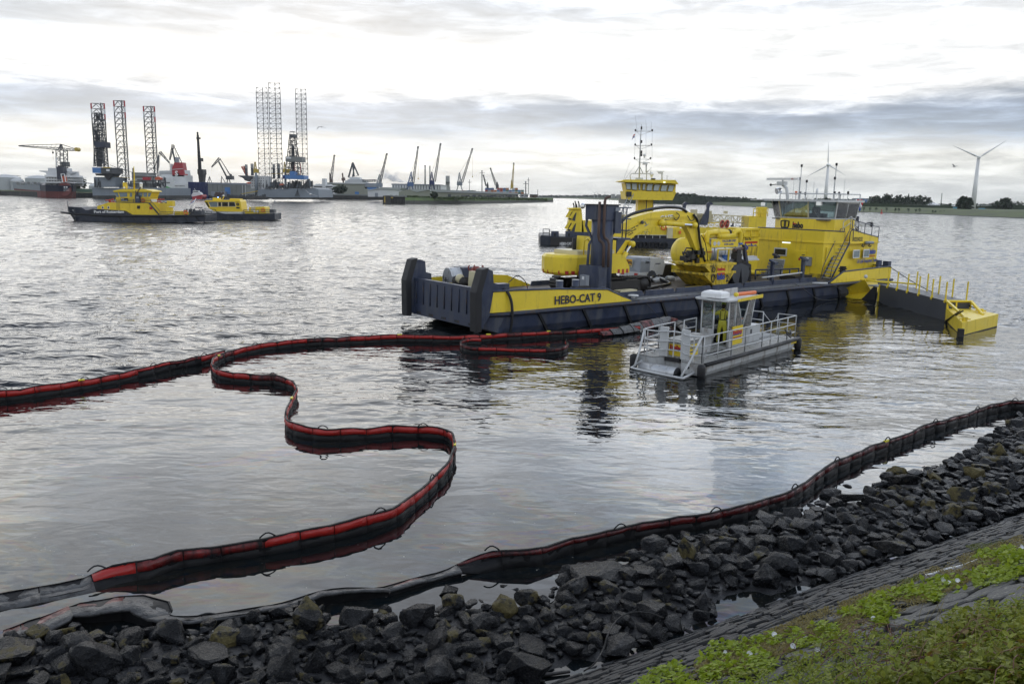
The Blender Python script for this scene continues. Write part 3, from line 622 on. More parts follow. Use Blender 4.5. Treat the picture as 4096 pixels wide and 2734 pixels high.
# bramble stems and grass stalks
mb = MB(); r = random.Random(31)
for _ in range(46):
    x, y = r.uniform(3300, 4100), r.uniform(2560, 2780); p = dikehit(x, y)+DN*.05; d_ = (tx*r.uniform(-1, 1)+ty*r.uniform(-.4, .4)).normalized(); L_ = r.uniform(.3, .9)
    mb.tube([p+d_*L_*k/5+DN*(.16*math.sin(k/5*3.1)) for k in range(6)], .0035, 4)
tag(mb.build('bramble_stems', M.stemr, kind='stuff'), 'thin reddish bramble stems arching through the leaves', 'stems')
mb = MB()
for _ in range(70):
    x, y = r.uniform(3150, 4100), r.uniform(2540, 2790); p = dikehit(x, y); d_ = (tx*r.uniform(-1, 1)+ty*r.uniform(-.6, .3)); L_ = r.uniform(.2, .5)
    mb.tube([p+DN*L_*k/4+d_*L_*(k/4)**2*.9 for k in range(5)], .0022, 3)
tag(mb.build('grass_stalks', M.dry, kind='stuff'), 'thin bent straw stalks standing in the brambles', 'grass')
# white trumpet flowers
M.petal = mat('white_petal', (.85, .85, .86), .5, var=.02)
FL = [(3778, 2340, 'beside the rope, first of the upper three'), (3802, 2350, 'middle of the upper three'), (3838, 2342, 'on the river side of the upper three'), (3500, 2498, 'alone, open wide above pale lichen rings'), (3176, 2610, 'low in the leaves above the bare grey stones'), (3105, 2560, 'half hidden at the lower edge of the bindweed'), (3031, 2630, 'open beside a white stalk'), (3008, 2640, 'partner of the one beside the white stalk'), (3226, 2572, 'small, nodding among the leaves'), (2903, 2632, 'nearest the dark paving of the slope'), (4088, 2205, 'far up by the frame edge'), (3275, 2625, 'little one on the stones below the bindweed')]
for x, y, lb in FL:
    p = dikehit(x, y)+DN*.07; f = T('flower', 'white bindweed trumpet flower '+lb, 'flower', tuple(p), group='white bindweed flowers')
    ax = (Vector((0, -.75, .5))+Vector((r.uniform(-.5, .5), 0, r.uniform(-.1, .4)))).normalized(); u_ = ax.orthogonal().normalized(); v_ = ax.cross(u_); s_ = r.uniform(.8, 1.1)
    rings = [[ax*h+(u_*math.cos(a*math.pi/5)+v_*math.sin(a*math.pi/5))*rd*(1+.06*(a % 2)) for a in range(10)] for h, rd in ((-.03*s_, .003), (0, .007*s_), (.02*s_, .014*s_), (.032*s_, .034*s_), (.030*s_, .033*s_))]
    f.p(MB().loft(rings), 'trumpet', M.petal, smooth=True); f.tb('stalk', M.leafy, [(0, 0, -.07), ax*-.03], .002, 4)
# white twisted rope lying on the slope
pts = [dikehit(x, y)+DN*.025 for x, y in smooth([(3705, 2306), (3735, 2300), (3790, 2282), (3850, 2268), (3900, 2250), (3950, 2228), (3985, 2222), (4040, 2225)], 5)]
rope = T('rope', 'thick pale twisted rope lying on the moss of the slope', 'rope', tuple(pts[0])); pts = [p-pts[0] for p in pts]
for k in range(3):
    q = []
    for i in range(len(pts)*3-2):
        j = min(i//3, len(pts)-2); fr = i/3-j; p = pts[j]*(1-fr)+pts[j+1]*fr; a = i*.8+k*2.094; q.append(p+Vector((0, math.cos(a), math.sin(a)))*.011)
    rope.tb('strand', M.wht, q, .013, 5)
# driftwood
M.wood = mat('wet_driftwood', (.014, .012, .011), .5, var=.4, bump=.6)
br = [onz(x, y, z) for x, y, z in ((2335, 2682, .12), (2380, 2650, .25), (2415, 2590, .32), (2430, 2540, .42), (2470, 2475, .46), (2530, 2447, .5), (2600, 2450, .48), (2655, 2470, .4))]
d = T('driftwood', 'long thin curved stick arching over the rocks', 'driftwood', tuple(br[0])); d.tb('stick', M.wood, [Vector(q-br[0]) for q in smooth(br, 4)], .011, 6)
br = [onz(x, y, .03) for x, y in ((2090, 2712), (2160, 2700), (2280, 2684))]
d = T('driftwood', 'straight black branch lying flat on the puddle', 'driftwood', tuple(br[0])); d.tb('branch', M.wood, [Vector(q-br[0]) for q in br], [.03, .035, .02], 6); d.tb('twig', M.wood, [Vector(q-br[0]) for q in (onz(2040, 2690, .06), onz(2110, 2718, .03), onz(2180, 2722, .02))], .015, 5)
# ---------------------------------------------------------------- oil booms
M.bred = mat('boom_red_fabric', (.35, .018, .014), .38, var=.15, scale=2.5, dirt=(.06, .008, .008), damt=.22, bump=.5, bscale=7)
M.bred2 = mat('oily_boom_red', (.10, .008, .008), .3, var=.5, scale=1.2, dirt=(.012, .010, .012), damt=.45, bump=.5, bscale=7)
M.bred3 = mat('oil_smeared_red', (.16, .010, .009), .3, var=.5, scale=2, dirt=(.008, .007, .008), damt=.62, bump=.5, bscale=7)
M.bblk = mat('boom_black_fabric', (.006, .006, .007), .55, var=.4, bump=.5, bscale=7, spec=.25)
M.bsil = mat('oil_filmed_boom', (.055, .056, .058), .34, var=.5, scale=3, dirt=(.02, .018, .018), damt=.35, bump=1., bscale=16)
M.btag = mat('yellow_tag', (.75, .65, .05), .5, var=.03)
V3 = Vector
def make_boom(name, label, pts, hfun, tiltfun, sect=.75, red=lambda s: .55, handle=(2.2, 3.1), tags=(), seed=0, outer=1, silver=lambda s: False, zoff=0., lift=lambda s: 0., mr=None):
    """pts: waterline path in metres; every float panel, skirt panel, handle and tag is a part"""
    r = random.Random(seed); P = [np.array([p[0], p[1]]) for p in pts]; cum = [0]
    for a, b in zip(P, P[1:]): cum.append(cum[-1]+np.linalg.norm(b-a))
    L = cum[-1]
    def at(s):
        s = min(max(s, 0), L-1e-6); k = int(np.searchsorted(cum, s, 'right'))-1; k = min(k, len(P)-2)
        f = (s-cum[k])/max(cum[k+1]-cum[k], 1e-9); p = P[k]*(1-f)+P[k+1]*f
        d = P[min(k+2, len(P)-1)]-P[max(k-1, 0)]; d = d/max(np.linalg.norm(d), 1e-9); return p, d
    o0 = P[0]; t = T(name, label, 'oil boom', (o0[0], o0[1], 0), group='red and black oil booms')
    s = 0.; i = 0
    def frame(s_, jit=0):
        p, d = at(s_); nn = np.array([-d[1], d[0]])*outer; h = hfun(s_)*(1+.13*mnoise.noise(V3((s_*1.3, seed, 0)))+.05*mnoise.noise(V3((s_*6, seed, 3)))); tl = tiltfun(s_)+.22*mnoise.noise(V3((s_*.9, seed, 7)))
        upv = Vector((nn[0]*math.sin(tl), nn[1]*math.sin(tl), math.cos(tl))); sd = Vector((nn[0]*math.cos(tl), nn[1]*math.cos(tl), -math.sin(tl)))
        return Vector((p[0]-o0[0], p[1]-o0[1], zoff+lift(s_)+.02*math.sin(s_*1.1)+.008*math.sin(s_*5))), upv, sd, h
    while s < L-.1:
        ln = min(sect*r.uniform(.85, 1.15), L-s); e = s+ln; fr = red(s)
        def sheet(a0, a1, f0, f1, th, bulge, nseg=4):
            rings = []
            for k in range(nseg+1):
                ss = a0+(a1-a0)*k/nseg; c, u_, sd, h = frame(ss); bg_ = bulge*math.sin(math.pi*min(max(k/nseg, .06), .94)); w0 = .012*math.sin(ss*7.3)+.007*math.sin(ss*19)
                z0, z1 = h*f0, h*f1; zm = (z0+z1)/2
                rings.append([c+u_*z0+sd*(-th+w0), c+u_*zm+sd*(-th-bg_+w0), c+u_*z1+sd*(-th*.6+w0), c+u_*z1+sd*(th*.6+w0), c+u_*zm+sd*(th+bg_+w0), c+u_*z0+sd*(th+w0)])
            return MB().loft(rings)
        sil = silver(s)
        t.p(sheet(s+.012, e-.012, 1-fr if not sil else .05, .93, .028 if not sil else .016, .026 if not sil else .008), 'float_panel', M.bsil if sil and r.random() < .9 else (mr or (M.bred3 if mnoise.noise(V3((s*.35, seed*3., 1))) > .16 else M.bred)), smooth=True)
        t.p(sheet(s, e, -.35, 1-fr+.04, .022, .006), 'skirt_panel', M.bsil if sil else M.bblk, smooth=True)
        if sil:
            a_, _, _, _ = frame(s); e_, _, _, _ = frame(e); nn_ = np.array([-at((s+e)/2)[1][1], at((s+e)/2)[1][0]])*outer; o_ = V3((nn_[0], nn_[1], 0))*.02
            t.p(MB().ext([a_+o_+V3((0, 0, .02)), e_+o_+V3((0, 0, .02)), V3((e_.x, e_.y, -.12))+o_, V3((a_.x, a_.y, -.12))+o_], o_*.6), 'skirt_panel', M.bblk)  # black sheet under the lip: front skirt plus painted shadow and reflection
        s = e; i += 1
    # top webbing strap
    rings = []; n = int(L/.22)
    for k in range(n+1):
        c, u_, sd, h = frame(L*k/n); rings.append([c+u_*(h*a)+sd*b for a, b in ((.92, -.03), (1.0, -.02), (1.0, .02), (.92, .03))])
    t.p(MB().loft(rings), 'top_strap', M.bblk)
    rings = [[c+u_*(h*a)+sd*b for a, b in ((.3, -.012), (.93, -.012), (.93, .012), (.3, .012))] for c, u_, sd, h in (frame(L*k/n) for k in range(n+1))]; t.p(MB().loft(rings), 'inner_web', M.bblk)
    s = r.uniform(.4, 1.5)
    while s < L:
        c, u_, sd, h = frame(s); c2 = frame(s+.3)[0]; d_ = (c2-c)
        if d_.length > .05: t.tb('handle', M.blks, [c+u_*h+d_*(k/5)+u_*(.085*math.sin(math.pi*k/5)) for k in range(6)], .016, 5)
        s += r.uniform(*handle)
    for s in tags:
        c, u_, sd, h = frame(s*L); c2 = frame(s*L+.22)[0]; u2 = u_*h
        t.p(MB().loft([[c+u2*.9+sd*-.034, c+u2*1.03+sd*-.03, c+u2*1.03+sd*.03, c+u2*.9+sd*.034], [c2+u2*.9+sd*-.034, c2+u2*1.03+sd*-.03, c2+u2*1.03+sd*.03, c2+u2*.9+sd*.034]]), 'yellow_tag', M.btag)
    return t, at, L
make_boom('oil_boom', 'straight red boom running in from the river edge to the barge bow loop', wA, lambda s: .37, lambda s: 0., tags=(.3,), seed=1, red=lambda s: .62 if (s*.37) % 3 < 1.9 else .35)
# cumulative length where boom B begins to lie down on the water
LB = np.cumsum([0]+[np.linalg.norm(np.array(b)-np.array(a)) for a, b in zip(wB, wB[1:])]); kB = next(i for i, (x, y) in enumerate(pxB) if i > 200 and x < 640); sB = LB[kB]
tB, atB, LBt = make_boom('oil_boom', 'winding red boom from the barge in two bends, its end lying flat', wB, lambda s: .36, lambda s: -1.35*min(1, max(0, (s-sB)/1.2)), outer=1, tags=(.10, .16, .24, .415, .59, .77), seed=2,
    red=lambda s: .58+.05*math.sin(s), silver=lambda s: s > sB+.6)
kC = next(i for i, (x, y) in enumerate(pxC) if x < 2200); LC = np.cumsum([0]+[np.linalg.norm(np.array(b)-np.array(a)) for a, b in zip(wC, wC[1:])]); sC = LC[kC]
# boom C points were read along its top edge; right part stands up, left part leans landward with a silvery back
wC2 = [onz(x, y, .30 if i < kC else max(.10, .30-.02*(i-kC)))[:2] for i, (x, y) in enumerate(pxC)]
kC2 = next(i for i, (x, y) in enumerate(pxC) if x < 1080); sC2 = LC[kC2]
def hC(s): a = min(1, max(0, (s-sC)/1.)); b_ = min(1, max(0, (s-sC2)/.8)); return .34-.16*a*(1-b_)+.16*b_
def tiltC(s): return -1.72*min(1, max(0, (s-sC+.4)/1.4))
tC, atC, LCt = make_boom('oil_boom', 'long dark shore boom along the rocks, red where it stands and silvery where it lies', wC2, hC, tiltC, outer=1, tags=(.30,), seed=3,
    red=lambda s: .52 if 9 < s < 20 else .35, mr=M.bred2, silver=lambda s: s > sC, lift=lambda s: .13*min(1, max(0, (s-sC)/1.4))*(1+.5*math.sin(s*1.7)))
# boom folded beside the barge hull and the small loop
wE = [onz(x, y, 0)[:2] for x, y in smooth([(2720, 1322), (2640, 1322), (2560, 1325), (2450, 1332), (2300, 1342), (2160, 1352)], 5)]
wD = [onz(x, y, 0)[:2] for x, y in smooth([(1925, 1376), (1875, 1378), (1845, 1388), (1850, 1402), (1900, 1412), (2000, 1413), (2110, 1418), (2200, 1420), (2255, 1412), (2270, 1398), (2262, 1385)], 5)]
make_boom('oil_boom', 'small red boom folded into a narrow loop off the barge bow', wD, lambda s: .30, lambda s: 0., tags=(), seed=5)
# collapsed boom length heaped over the waterline of the barge
g = [onz(x, y, .1) for x, y in ((2400, 1338), (2480, 1330), (2560, 1315), (2640, 1300), (2680, 1290), (2730, 1305), (2745, 1325))]
hb = T('oil_boom', 'grey oil-coated boom folded up against the barge side', 'oil boom', tuple(g[0]), group='red and black oil booms')
gp = smooth([tuple(q-g[0]) for q in g], 6); r = random.Random(8)
for k in range(0, len(gp)-3, 3):
    a, b = Vector(gp[k]), Vector(gp[min(k+3, len(gp)-1)]); d_ = (b-a).normalized(); s_ = Vector((d_.y, -d_.x, 0)); h = .16+.24*math.sin(math.pi*min(1, k/len(gp)*1.25))
    hb.p(MB().loft([[a+s_*.28, a+s_*.22+Vector((0, 0, h*.4)), a+Vector((0, 0, h)), a-s_*.1+Vector((0, 0, h)), a-s_*.15], [b-d_*.04+s_*.28, b-d_*.04+s_*.22+Vector((0, 0, h*.45)), b-d_*.04+Vector((0, 0, h*1.04)), b-d_*.04-s_*.1+Vector((0, 0, h)), b-d_*.04-s_*.15]]), 'float_panel', M.bsil if k % 4 else M.bred3)
text('LAMOR', M.txtk, tB.r, Vector((*onz(816, 2226, .155)[:2], .155))-Vector((wB[0][0], wB[0][1], 0))+Vector((.01, -.05, 0)), (1, .16, .0), (0, 0, 1), .10)
# ---------------------------------------------------------------- the near barge
BA = math.radians(37.71); BO = (-1.297, 40.333, 0)
b = T('workboat', 'long navy and yellow flat-decked workboat with wheelhouse aft and an upright square column', 'barge', BO, BA)
V = Vector; L = 38.7; DK = 1.2
def plan(x):    # hull edges across: near side 0, far side widening from the bow
    return (0. if x > 1.2 else .55*(1-x/1.2)**2), min(9., 6.6+max(0, x)*.28)
xs = [0, .35, .8, 1.2, 4, 9, 20, 30, 36, L]
rings = []
for x in xs:
    y0, y1 = plan(x); bot = .42 if x < .1 else max(-.5, .42-x*.32); ch = .0 if x < 2 else .35
    rings.append([(x, y0+.25*(x > 1)+.35*(x > 2), bot), (x, y0+(.12 if x > 1 else 0), max(bot+.15, .35)), (x, y0, DK-.14), (x, y0, DK), (x, y1, DK), (x, y1, DK-.1), (x, y1-.4, bot)])
hull = b.p(MB().loft(rings), 'hull', M.navy)
# rubbing strake and diagonal fenders on the side
b.tb('rubbing_strake', M.navyd, [(-.0, .62, DK-.1), (.4, .18, DK-.1), (1.0, -.05, DK-.1), (2, -.10, DK-.1)]+[(x, -.10, DK-.1) for x in range(4, 38, 3)]+[(L, -.10, DK-.1)], .11, 8)
for k in range(11):
    x = 3.2+k*3.1; b.p(MB().ext([(x, -.10, DK-.15), (x+.17, -.10, DK-.15), (x+1.02, .10, -.05), (x+.85, .10, -.05)], (0, .14, .0)), 'side_fender', M.blk)
# deck plates and inboard coaming
b.bx('deck', M.deck, 1.4, 33.6, 1.25, 8.75, DK+.002, DK+.05)
b.bx('side_deck', M.deckn, 8.3, 31.2, .04, 1.2, DK+.002, DK+.04)
x = 9.0
while x < 30:
    x1 = min(x+R.uniform(2.6, 3.6), 30.6); b.p(MB().ext([(x, 1.22, DK+.04), (x1, 1.22, DK+.04), (x1-.25, 1.22, DK+.34), (x+.1, 1.22, DK+.34)], (0, .12, 0)), 'coaming_plate', M.navy); x = x1+.04
x = 9.8
while x < 30:
    x1 = min(x+R.uniform(2.6, 3.6), 30.6); b.p(MB().ext([(x, 8.65, DK+.04), (x1, 8.65, DK+.04), (x1-.25, 8.65, DK+.34), (x+.1, 8.65, DK+.34)], (0, .12, 0)), 'coaming_plate', M.navy); x = x1+.04
# bow bulwark with its curved end, name painted on it
bz = 2.28
top = [(.28, .30, bz-.04), (.5, .10, bz), (1.0, .03, bz), (1.8, .03, bz), (4.5, .03, bz-.08), (8.27, .03, 1.98), (10.15, .03, DK+.02)]
bot = [(.15, .22, DK+.02), (.38, .02, DK+.02), (.95, -.03, DK+.02), (1.8, -.03, DK+.02), (4.5, -.03, DK+.02), (8.27, -.03, DK+.02), (10.15, -.03, DK+.02)]
mb = MB()
for i in range(6):
    a, c, d, e = V(bot[i]), V(bot[i+1]), V(top[i+1]), V(top[i]); mb.ext([a, c, d, e], (0, .07, 0) if i > 1 else (.05, .06, 0))
b.p(mb, 'bulwark', M.yel)
b.tb('bulwark_rail', M.navy, top, .055, 6)
b.p(MB().ext([(4.05+3.3, -.034, DK+.02), (4.05+3.32, -.034, DK+.02), (4.05+3.32, .03, 2.0), (4.05+3.3, .03, 2.0)], (0, .02, 0)), 'weld_seam', M.txtk)
far = [(1.0, 6.95), (5, 8.0), (8.0, 8.85)]
mb = MB()
zt = [bz+.05, bz, 2.0]
for i in range(2): mb.ext([(far[i][0], far[i][1], DK), (far[i+1][0], far[i+1][1], DK), (far[i+1][0], far[i+1][1], zt[i+1]), (far[i][0], far[i][1], zt[i])], (-.02, .07, 0))
mb.ext([(8.0, 8.85, DK), (10.2, 8.9, DK), (8.0, 8.85, 2.0)], (0, .07, 0))
fb = b.p(mb, 'bulwark', M.yel); b.bx('bulwark_recess', M.yeld, 3.4, 5.2, 7.5, 7.56, 1.75, 1.95, fb)
H = b.hit
def txt_px(th, body, m, pa, pb, plane, size, **k):
    a = th.hit(*pa, **plane); c = th.hit(*pb, **plane); return text(body, m, th.r, a, c-a, (0, 0, 1), size, width=(c-a).length, **k)
a = H(2217, 1219, y=-.055); c = H(2404, 1208, y=-.055); text('HEBO-CAT 9', M.txtb, b.r, a+V((0, -.01, .02)), (1, 0, 0), (0, .05, 1), .62, width=c.x-a.x, bold=.018)
# bow plate between the pushing knees
bl, br_ = H(1660, 1262, x=-.15), H(1925, 1310, x=-.15); tl, tr = H(1669, 1131, x=-.15), H(1901, 1163, x=-.15)
y0, y1 = br_.y, bl.y
bp = b.p(MB().ext([(-.25, y0, .42), (-.25, y1, .42), (-.25, y1, 2.42), (-.25, y0, 2.42)], (.25, 0, 0)), 'bow_plate', M.navy)
for k in range(9):
    y = y1-(y1-y0)*(k+.55)/9.2; b.tb('plate_rib', M.navyd, [(-.27, y, 2.25), (-.27, y, 1.05)], .035, 4, bp)
for k in range(5):
    y = y1-.35-(y1-y0-.6)*k/4.6; b.bx('plate_slot', M.blk, -.262, -.2, y-.42, y, .50, .62, bp); b.bx('slot_pad', M.rust, -.268, -.2, y-.42, y-.36, .50, .62, bp)
b.p(MB().ext([(.0, y0, .40), (.0, y1, .40), (2.6, y1, -.5), (2.6, y0, -.5)], (0, 0, .05)), 'bow_rake', M.blk)
for yy, nm in ((y0-.15, 'n'), (y1+.15, 'f')):
    dy = .52 if nm == 'n' else .26; dw = .4 if nm == 'n' else .52
    k = b.p(MB().ext([(x_, yy+(-.26 if nm == 'f' else .05), z_) for x_, z_ in ((-.25, .42), (.4, DK), (.9, DK), (.85, 2.6), (.5, 2.7), (.45, 3.3), (.15, 3.4), (-.1, 3.4), (-.45, 2.4), (-.45, .55))], (0, dw, 0)), 'pushing_knee', M.navy)
    b.p(MB().loft([[(-.45-.0, yy-.32, .35), (-.75, yy-.28, .35), (-.75, yy+.28, .35), (-.45, yy+.32, .35)], [(-.45, yy-.32, 2.3), (-.78, yy-.28, 2.3), (-.78, yy+.28, 2.3), (-.45, yy+.32, 2.3)], [(-.05, yy-.32, 3.5), (-.42, yy-.28, 3.42), (-.42, yy+.28, 3.42), (-.05, yy+.32, 3.5)]]), 'knee_fender', M.blk, parent=k, bevel=.05)
b.bx('knee_step', M.navy, .9, 2.0, y1-.1, y1+.5, DK, 2.05); b.bx('knee_step', M.navy, .85, 1.6, .25, .8, DK, 2.6)
# hose draped over the bulwark
hp = [H(1985, 1165, x=1.5), H(2010, 1158, y=.35), H(2030, 1168, y=-.02), H(2044, 1200, y=-.16), H(2049, 1240, y=-.22), H(2047, 1290, y=-.20), H(2040, 1335, y=-.12)]
b.tb('rubber_fender_hose', M.blk, smooth([tuple(q) for q in hp], 5), .075, 8)
# foredeck equipment
def bollards(x, y, n=2, dx=1.0, r=.2, h=.62, m=M.navy):
    p = b.bx('bollard_base', M.navy, x-.4, x+dx*(n-1)+.4, y-.35, y+.35, DK+.05, DK+.12)
    for k in range(n):
        q = b.cy('bollard', m, (x+k*dx, y, DK+.05), (x+k*dx, y, DK+.05+h), r, n=12, parent=p); b.cy('bollard_horn', m, (x+k*dx-.33, y, DK+h*.72), (x+k*dx+.33, y, DK+h*.72), .035, parent=p); b.cy('bollard_cap', M.gry if m is M.navy else m, (x+k*dx, y, DK+.05+h), (x+k*dx, y, DK+.08+h), r*1.02, n=12, parent=p)
a = H(2238, 1140, y=.8); c = H(2302, 1140, y=.8); bollards(a.x, .8, 2, c.x-a.x, .2, 1.25)
a = H(1847, 1100, y=6.2); c = H(1896, 1100, y=6.2); bollards(a.x, 6.2, 2, c.x-a.x, .2, H(1847, 1080, y=6.2).z-DK)
w = b.p(MB().ext([(2.0, 5.0, DK), (2.0, 5.9, DK), (2.0, 5.9, 3.0), (2.0, 5.0, 3.0)], (.9, 0, 0)), 'anchor_winch', M.navy); b.p(MB().loft([[(1.25+.75*k, 5.45+.5*math.cos(q), DK+1.15+.66*math.sin(q)) for q in [i*math.pi/6-.3 for i in range(8)]] for k in (0, 1)]), 'winch_guard', M.alu, parent=w, smooth=False)
b.cy('winch_drum', M.stl, (1.5, 4.0, 2.3), (1.5, 4.9, 2.3), .3, n=12, parent=w); b.cy('winch_wheel', M.cream, (1.3, 4.2, 2.5), (1.3, 4.35, 2.5), .25, n=12, parent=w)
b.p(MB().ext([(1.5, 2.8, DK), (1.5, 3.9, DK), (1.5, 3.7, 2.95), (1.5, 3.0, 2.95)], (.25, 0, 0)), 'capstan_frame', M.cream, label='cream rusty capstan frame')
c = b.p(MB().lathe((2.2, 4.0, DK+.45), [(.32, -.45), (.24, .5), (.18, .8), (.18, 1.0), (.3, 1.1), (.38, 1.2), (.3, 1.4), (.1, 1.5)], 12), 'red_tow_hook_post', M.redr)
for k in range(5): b.p(MB().tube([(2.2+.28*math.cos(k*1.256), 4.0+.28*math.sin(k*1.256), DK+1.7), (2.2+.42*math.cos(k*1.256), 4.0+.42*math.sin(k*1.256), DK+1.75), (2.2+.44*math.cos(k*1.256), 4.0+.44*math.sin(k*1.256), DK+1.95), (2.2+.36*math.cos(k*1.256), 4.0+.36*math.sin(k*1.256), DK+1.97)], .04, 5), 'hook', M.redr, parent=c)
b.p(MB().loft([[(4.2+.9*k, .9-.0+.42*math.cos(q)*-1, DK+.1+.62*math.sin(q)) for q in [i*math.pi/7 for i in range(8)]] for k in (0, 1)]), 'winch_cover', M.alu)
b.bx('winch_base', M.navy, 5.15, 6.0, .5, 1.3, DK, DK+.75)
b.bx('fairlead_block', M.blk, 6.3, 7.4, .5, .9, DK, DK+.95)
b.p(MB().tube([(8.35+.42*math.cos(k*math.pi/8), .55, DK+.42+.42*math.sin(k*math.pi/8)) for k in range(17)], .035, 5), 'hand_wheel', M.navy); b.p(MB().cyl((8.35-.4, .55, DK+.42), (8.35+.4, .55, DK+.42), .025).cyl((8.35, .55, DK), (8.35, .55, DK+.84), .025), 'wheel_spokes', M.navy)
b.tb('loose_cable', M.blks, smooth([(1.8, .6, 2.6), (2.3, .5, 2.95), (2.8, .45, 2.6), (2.9, .4, 2.2), (2.8, .4, DK+.8)], 4), .025, 5)
b.tb('orange_line', M.org, smooth([(2.9, .5, 2.4), (3.1, .4, 2.0), (3.4, .35, 1.7), (3.8, .3, 1.6)], 3), .02, 4)
b.p(MB().tube([(1.0, 5.2, DK), (1.0, 5.2, 2.5)], .03).tube([(1.0, 5.0, 2.35), (1.0, 5.4, 2.35), (1.0, 5.45, 2.55)], .025), 'mooring_hook_stand', M.blk)
# column with its foot box, head, platform and exhaust pipes
ccx, ccy, czt = 9.3, 1.7, 6.52
col = b.cy('column', M.navy, (ccx, ccy, DK), (ccx, ccy, czt-.1), .62, n=24)
hz = H(2390, 880, y=1.05).z
b.p(MB().ext([(8.6, 2.4, hz), (8.6, 1.5, hz), (8.95, 1.05, hz), (9.9, 1.05, hz), (9.9, 2.4, hz)], (0, 0, czt-hz)), 'column_head', M.navy, parent=col)
b.bx('column_lid', M.blk, 8.52, 9.98, .98, 2.48, czt, czt+.06, col)
b.bx('side_panel', M.navy, 9.55, 10.05, .93, 1.1, hz-.75, hz+.45, col)
b.bx('grey_lamp_panel', M.mgry, 9.6, 9.98, .99, 1.04, hz+.5, czt-.12, col)
b.p(MB().ext([(8.15, 2.3, DK), (8.15, 1.35, DK), (8.5, 1.0, DK), (9.1, 1.0, DK), (9.1, 2.3, DK)], (0, 0, 1.95)), 'foot_box', M.navy, parent=col)
sb_ = b.bx('switch_box', M.mgry, 7.75, 8.0, 1.25, 1.75, DK+.65, DK+1.45, col); b.bx('switch_box_label', M.wht, 7.745, 7.75, 1.4, 1.58, DK+1.2, DK+1.38, col)
b.cy('switch_box_leg', M.navy, (7.9, 1.5, DK), (7.9, 1.5, DK+.65), .05, parent=col)
for k, (x_, y_) in enumerate(((8.62, 1.28), (8.82, 1.08))):
    xb, yb = x_+.18, y_-.28; zt2 = 4.75+.15*k
    pts = [(xb, yb, DK+1.9), (xb, yb, zt2-.5), (xb-.04, yb+.06, zt2-.3), (x_+.03, y_-.06, zt2-.15), (x_-.07, y_-.07, zt2+.1), (x_-.07, y_-.07, czt+.2)]
    if k: pts += [(x_-.02, y_-.09, czt+.42), (x_+.2, y_-.2, czt+.5)]
    b.tb('exhaust_pipe', M.rust, pts, .08, 8, col)
b.tb('hydraulic_pipe', M.navy, [(8.55, 2.2, hz), (8.5, 2.2, hz-.35), (8.75, 1.95, hz-1.1), (8.55, 1.95, hz-1.4), (8.35, 1.9, DK+.6)], .075, 8, col)
for z in (czt-.12, czt-.75, czt-1.4): b.p(MB().tube([(9.9, 1.1, z), (10.95, 1.1, z)], .035, 5).tube([(10.6, 1.1, z), (10.6, 2.2, z)], .035, 5), 'platform_rail', M.navy, parent=col)
b.bx('platform', M.navy, 9.9, 10.95, 1.05, 2.3, czt-1.95, czt-1.83, col)
for f in (10.3, 10.6): b.cy('platform_post', M.navy, (f, 1.1, czt-1.85), (f, 1.1, czt-.1), .035, parent=col)
b.p(MB().ext([(9.9, 1.1, czt-1.95), (10.6, 1.1, czt-1.95), (9.9, 1.1, czt-2.7)], (0, .06, 0)), 'platform_bracket', M.navy, parent=col)
b.p(MB().sph((8.45, 2.5, hz+.75), .17, 8, 5), 'floodlight', M.chr, parent=col)
# deck posts, rails and planks aft of the working deck
for px, py, h in ((3085, 1137, 1.55), (3207, 1124, 1.6), (3097, 1100, 1.5)):
    a = H(px, py, z=DK); p = b.bx('deck_post', M.navy, a.x-.12, a.x+.12, a.y-.1, a.y+.1, DK, DK+h); b.p(MB().ext([(a.x-.18, a.y-.3, DK+h-.15), (a.x-.18, a.y+.2, DK+h+.05), (a.x-.18, a.y+.2, DK+h+.2), (a.x-.18, a.y-.3, DK+h)], (.36, 0, 0)), 'post_cap', M.navy, parent=p)
a, c = H(3050, 1110, z=DK+.9), H(3207, 1090, z=DK+.9); b.cy('long_pipe', M.gry, a, c, .05)
a = H(3020, 1120, z=DK); b.rail('deck_frame', M.navy, [(a.x, a.y, DK), (a.x+2.2, a.y-.6, DK), (a.x+4.2, a.y-.8, DK)], .75, .06, (1., .5), 1.1)
a = H(3075, 1105, z=DK); pl = b.p(MB().ext([(a.x+.4, a.y+.7, DK), (a.x+.5, a.y-.75, DK), (a.x+1.1, a.y-.55, DK+1.3), (a.x+1.0, a.y+.5, DK+1.3)], (.08, 0, .02)), 'plank_hatch', M.alu)
for k in range(5): b.bx('plank', M.mgry, a.x+.28+k*.12, a.x+.36+k*.12, a.y-.7, a.y+.6, DK+.12+k*.24, DK+.30+k*.24, pl)
a = H(3165, 1125, z=DK); b.bx('timber_block', M.wood, a.x, a.x+2.1, a.y-.3, a.y+.9, DK, DK+.4)
a, c = H(3250, 1132, z=DK+.1), H(3310, 1133, z=DK+.1); b.cy('pale_pole', M.gry, a, c, .07)
a = H(3255, 1112, z=DK); b.p(MB().ext([(a.x, a.y-.9, DK), (a.x, a.y+.9, DK), (a.x, a.y+.6, DK+.35), (a.x, a.y-.6, DK+.35)], (1.0, 0, 0)), 'yellow_deck_chest', M.yeld)
a = H(2640, 1145, z=DK); b.bx('yellow_lid', M.yel, a.x-.3, a.x+1.3, 1.5, 2.2, DK+.05, DK+.22); a = H(2550, 1178, z=DK); b.bx('cream_lid', M.cream, 10.6, 12.0, 1.35, 1.9, DK+.05, DK+.42)
b.p(MB().lathe((11.0, .7, DK+.04), [(.12, 0), (.12, .12), (.33, .14), (.30, .2), (.05, .22)], 12), 'mushroom_vent', M.gry)
b.p(MB().tube([(15.2+.3*math.cos(k*.7), 2.2+.3*math.sin(k*.7), DK+.1+.1*(k % 3)) for k in range(18)], .03, 5), 'hose_coil', M.blks)
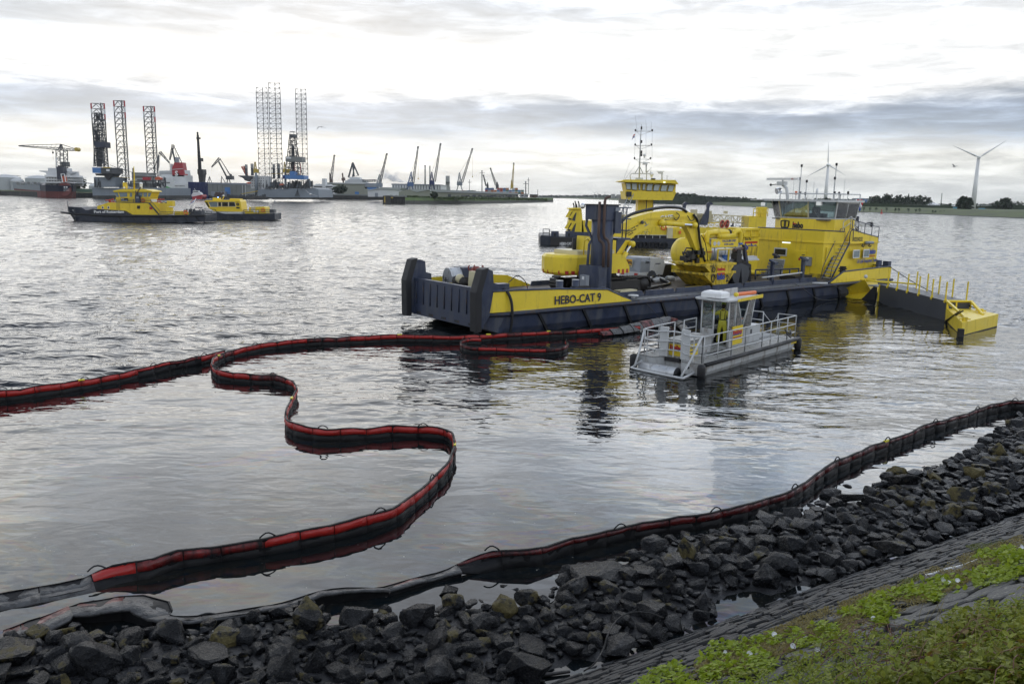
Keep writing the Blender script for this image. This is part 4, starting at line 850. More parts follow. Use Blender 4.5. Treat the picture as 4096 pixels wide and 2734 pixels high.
b.tb('suction_hose', M.blks, smooth([(13.5, 2.8, DK+.14), (16, 3.6, DK+.14), (18.5, 4.6, DK+.14), (19.2, 6.2, DK+.3), (20.5, 7.5, DK+.8), (21.0, 8.3, DK+.5)], 5), .11, 8)
b.tb('mooring_line', M.blks, smooth([tuple(H(2530, 1200, y=-.05)), tuple(H(2570, 1205, y=-.14)), tuple(H(2600, 1230, y=-.16)), tuple(H(2640, 1275, y=-.16))], 4), .02, 4)
b.tb('mooring_line', M.blks, smooth([tuple(H(3180, 1135, z=DK+.1)), tuple(H(3205, 1150, y=-.15)), tuple(H(3260, 1190, y=-.25)), tuple(H(3300, 1200, y=-.4)), tuple(H(3350, 1196, y=-.5))], 4), .03, 4)
b.tb('mooring_line', M.blks, smooth([tuple(H(3320, 1130, z=DK+.1)), tuple(H(3350, 1150, y=-.2)), tuple(H(3365, 1165, y=-.4))], 4), .025, 4)
# stern bulwark
sb = b.p(MB().ext([(30.2, -.03, DK+.02), (38.5, -.03, DK+.02), (38.5, .0, 2.1), (36, .0, 2.05), (31.9, .0, 1.95)], (0, .08, 0)), 'bulwark', M.yel)
b.tb('bulwark_rail', M.navy, [(30.1, .03, DK+.05), (31.9, .03, 1.98), (36, .03, 2.08), (38.5, .03, 2.12), (38.6, 2, 2.12)], .06, 6)
b.bx('stern_bulwark', M.yel, 38.5, 38.6, 0, 8.9, DK, 2.1)
b.cy('bitts', M.navy, (38.25, .85, DK), (38.25, .85, 2.55), .22, n=12); b.bx('bitts', M.navy, 38.35, 38.8, .15, .6, 2.0, 2.5)
b.p(MB().lathe((32.6, .5, DK), [(.2, 0), (.2, .7), (.3, .72), (.3, .8), (.2, .82), (.2, .88), (.3, .9), (.3, .98), (.2, 1.0), (.25, 1.1)], 10), 'fairlead_roller', M.blk)
# ---- deckhouse and wheelhouse
FX = 33.0
def F(px, py): return H(px, py, x=FX)
yL, yR = F(3022, 1080).y, F(3284, 1100).y; zb1, zb2 = 3.84, 4.72      # ledge, rail
AX = 34.6; yS = 1.45
house = b.p(MB().ext([(FX, yL, DK), (FX, yR, DK), (AX, yS+.4, DK), (38.9, yS, DK), (38.9, yL, DK)], (0, 0, zb1-DK)), 'deckhouse', M.yel)
b.p(MB().ext([(FX-.09, yL+.05, zb1), (FX-.09, yR-.02, zb1), (AX-.05, yS+.3, zb1), (AX+.1, yS+.3, zb1), (FX+.1, yR+.1, zb1), (FX+.1, yL+.05, zb1)], (0, 0, .09)), 'ledge', M.yel, parent=house)
b.p(MB().ext([(FX-.02, yL+.05, zb1), (FX-.02, yR-.02, zb1), (AX-.0, yS+.35, zb1), (AX+.1, yS+.4, zb1), (FX+.08, yR+.1, zb1), (FX+.08, yL, zb1)], (0, 0, zb2-zb1+.05)), 'upper_bulwark', M.yel, parent=house)
b.tb('upper_rail', M.navy, [(FX, yL+.05, zb2+.08), (FX, yR-.02, zb2+.08), (AX, yS+.35, zb2+.02)], .045, 5, house)
# after house
ax0 = H(3395, 1000, y=yS).x; 
b.p(MB().ext([(ax0, yS-.02, zb1), (38.9, yS-.02, zb1), (38.9, yS-.02, 3.97), (38.85, yS-.02, 4.25), (36.8, yS-.02, 4.55), (ax0+.3, yS-.02, 4.85), (ax0, yS-.02, 4.75)], (0, .08, 0)), 'stair_bulwark', M.yel, parent=house)
b.bx('after_ledge', M.yel, ax0, 39.0, yS-.09, yS-.02, zb1, zb1+.07, house)
b.tb('stair_bulwark_rail', M.navy, [(ax0, yS, 3.9), (ax0, yS, 4.75), (ax0+.3, yS, 4.9), (36.8, yS, 4.6), (38.85, yS, 4.3), (38.9, yS, 3.9)], .04, 5, house)
b.rail('roof_railing', M.navy, [(ax0+.2, yS, 4.75), (36.8, yS, 4.45), (38.9, yS, 4.15)], .9, .03, (1.,), 1.2, house)
def win(x0, x1, z0, z1, y, name='window'):
    f = b.p(MB().box(x0, x1, y-.03, y+.02, z0, z1), name, M.wht, parent=house, bevel=.02); b.bx('pane', M.glassp, x0+.07, x1-.07, y-.04, y-.02, z0+.07, z1-.07, f)
ww = [H(3412, 999, y=yS), H(3435, 1031, y=yS), H(3453, 997, y=yS), H(3473, 1029, y=yS)]
win(ww[0].x, ww[1].x, ww[1].z, ww[0].z, yS-.03); win(ww[2].x, ww[3].x, ww[3].z, ww[2].z, yS-.03)
def hebo(th, pa, pb, plane, size, sub=True, top=M.txtr, low=M.txtbl):
    a = th.hit(*pa, **plane); c = th.hit(*pb, **plane); text('hebo', low, th.r, a, c-a, (0, 0, 1), size, width=(c-a).length, bold=.06)
    if sub: 
        q = a+V((0, 0, -size*.42)); text('MARITIEMSERVICE', top, th.r, q, c-a, (0, 0, 1), size*.24, width=(c-a).length, bold=.02)
    n_ = (c-a).normalized(); nz_ = n_.cross(V((0, 0, 1))); e = a+nz_*.006+V((0, 0, size*.36)); 
    text('hebo', top, th.r, a+nz_*.004, c-a, (0, 0, 1), size, width=(c-a).length, bold=.05) if False else None
hebo(b, (3477, 1015), (3502, 1013), dict(y=yS-.05), .55)
txt_px(b, 'Oil Spill Response Team', M.txtbl, (3427, 1052), (3508, 1045), dict(y=yS-.05), .42, bold=.02); txt_px(b, '02334232', M.txtb, (3415, 965), (3450, 964), dict(y=yS-.05), .45)
b.cy('strip_lamp', M.mgry, H(3462, 970, y=yS-.2), H(3492, 970, y=yS-.2), .11, parent=house); 
for px in (3451, 3478): b.p(MB().tube([H(px, 976, y=yS-.1), H(px-3, 984, y=yS-.25), H(px+2, 987, y=yS-.35), H(px+6, 982, y=yS-.35)], .05, 6), 'vent_hook', M.blk, parent=house)
# front wall details
a, c = F(3098, 989), F(3147, 1025); f = b.p(MB().box(FX-.05, FX+.01, c.y, a.y, c.z, a.z), 'window', M.gry, parent=house, bevel=.04); b.bx('pane', M.glassd, FX-.06, FX-.04, c.y+.1, a.y-.1, c.z+.1, a.z-.1, f)
a, c = F(3177, 1000), F(3222, 1084); d_ = b.p(MB().box(FX-.08, FX, c.y, a.y, c.z, a.z), 'door', M.yel, parent=house, bevel=.02); b.cy('handle', M.navy, (FX-.12, c.y+.1, a.z-.3), (FX-.12, c.y+.35, a.z-.3), .025, parent=d_)
b.bx('door_sign', M.red, FX-.085, FX-.08, (a.y+c.y)/2-.08, (a.y+c.y)/2+.08, a.z-.75, a.z-.55, d_)
for z in (a.z-.25, c.z+.35): b.bx('hinge', M.yel, FX-.12, FX-.05, a.y-.15, a.y+.08, z-.05, z+.05, d_)
a, c = F(3221, 1026), F(3246, 1063); d_ = b.bx('meter_box', M.mgry, FX-.16, FX, c.y, a.y, c.z, a.z, house); b.bx('box_label', M.wht, FX-.165, FX-.16, (a.y+c.y)/2-.1, (a.y+c.y)/2+.1, a.z-.18, a.z-.03, d_)
a, c = F(3133, 967), F(3164, 973); b.bx('tube_lamp', M.lampw, FX-.15, FX-.08, c.y, a.y, c.z, a.z, house); b.bx('lamp_housing', M.gry, FX-.13, FX-.05, c.y-.03, a.y+.03, a.z, a.z+.04, house)
# door in the angled corner
p0, p1 = V((FX, yR, 0)), V((AX, yS+.4, 0)); dd = (p1-p0).normalized(); nn = V((dd.y, -dd.x, 0))*-1
nn = V((-dd.y, dd.x, 0)); nn = nn if nn.dot(V((-1, -1, 0))) > 0 else -nn
q = p0+dd*.25; d_ = b.p(MB().ext([q+nn*.02+V((0, 0, DK+.15)), q+dd*1.1+nn*.02+V((0, 0, DK+.15)), q+dd*1.1+nn*.02+V((0, 0, 3.55)), q+nn*.02+V((0, 0, 3.55))], nn*.07), 'door', M.yel, parent=house)
b.p(MB().sph(q+dd*.5+nn*.1+V((0, 0, 2.75)), .07, 8, 4), 'porthole_sign', M.blue, parent=d_); 
# stair with treads
s0, s1 = H(3318, 1107, y=1.1), H(3380, 975, y=1.1); s0.z = DK+.05; s0.y = s1.y = 1.15
st_ = V((s0.x, 1.15, DK)); en = V((ax0-.15, 1.35, zb1+.1)); st_ = V((ax0-2.3, 1.35, DK))
stair = b.p(MB().tube([st_, en], .06, 4).tube([st_+V((0, .75, 0)), en+V((0, .75, 0))], .06, 4), 'stair', M.navy)
for k in range(10): q = st_+(en-st_)*((k+.6)/10.5); b.bx('tread', M.alu, q.x-.13, q.x+.13, q.y, q.y+.75, q.z-.02, q.z+.02, stair)
for o_ in (0, .75): b.tb('handrail', M.navy, [st_+V((-.1, o_, .2)), st_+V((.1, o_, 1.0)), en+V((-.1, o_, 1.0)), en+V((.4, o_, 1.05)), en+V((.45, o_, .1))], .03, 5, stair)
# wheelhouse
def ply(pts, z, sc=1., c=(35.6, 4.4)): return [(c[0]+(x-c[0])*sc, c[1]+(y-c[1])*sc, z) for x, y in pts]
wz0, wz1, wz2 = 3.9, 5.62, 6.92
base = [(34.3, 7.75), (33.35, 6.5), (33.35, 4.15), (34.2, 2.45), (37.0, 2.45), (37.0, 7.75)]
wh = b.p(MB().loft([ply(base, wz0, 1.0), ply(base, wz1, 1.0)]), 'wheelhouse', M.yel)
mb = MB(); mb.loft([ply(base, wz1, 1.01), ply(base, wz1+.10, 1.02)]); b.p(mb, 'window_sill', M.gry, parent=wh)
lo, hi = ply(base, wz1+.10, 1.015), ply(base, wz2, 1.10)
for i in range(6):
    j = (i+1) % 6; a, c, d, e = V(lo[i]), V(lo[j]), V(hi[j]), V(hi[i])
    b.p(MB().tube([a, e], .055, 4), 'window_post', M.cream if i in (1, 2) else M.gry, parent=wh)
    nspl = {0: 1, 1: 1, 2: 1, 3: 2, 4: 3, 5: 2}[i]
    for k in range(nspl):
        f0, f1 = k/nspl, (k+1)/nspl; A_, B_, C_, D_ = a.lerp(c, f0), a.lerp(c, f1), e.lerp(d, f1), e.lerp(d, f0)
        if k: b.tb('window_post', M.gry, [A_, D_], .04, 4, wh)
        n_ = (B_-A_).cross(D_-A_).normalized()*.015; b.p(MB().ext([A_+(B_-A_)*.03, B_-(B_-A_)*.03, C_, D_], n_), 'window', M.glass, parent=wh)
b.bx('wheelhouse_floor', M.dgry, 33.6, 36.9, 2.7, 7.6, wz1-.1, wz1-.02, wh)
cons = b.bx('console', M.dgry, 34.0, 34.7, 3.4, 6.6, wz1-.1, wz1+.42, wh); b.bx('seat_back', M.blk, 35.4, 35.6, 4.6, 5.2, wz1, wz1+.9, wh)
b.p(MB().ext([(35.0, 5.3, wz1+.1), (35.0, 6.1, wz1+.1), (35.0, 5.8, wz1+.8)], (.03, 0, 0)), 'folded_chart', M.wht, parent=wh)
roof = ply([(33.6, 8.6), (32.7, 6.8), (32.7, 3.9), (33.7, 2.0), (37.4, 2.0), (37.4, 8.6)], wz2, 1.0); b.p(MB().ext(roof, (0, 0, .16)), 'wheelhouse_roof', M.gry, parent=wh)
b.p(MB().ext([(33.3, 8.5, wz2+.05), (34.9, 8.5, wz2+.05), (34.9, 9.8, wz2+.02), (33.6, 9.8, wz2+.02)], (0, 0, .06)), 'roof_awning', M.gry, parent=wh)
b.rail('roof_frame', M.gry, [(33.9, 7.2, wz2+.1), (34.4, 2.3, wz2+.1), (37.2, 2.3, wz2+.1)], .5, .05, (1.,), 4., wh)
for (px, py) in ((3055, 817), (3277, 815)): q = H(px, py, x=33.0); b.bx('roof_floodlight', M.chr, q.x-.1, q.x+.1, q.y-.2, q.y+.2, q.z-.12, q.z+.15, wh)
ra = F(3137, 830); rt_ = F(3115, 760)
rad = b.tb('radar_arm', M.gry, [(33.1, 5.95, wz2-.1), (33.0, 5.9, wz2+.35), (33.0, 6.05, wz2+1.0), (33.1, 6.5, wz2+1.25)], [.1, .13, .12, .1], 6, wh)
b.bx('radar_motor', M.gry, 32.9, 33.3, 6.2, 6.9, wz2+1.2, wz2+1.5, wh); a, c = F(3066, 739), F(3190, 739)
rs_ = b.bx('radar_scanner', M.wht, 32.95, 33.2, c.y, a.y, wz2+1.62, wz2+1.78, wh); text('JRC', M.txtr, b.r, (32.94, c.y+.55, wz2+1.65), (0, -1, 0), (0, 0, 1), .14)
b.cy('radar_spindle', M.gry, (33.1, (a.y+c.y)/2, wz2+1.45), (33.1, (a.y+c.y)/2, wz2+1.65), .07, parent=wh)
b.p(MB().sph((33.0, 7.5, wz2+1.25), .1).cyl((33.0, 7.5, wz2+1.25), (33.1, 6.8, wz2+1.3), .03), 'horn', M.blk, parent=wh)
b.p(MB().cyl((32.8, 6.8, wz2+.75), (33.15, 6.65, wz2+.85), .24, .2, 10), 'searchlight', M.chr, parent=wh)
for px, top, kind in ((3197, 668, 'l'), (3194, 720, 's'), (3222, 730, 'l'), (3252, 727, 'w'), (3335, 663, 'l'), (3333, 718, 's'), (3374, 717, 'w'), (3171, 722, 'w'), (3355, 778, 's'), (3183, 776, 'o'), (3200, 777, 's'), (3220, 779, 's'), (3337, 776, 's'), (3391, 776, 's'), (3266, 770, 'b'), (3231, 768, 'w')):
    bo, to = H(px, 790, x=34.5), H(px, top, x=34.5); r_ = {'l': .035, 's': .03, 'w': .015, 'o': .03, 'b': .03}[kind]
    an = b.cy('antenna', M.gry, (34.5, bo.y, wz2+.15), (34.5, bo.y, to.z), r_, n=5, parent=wh)
    if kind in 'ls': b.cy('nav_light', M.blk, (34.5, bo.y, to.z), (34.5, bo.y, to.z+.2), .08, parent=an)
    if kind == 'o': b.cy('beacon', M.org, (34.5, bo.y, to.z-.05), (34.5, bo.y, to.z+.22), .1, parent=an)
    if kind == 'b': b.cy('gps_antenna', M.wht, (34.5, bo.y, to.z-.05), (34.5, bo.y, to.z+.3), .09, parent=an)
a, c = H(3121, 918, x=33.32), H(3157, 882, x=33.32); wy = (a.y+c.y)/2
sh = [(0, .98), (.95, .85), (.9, -.1), (.55, -.75), (0, -1), (-.55, -.75), (-.9, -.1), (-.95, .85)]; sc_ = (a.y-c.y)/2
ring = MB()
for i in range(8):
    x0, z0 = sh[i]; x1, z1 = sh[(i+1) % 8]; ring.tube([(33.33, wy+x0*sc_, (a.z+c.z)/2+z0*sc_), (33.33, wy+x1*sc_, (a.z+c.z)/2+z1*sc_)], .055, 4)
em = b.p(ring, 'shield_emblem', M.txtk, parent=wh); b.p(MB().box(33.32, 33.34, wy-.08, wy+.08, (a.z+c.z)/2-.1, (a.z+c.z)/2+sc_*.85).box(33.32, 33.34, wy-.2, wy+.2, (a.z+c.z)/2-.35, (a.z+c.z)/2-.12), 'emblem_hook', M.txtk, parent=em)
b.p(MB().tube([(33.33, wy-sc_*.5, (a.z+c.z)/2-sc_*.6), (33.33, wy-sc_*.15, (a.z+c.z)/2-sc_*.45), (33.33, wy+.1, (a.z+c.z)/2-sc_*.62), (33.33, wy+sc_*.5, (a.z+c.z)/2-sc_*.5)], .035, 4), 'emblem_wave', M.txtk, parent=em)
a, c = H(3169, 910, x=33.33), H(3212, 910, x=33.33); q = text('hebo', M.txtk, b.r, (33.33, a.y, a.z), (0, -1, 0), (0, 0, 1), .62, width=abs(c.y-a.y), bold=.06); text('MARITIEMSERVICE', M.txtr, b.r, (33.33, a.y, a.z-.22), (0, -1, 0), (0, 0, 1), .15, width=abs(c.y-a.y))
b.bx('lettering_top_band', M.txtr, 33.325, 33.335, a.y-.3, a.y-.02, a.z+.28, a.z+.36)
# after deck davit crane, gangway and flag
dv = b.p(MB().tube([(38.3, 3.0, 4.0), (38.3, 3.0, 5.85)], .13, 8), 'davit_post', M.navy)
a, c = H(3375, 897, y=3.0), H(3480, 893, y=3.0); b.p(MB().ext([(a.x, 2.85, a.z-.15), (c.x, 2.85, c.z-.3), (c.x, 2.85, c.z), (a.x, 2.85, a.z+.2)], (0, .3, 0)), 'davit_boom', M.alu, parent=dv); b.cy('davit_head', M.blk, (c.x, 2.8, c.z-.1), (c.x, 3.2, c.z-.1), .2, parent=dv)
b.rail('upper_stair_rail', M.gry, [(35.0, 2.2, 4.5), (36.0, 2.2, 4.9), (37.6, 2.2, 4.2)], .95, .03, (1., .5), 1., house)
fl0, fl1 = H(3387, 892, y=2.5), H(3426, 797, y=2.5); b.tb('flagpole', M.wht, [fl0, fl1], .035, 5)
M.flr, M.flw, M.flb = mat('flag_red', (.5, .03, .03), .8), mat('flag_white', (.7, .7, .7), .8), mat('flag_blue', (.03, .08, .35), .8)
fd = (H(3465, 815, y=2.5)-H(3423, 805, y=2.5)); fd.y = 0; fdir = V((fd.x, 0, 0)); pole = (fl0-fl1).normalized()
def flag(th, o_, dx, dn, lx_, lz_, nm='flag'):
    dx, dn = V(dx).normalized(), V(dn).normalized(); nn_ = dx.cross(dn)
    fo = bpy.data.objects.new(nm, None); COL.objects.link(fo); fo.parent = th.r
    for k, m_ in enumerate((M.flr, M.flw, M.flb)):
        pts = []; mb = MB(); n = 8
        rg = [[V(o_)+dx*(lx_*i/n)+dn*(lz_*(k+e_)/3+lz_*.55*math.sin(i/n*2.6)*-.35+lz_*.5*(i/n)**2)+nn_*(.1*lz_*math.sin(i*1.1)+th_) for e_, th_ in ((0, 0), (1, 0), (1, .012), (0, .012))] for i in range(n+1)]
        mb.loft(rg); mb.build('stripe', m_, fo, smooth=True)
flag(b, fl1+pole*.1, (1, -.05, .05), pole, 1.2, .75)
# ---------------------------------------------------------------- things standing on the barge
def rebase(t, bp):
    bp = V(bp); rot = Matrix.Rotation(t.rz, 3, 'Z'); t.r.location = V(t.loc)+rot @ bp
    for c in COL.objects:
        if c.parent == t.r: c.matrix_basis = Matrix.Translation(-bp) @ c.matrix_basis
def BT(name, label, cat, group=None): return T(name, label, cat, BO, BA, group)
e = BT('excavator', 'yellow tracked excavator with long boom reaching over the yellow skips', 'excavator'); DZ = DK+.06
def track(y):
    prof = [(9.7, DZ), (14.0, DZ), (14.45, DZ+.25), (14.5, DZ+.6), (14.2, DZ+.9), (9.6, DZ+.9), (9.25, DZ+.6), (9.3, DZ+.25)]
    ch = e.p(MB().ext([(x, y+.1, z) for x, z in [(9.9, DZ+.12), (13.9, DZ+.12), (14.2, DZ+.5), (13.9, DZ+.75), (9.9, DZ+.75), (9.6, DZ+.5)]], (0, .45, 0)), 'track_frame', M.stl)
    pts = prof+[prof[0]]; cum = 0
    for (x0, z0), (x1, z1) in zip(pts, pts[1:]):
        l = math.hypot(x1-x0, z1-z0); n = max(1, round(l/.21)); tx_, tz_ = (x1-x0)/l, (z1-z0)/l; nx, nz = tz_, -tx_
        for k in range(n):
            c = (k+.5)/n; cx, cz = x0+(x1-x0)*c, z0+(z1-z0)*c; a = .09
            e.p(MB().ext([(cx-tx_*a, y, cz-tz_*a), (cx+tx_*a, y, cz+tz_*a), (cx+tx_*a+nx*.04, y, cz+tz_*a+nz*.04), (cx+nx*.075, y, cz+nz*.075), (cx-tx_*a+nx*.03, y, cz-tz_*a+nz*.03)], (0, .68, 0)), 'track_shoe', M.stl, parent=ch)
    for x in (9.75, 14.0): e.cy('sprocket', M.stl, (x, y+.04, DZ+.48), (x, y+.6, DZ+.48), .36, n=14, parent=ch)
    for k in range(6): e.cy('track_roller', M.stl, (10.4+k*.62, y+.05, DZ+.18), (10.4+k*.62, y+.6, DZ+.18), .13, n=8, parent=ch)
track(2.6); track(5.5)
e.bx('undercarriage', M.stl, 11.0, 12.9, 3.2, 5.6, DZ+.45, DZ+.9); e.cy('slew_ring', M.stl, (12, 4.35, DZ+.85), (12, 4.35, DZ+1.15), .75, n=16)
zb, zt = 2.45, 3.62
cwp = [(9.6, 2.95), (8.6, 3.0), (7.95, 3.4), (7.65, 4.0), (7.65, 4.8), (7.95, 5.4), (8.6, 5.75), (9.6, 5.8)]
e.p(MB().loft([[(x+.12, 4.37+(y-4.37)*.95, zb) for x, y in cwp], [(x, y, zb+.15) for x, y in cwp], [(x, y, zt-.15) for x, y in cwp], [(x+.15, 4.37+(y-4.37)*.93, zt) for x, y in cwp]]), 'counterweight', M.yel)
M.warn = M.red
for k in range(9):
    a = 2.6+k*.3
e.bx('engine_housing', M.yel, 9.62, 12.0, 2.95, 5.8, zb+.02, zt-.02)
e.bx('engine_hatch', M.cream, 8.9, 11.9, 3.3, 5.4, zt, zt+.22)
for k in range(3): e.p(MB().ext([(9.9+k*.45, 2.945, zb+.05), (10.1+k*.45, 2.945, zb+.05), (10.1+k*.45, 2.945, zb+.27), (9.9+k*.45, 2.945, zb+.27)], (0, .01, 0)), 'warning_stripe', M.red)
for k in range(3): e.p(MB().ext([(11.9+k*.36, 2.94, zb+.0), (12.08+k*.36, 2.94, zb+.0), (12.08+k*.36, 2.94, zb+.24), (11.9+k*.36, 2.94, zb+.24)], (0, .01, 0)), 'warning_stripe', M.red)
for k, (x, y) in enumerate([(9.1, 2.97), (8.75, 3.0), (8.35, 3.15), (8.05, 3.35), (7.82, 3.7), (7.68, 4.1), (7.66, 4.5), (7.72, 5.0)]):
    e.p(MB().ext([(x-.03, y-.04, zb+.06), (x+.14, y-.04-(.1 if k > 1 else 0), zb+.06), (x+.12, y-.04-(.1 if k > 1 else 0), zb+.26), (x-.05, y-.04, zb+.26)], (.02, .04, 0)), 'warning_stripe', M.red)
e.p(MB().ext([(12.0, 2.95, zb), (12.9, 2.95, zb), (12.9, 2.95, zb+.35), (12.4, 2.95, zt-.1), (12.0, 2.95, zt)], (0, .9, 0)), 'side_tank', M.yel)
cab = e.p(MB().ext([(12.7, 4.9, zb), (14.5, 4.9, zb), (14.6, 4.9, zb+.9), (14.0, 4.9, zb+1.75), (12.7, 4.9, zb+1.75)], (0, .95, 0)), 'cab', M.cream); e.p(MB().ext([(13.0, 4.88, zb+.8), (14.4, 4.88, zb+.8), (13.9, 4.88, zb+1.6), (13.0, 4.88, zb+1.6)], (0, .01, 0)), 'cab_window', M.glassd, parent=cab)
e.p(MB().ext([(10.0, 3.5, zt+.2), (11.5, 3.5, zt+.2), (11.4, 3.5, zt+.9), (10.1, 3.5, zt+1.05)], (0, 1.2, 0)), 'filter_box', M.yel)
e.tb('exhaust', M.blk, [(9.8, 4.6, zt+.1), (9.8, 4.6, zt+.9)], .13, 8); e.tb('grab_rail', M.yel, [(9.3, 3.2, zt), (9.3, 3.2, zt+.8), (9.6, 3.25, zt+.95), (9.9, 3.3, zt+.7)], .05, 6)
# boom: a bent box girder in the plane y = 4.4
BY = 4.15
def bp_(px, py, y=BY): q = e.hit(px, py, y=y); return (q.x, q.z)
up_ = [bp_(*q) for q in ((2425, 985), (2458, 929), (2490, 897), (2522, 873), (2603, 850), (2683, 841), (2740, 843), (2782, 856))]
lo_ = [bp_(*q) for q in ((2790, 893), (2735, 896), (2651, 900), (2603, 908), (2560, 925), (2525, 955), (2505, 985), (2480, 1030), (2465, 1075), (2425, 1080))]
boom = e.p(MB().ext([(x, BY, z) for x, z in up_+lo_], (0, .55, 0)), 'boom', M.yel)
tip = bp_(2778, 878)
st0, st1 = bp_(2757, 865), bp_(2830, 1058)
sk = [bp_(*q) for q in ((2735, 870), (2782, 858), (2797, 875), (2790, 900), (2848, 1060), (2812, 1062), (2762, 935), (2742, 895))]
stick = e.p(MB().ext([(x, BY+.06, z) for x, z in sk], (0, .42, 0)), 'stick', M.yel)
def ram(pa, pb, y, r, f=.6, par=None):
    a, c = bp_(*pa), bp_(*pb); a, c = V((a[0], y, a[1])), V((c[0], y, c[1])); md = a.lerp(c, f)
    q = e.cy('hydraulic_cylinder', M.yel, a, md, r, n=10, parent=par); e.cy('piston_rod', M.chr, md, c, r*.5, n=8, parent=par)
    e.cy('pivot_pin', M.yel, a-V((0, .15, 0)), a+V((0, .15, 0)), r*1.3, parent=par); e.cy('pivot_pin', M.yel, c-V((0, .15, 0)), c+V((0, .15, 0)), r*1.2, parent=par)
ram((2640, 892), (2770, 900), BY-.15, .17, .65, boom); ram((2462, 1062), (2518, 975), BY-.2, .16, .6, boom); ram((2462, 1030), (2520, 965), BY+.75, .16, .6, boom)
hs = [(bp_(*q)) for q in ((2440, 950), (2480, 895), (2520, 862), (2590, 842), (2660, 832), (2720, 835), (2745, 850))]
e.tb('hydraulic_hose', M.blks, smooth([(x, BY-.02, z+.05) for x, z in hs], 4), .10, 7, boom)
hs = [(bp_(*q)) for q in ((2770, 858), (2785, 880), (2790, 920), (2795, 965), (2805, 1010), (2815, 1045))]
e.tb('hydraulic_hose', M.blks, smooth([(x, BY-.1, z) for x, z in hs], 4), .085, 7, stick)
for pts in (((2700, 850), (2712, 862), (2700, 880), (2690, 872)), ((2745, 862), (2756, 880), (2768, 880), (2775, 862)), ((2800, 940), (2815, 970), (2822, 1010), (2826, 1050))):
    e.tb('thin_hose', M.blks, smooth([(bp_(*q)[0], BY-.12, bp_(*q)[1]) for q in pts], 4), .03, 5, boom)
for k in range(3): a = bp_(2650+k*28, 884-k*8); e.p(MB().tube([(bp_(2480+k*5, 930-k*2)[0], BY-.03, bp_(2480+k*5, 930-k*2)[1]), (bp_(2590, 872+k*3)[0], BY-.03, bp_(2590, 872+k*3)[1]), (bp_(2740, 866+k*4)[0], BY-.03, bp_(2740, 866+k*4)[1])], .025, 4), 'hydraulic_line', M.yel, parent=boom)
def e_text(body, pa, pb, size, m, **k):
    a, c = bp_(*pa), bp_(*pb); d_ = V((c[0]-a[0], 0, c[1]-a[1])); text(body, m, e.r, (a[0], BY-.01, a[1]), d_, (0, 0, 1), size, width=d_.length, **k)
dk = [bp_(*q) for q in ((2638, 888), (2692, 862), (2700, 862), (2712, 870), (2690, 880))]
e.p(MB().ext([(bp_(*q)[0], BY-.012, bp_(*q)[1]) for q in ((2640, 885), (2640, 868), (2692, 862), (2710, 872))], (0, .008, 0)), 'boom_badge', M.dgry, parent=boom)
e_text('CASE', (2640, 880), (2690, 875), .40, M.txtw, bold=.03)
e_text('+31 (0)38 - 38 68 180', (2490, 937), (2553, 903), .26, M.txtb); e_text('Zwartsluis - Rotterdam', (2500, 941), (2545, 917), .15, M.txtb); e_text('Dordrecht', (2514, 943), (2533, 932), .15, M.txtb)
e.p(MB().ext([(bp_(*q)[0], BY-.012, bp_(*q)[1]) for q in ((2575, 905), (2598, 893), (2590, 899), (2582, 905))], (0, .008, 0)), 'boat_emblem', M.blue, parent=boom)
e.p(MB().tube([(bp_(*q)[0], BY-.02, bp_(*q)[1]) for q in ((2585, 898), (2574, 879), (2568, 884))], .03, 4), 'crane_emblem', M.mgry, parent=boom)
e.p(MB().sph((bp_(2562, 889)[0], BY-.15, bp_(2562, 889)[1]), .12, 8, 5), 'work_lamp', M.dgry, parent=boom)
rebase(e, (12, 4.35, DK+.05))
# skips, one nested on the other
def skip(t, dz, worn):
    x0, x1, y0, y1 = 18.75, 21.3, 1.75, 4.3; z0, z1 = DK+.08+dz, DK+1.05+dz
    # long side faces the water; ends slope
    pr = [(x0+1.0, z0), (x1-.55, z0), (x1+.3, z1), (x0-.35, z1)]
    mb = MB(); th_ = .05
    for ya in (y0, y1-th_): mb.ext([(x, ya, z) for x, z in pr], (0, th_, 0))
    mb.box(x0+1.0, x1-.55, y0+th_, y1-th_, z0, z0+th_)
    for a, c in ((pr[0], pr[3]), (pr[1], pr[2])): s_ = 1 if c[0] > a[0] else -1; mb.ext([(a[0], y0+th_, a[1]), (c[0], y0+th_, c[1]), (c[0]-s_*th_, y0+th_, c[1]), (a[0]-s_*th_, y0+th_, a[1])], (0, y1-y0-2*th_, 0))
    sh_ = t.p(mb, 'skip_body', worn)
    for ya in (y0-.05, y1): t.bx('rim', worn, x0-.42, x1+.36, ya, ya+.07, z1-.08, z1+.06, sh_)
    for xa in (x0-.44, x1+.32): t.bx('rim', worn, xa, xa+.07, y0-.05, y1+.07, z1-.08, z1+.06, sh_)
    for xa in (x0+.95, x1-.75): t.bx('side_rib', worn, xa, xa+.1, y0-.06, y0, z0+.05, z1-.08, sh_)
    return sh_
s1 = BT('skip', 'oil-stained yellow skip number 2 standing on the deck beneath another', 'skip', 'yellow skips'); skip(s1, 0, M.yeld)
a, c = s1.hit(2916, 1122, y=1.7), s1.hit(2922, 1122, y=1.7); text('2', M.txtk, s1.r, (20.65, 1.68, DK+.45), (1, 0, 0), (0, 0, 1), .62, bold=.02)
text('hebo', M.txtbl, s1.r, (19.72, 1.68, DK+.62), (1, 0, 0), (0, 0, 1), .55, width=.8, bold=.05); s1.bx('lettering_top_band', M.txtr, 19.72, 20.5, 1.685, 1.7, DK+.95, DK+1.05)
s1.p(MB().tube([(19.35+.18*math.cos(q*math.pi/4)*(1 if math.sin(q*math.pi/4) > -.5 else .6), 1.68, DK+.72+.27*math.sin(q*math.pi/4)) for q in range(9)], .035, 4), 'shield_emblem', M.txtk)
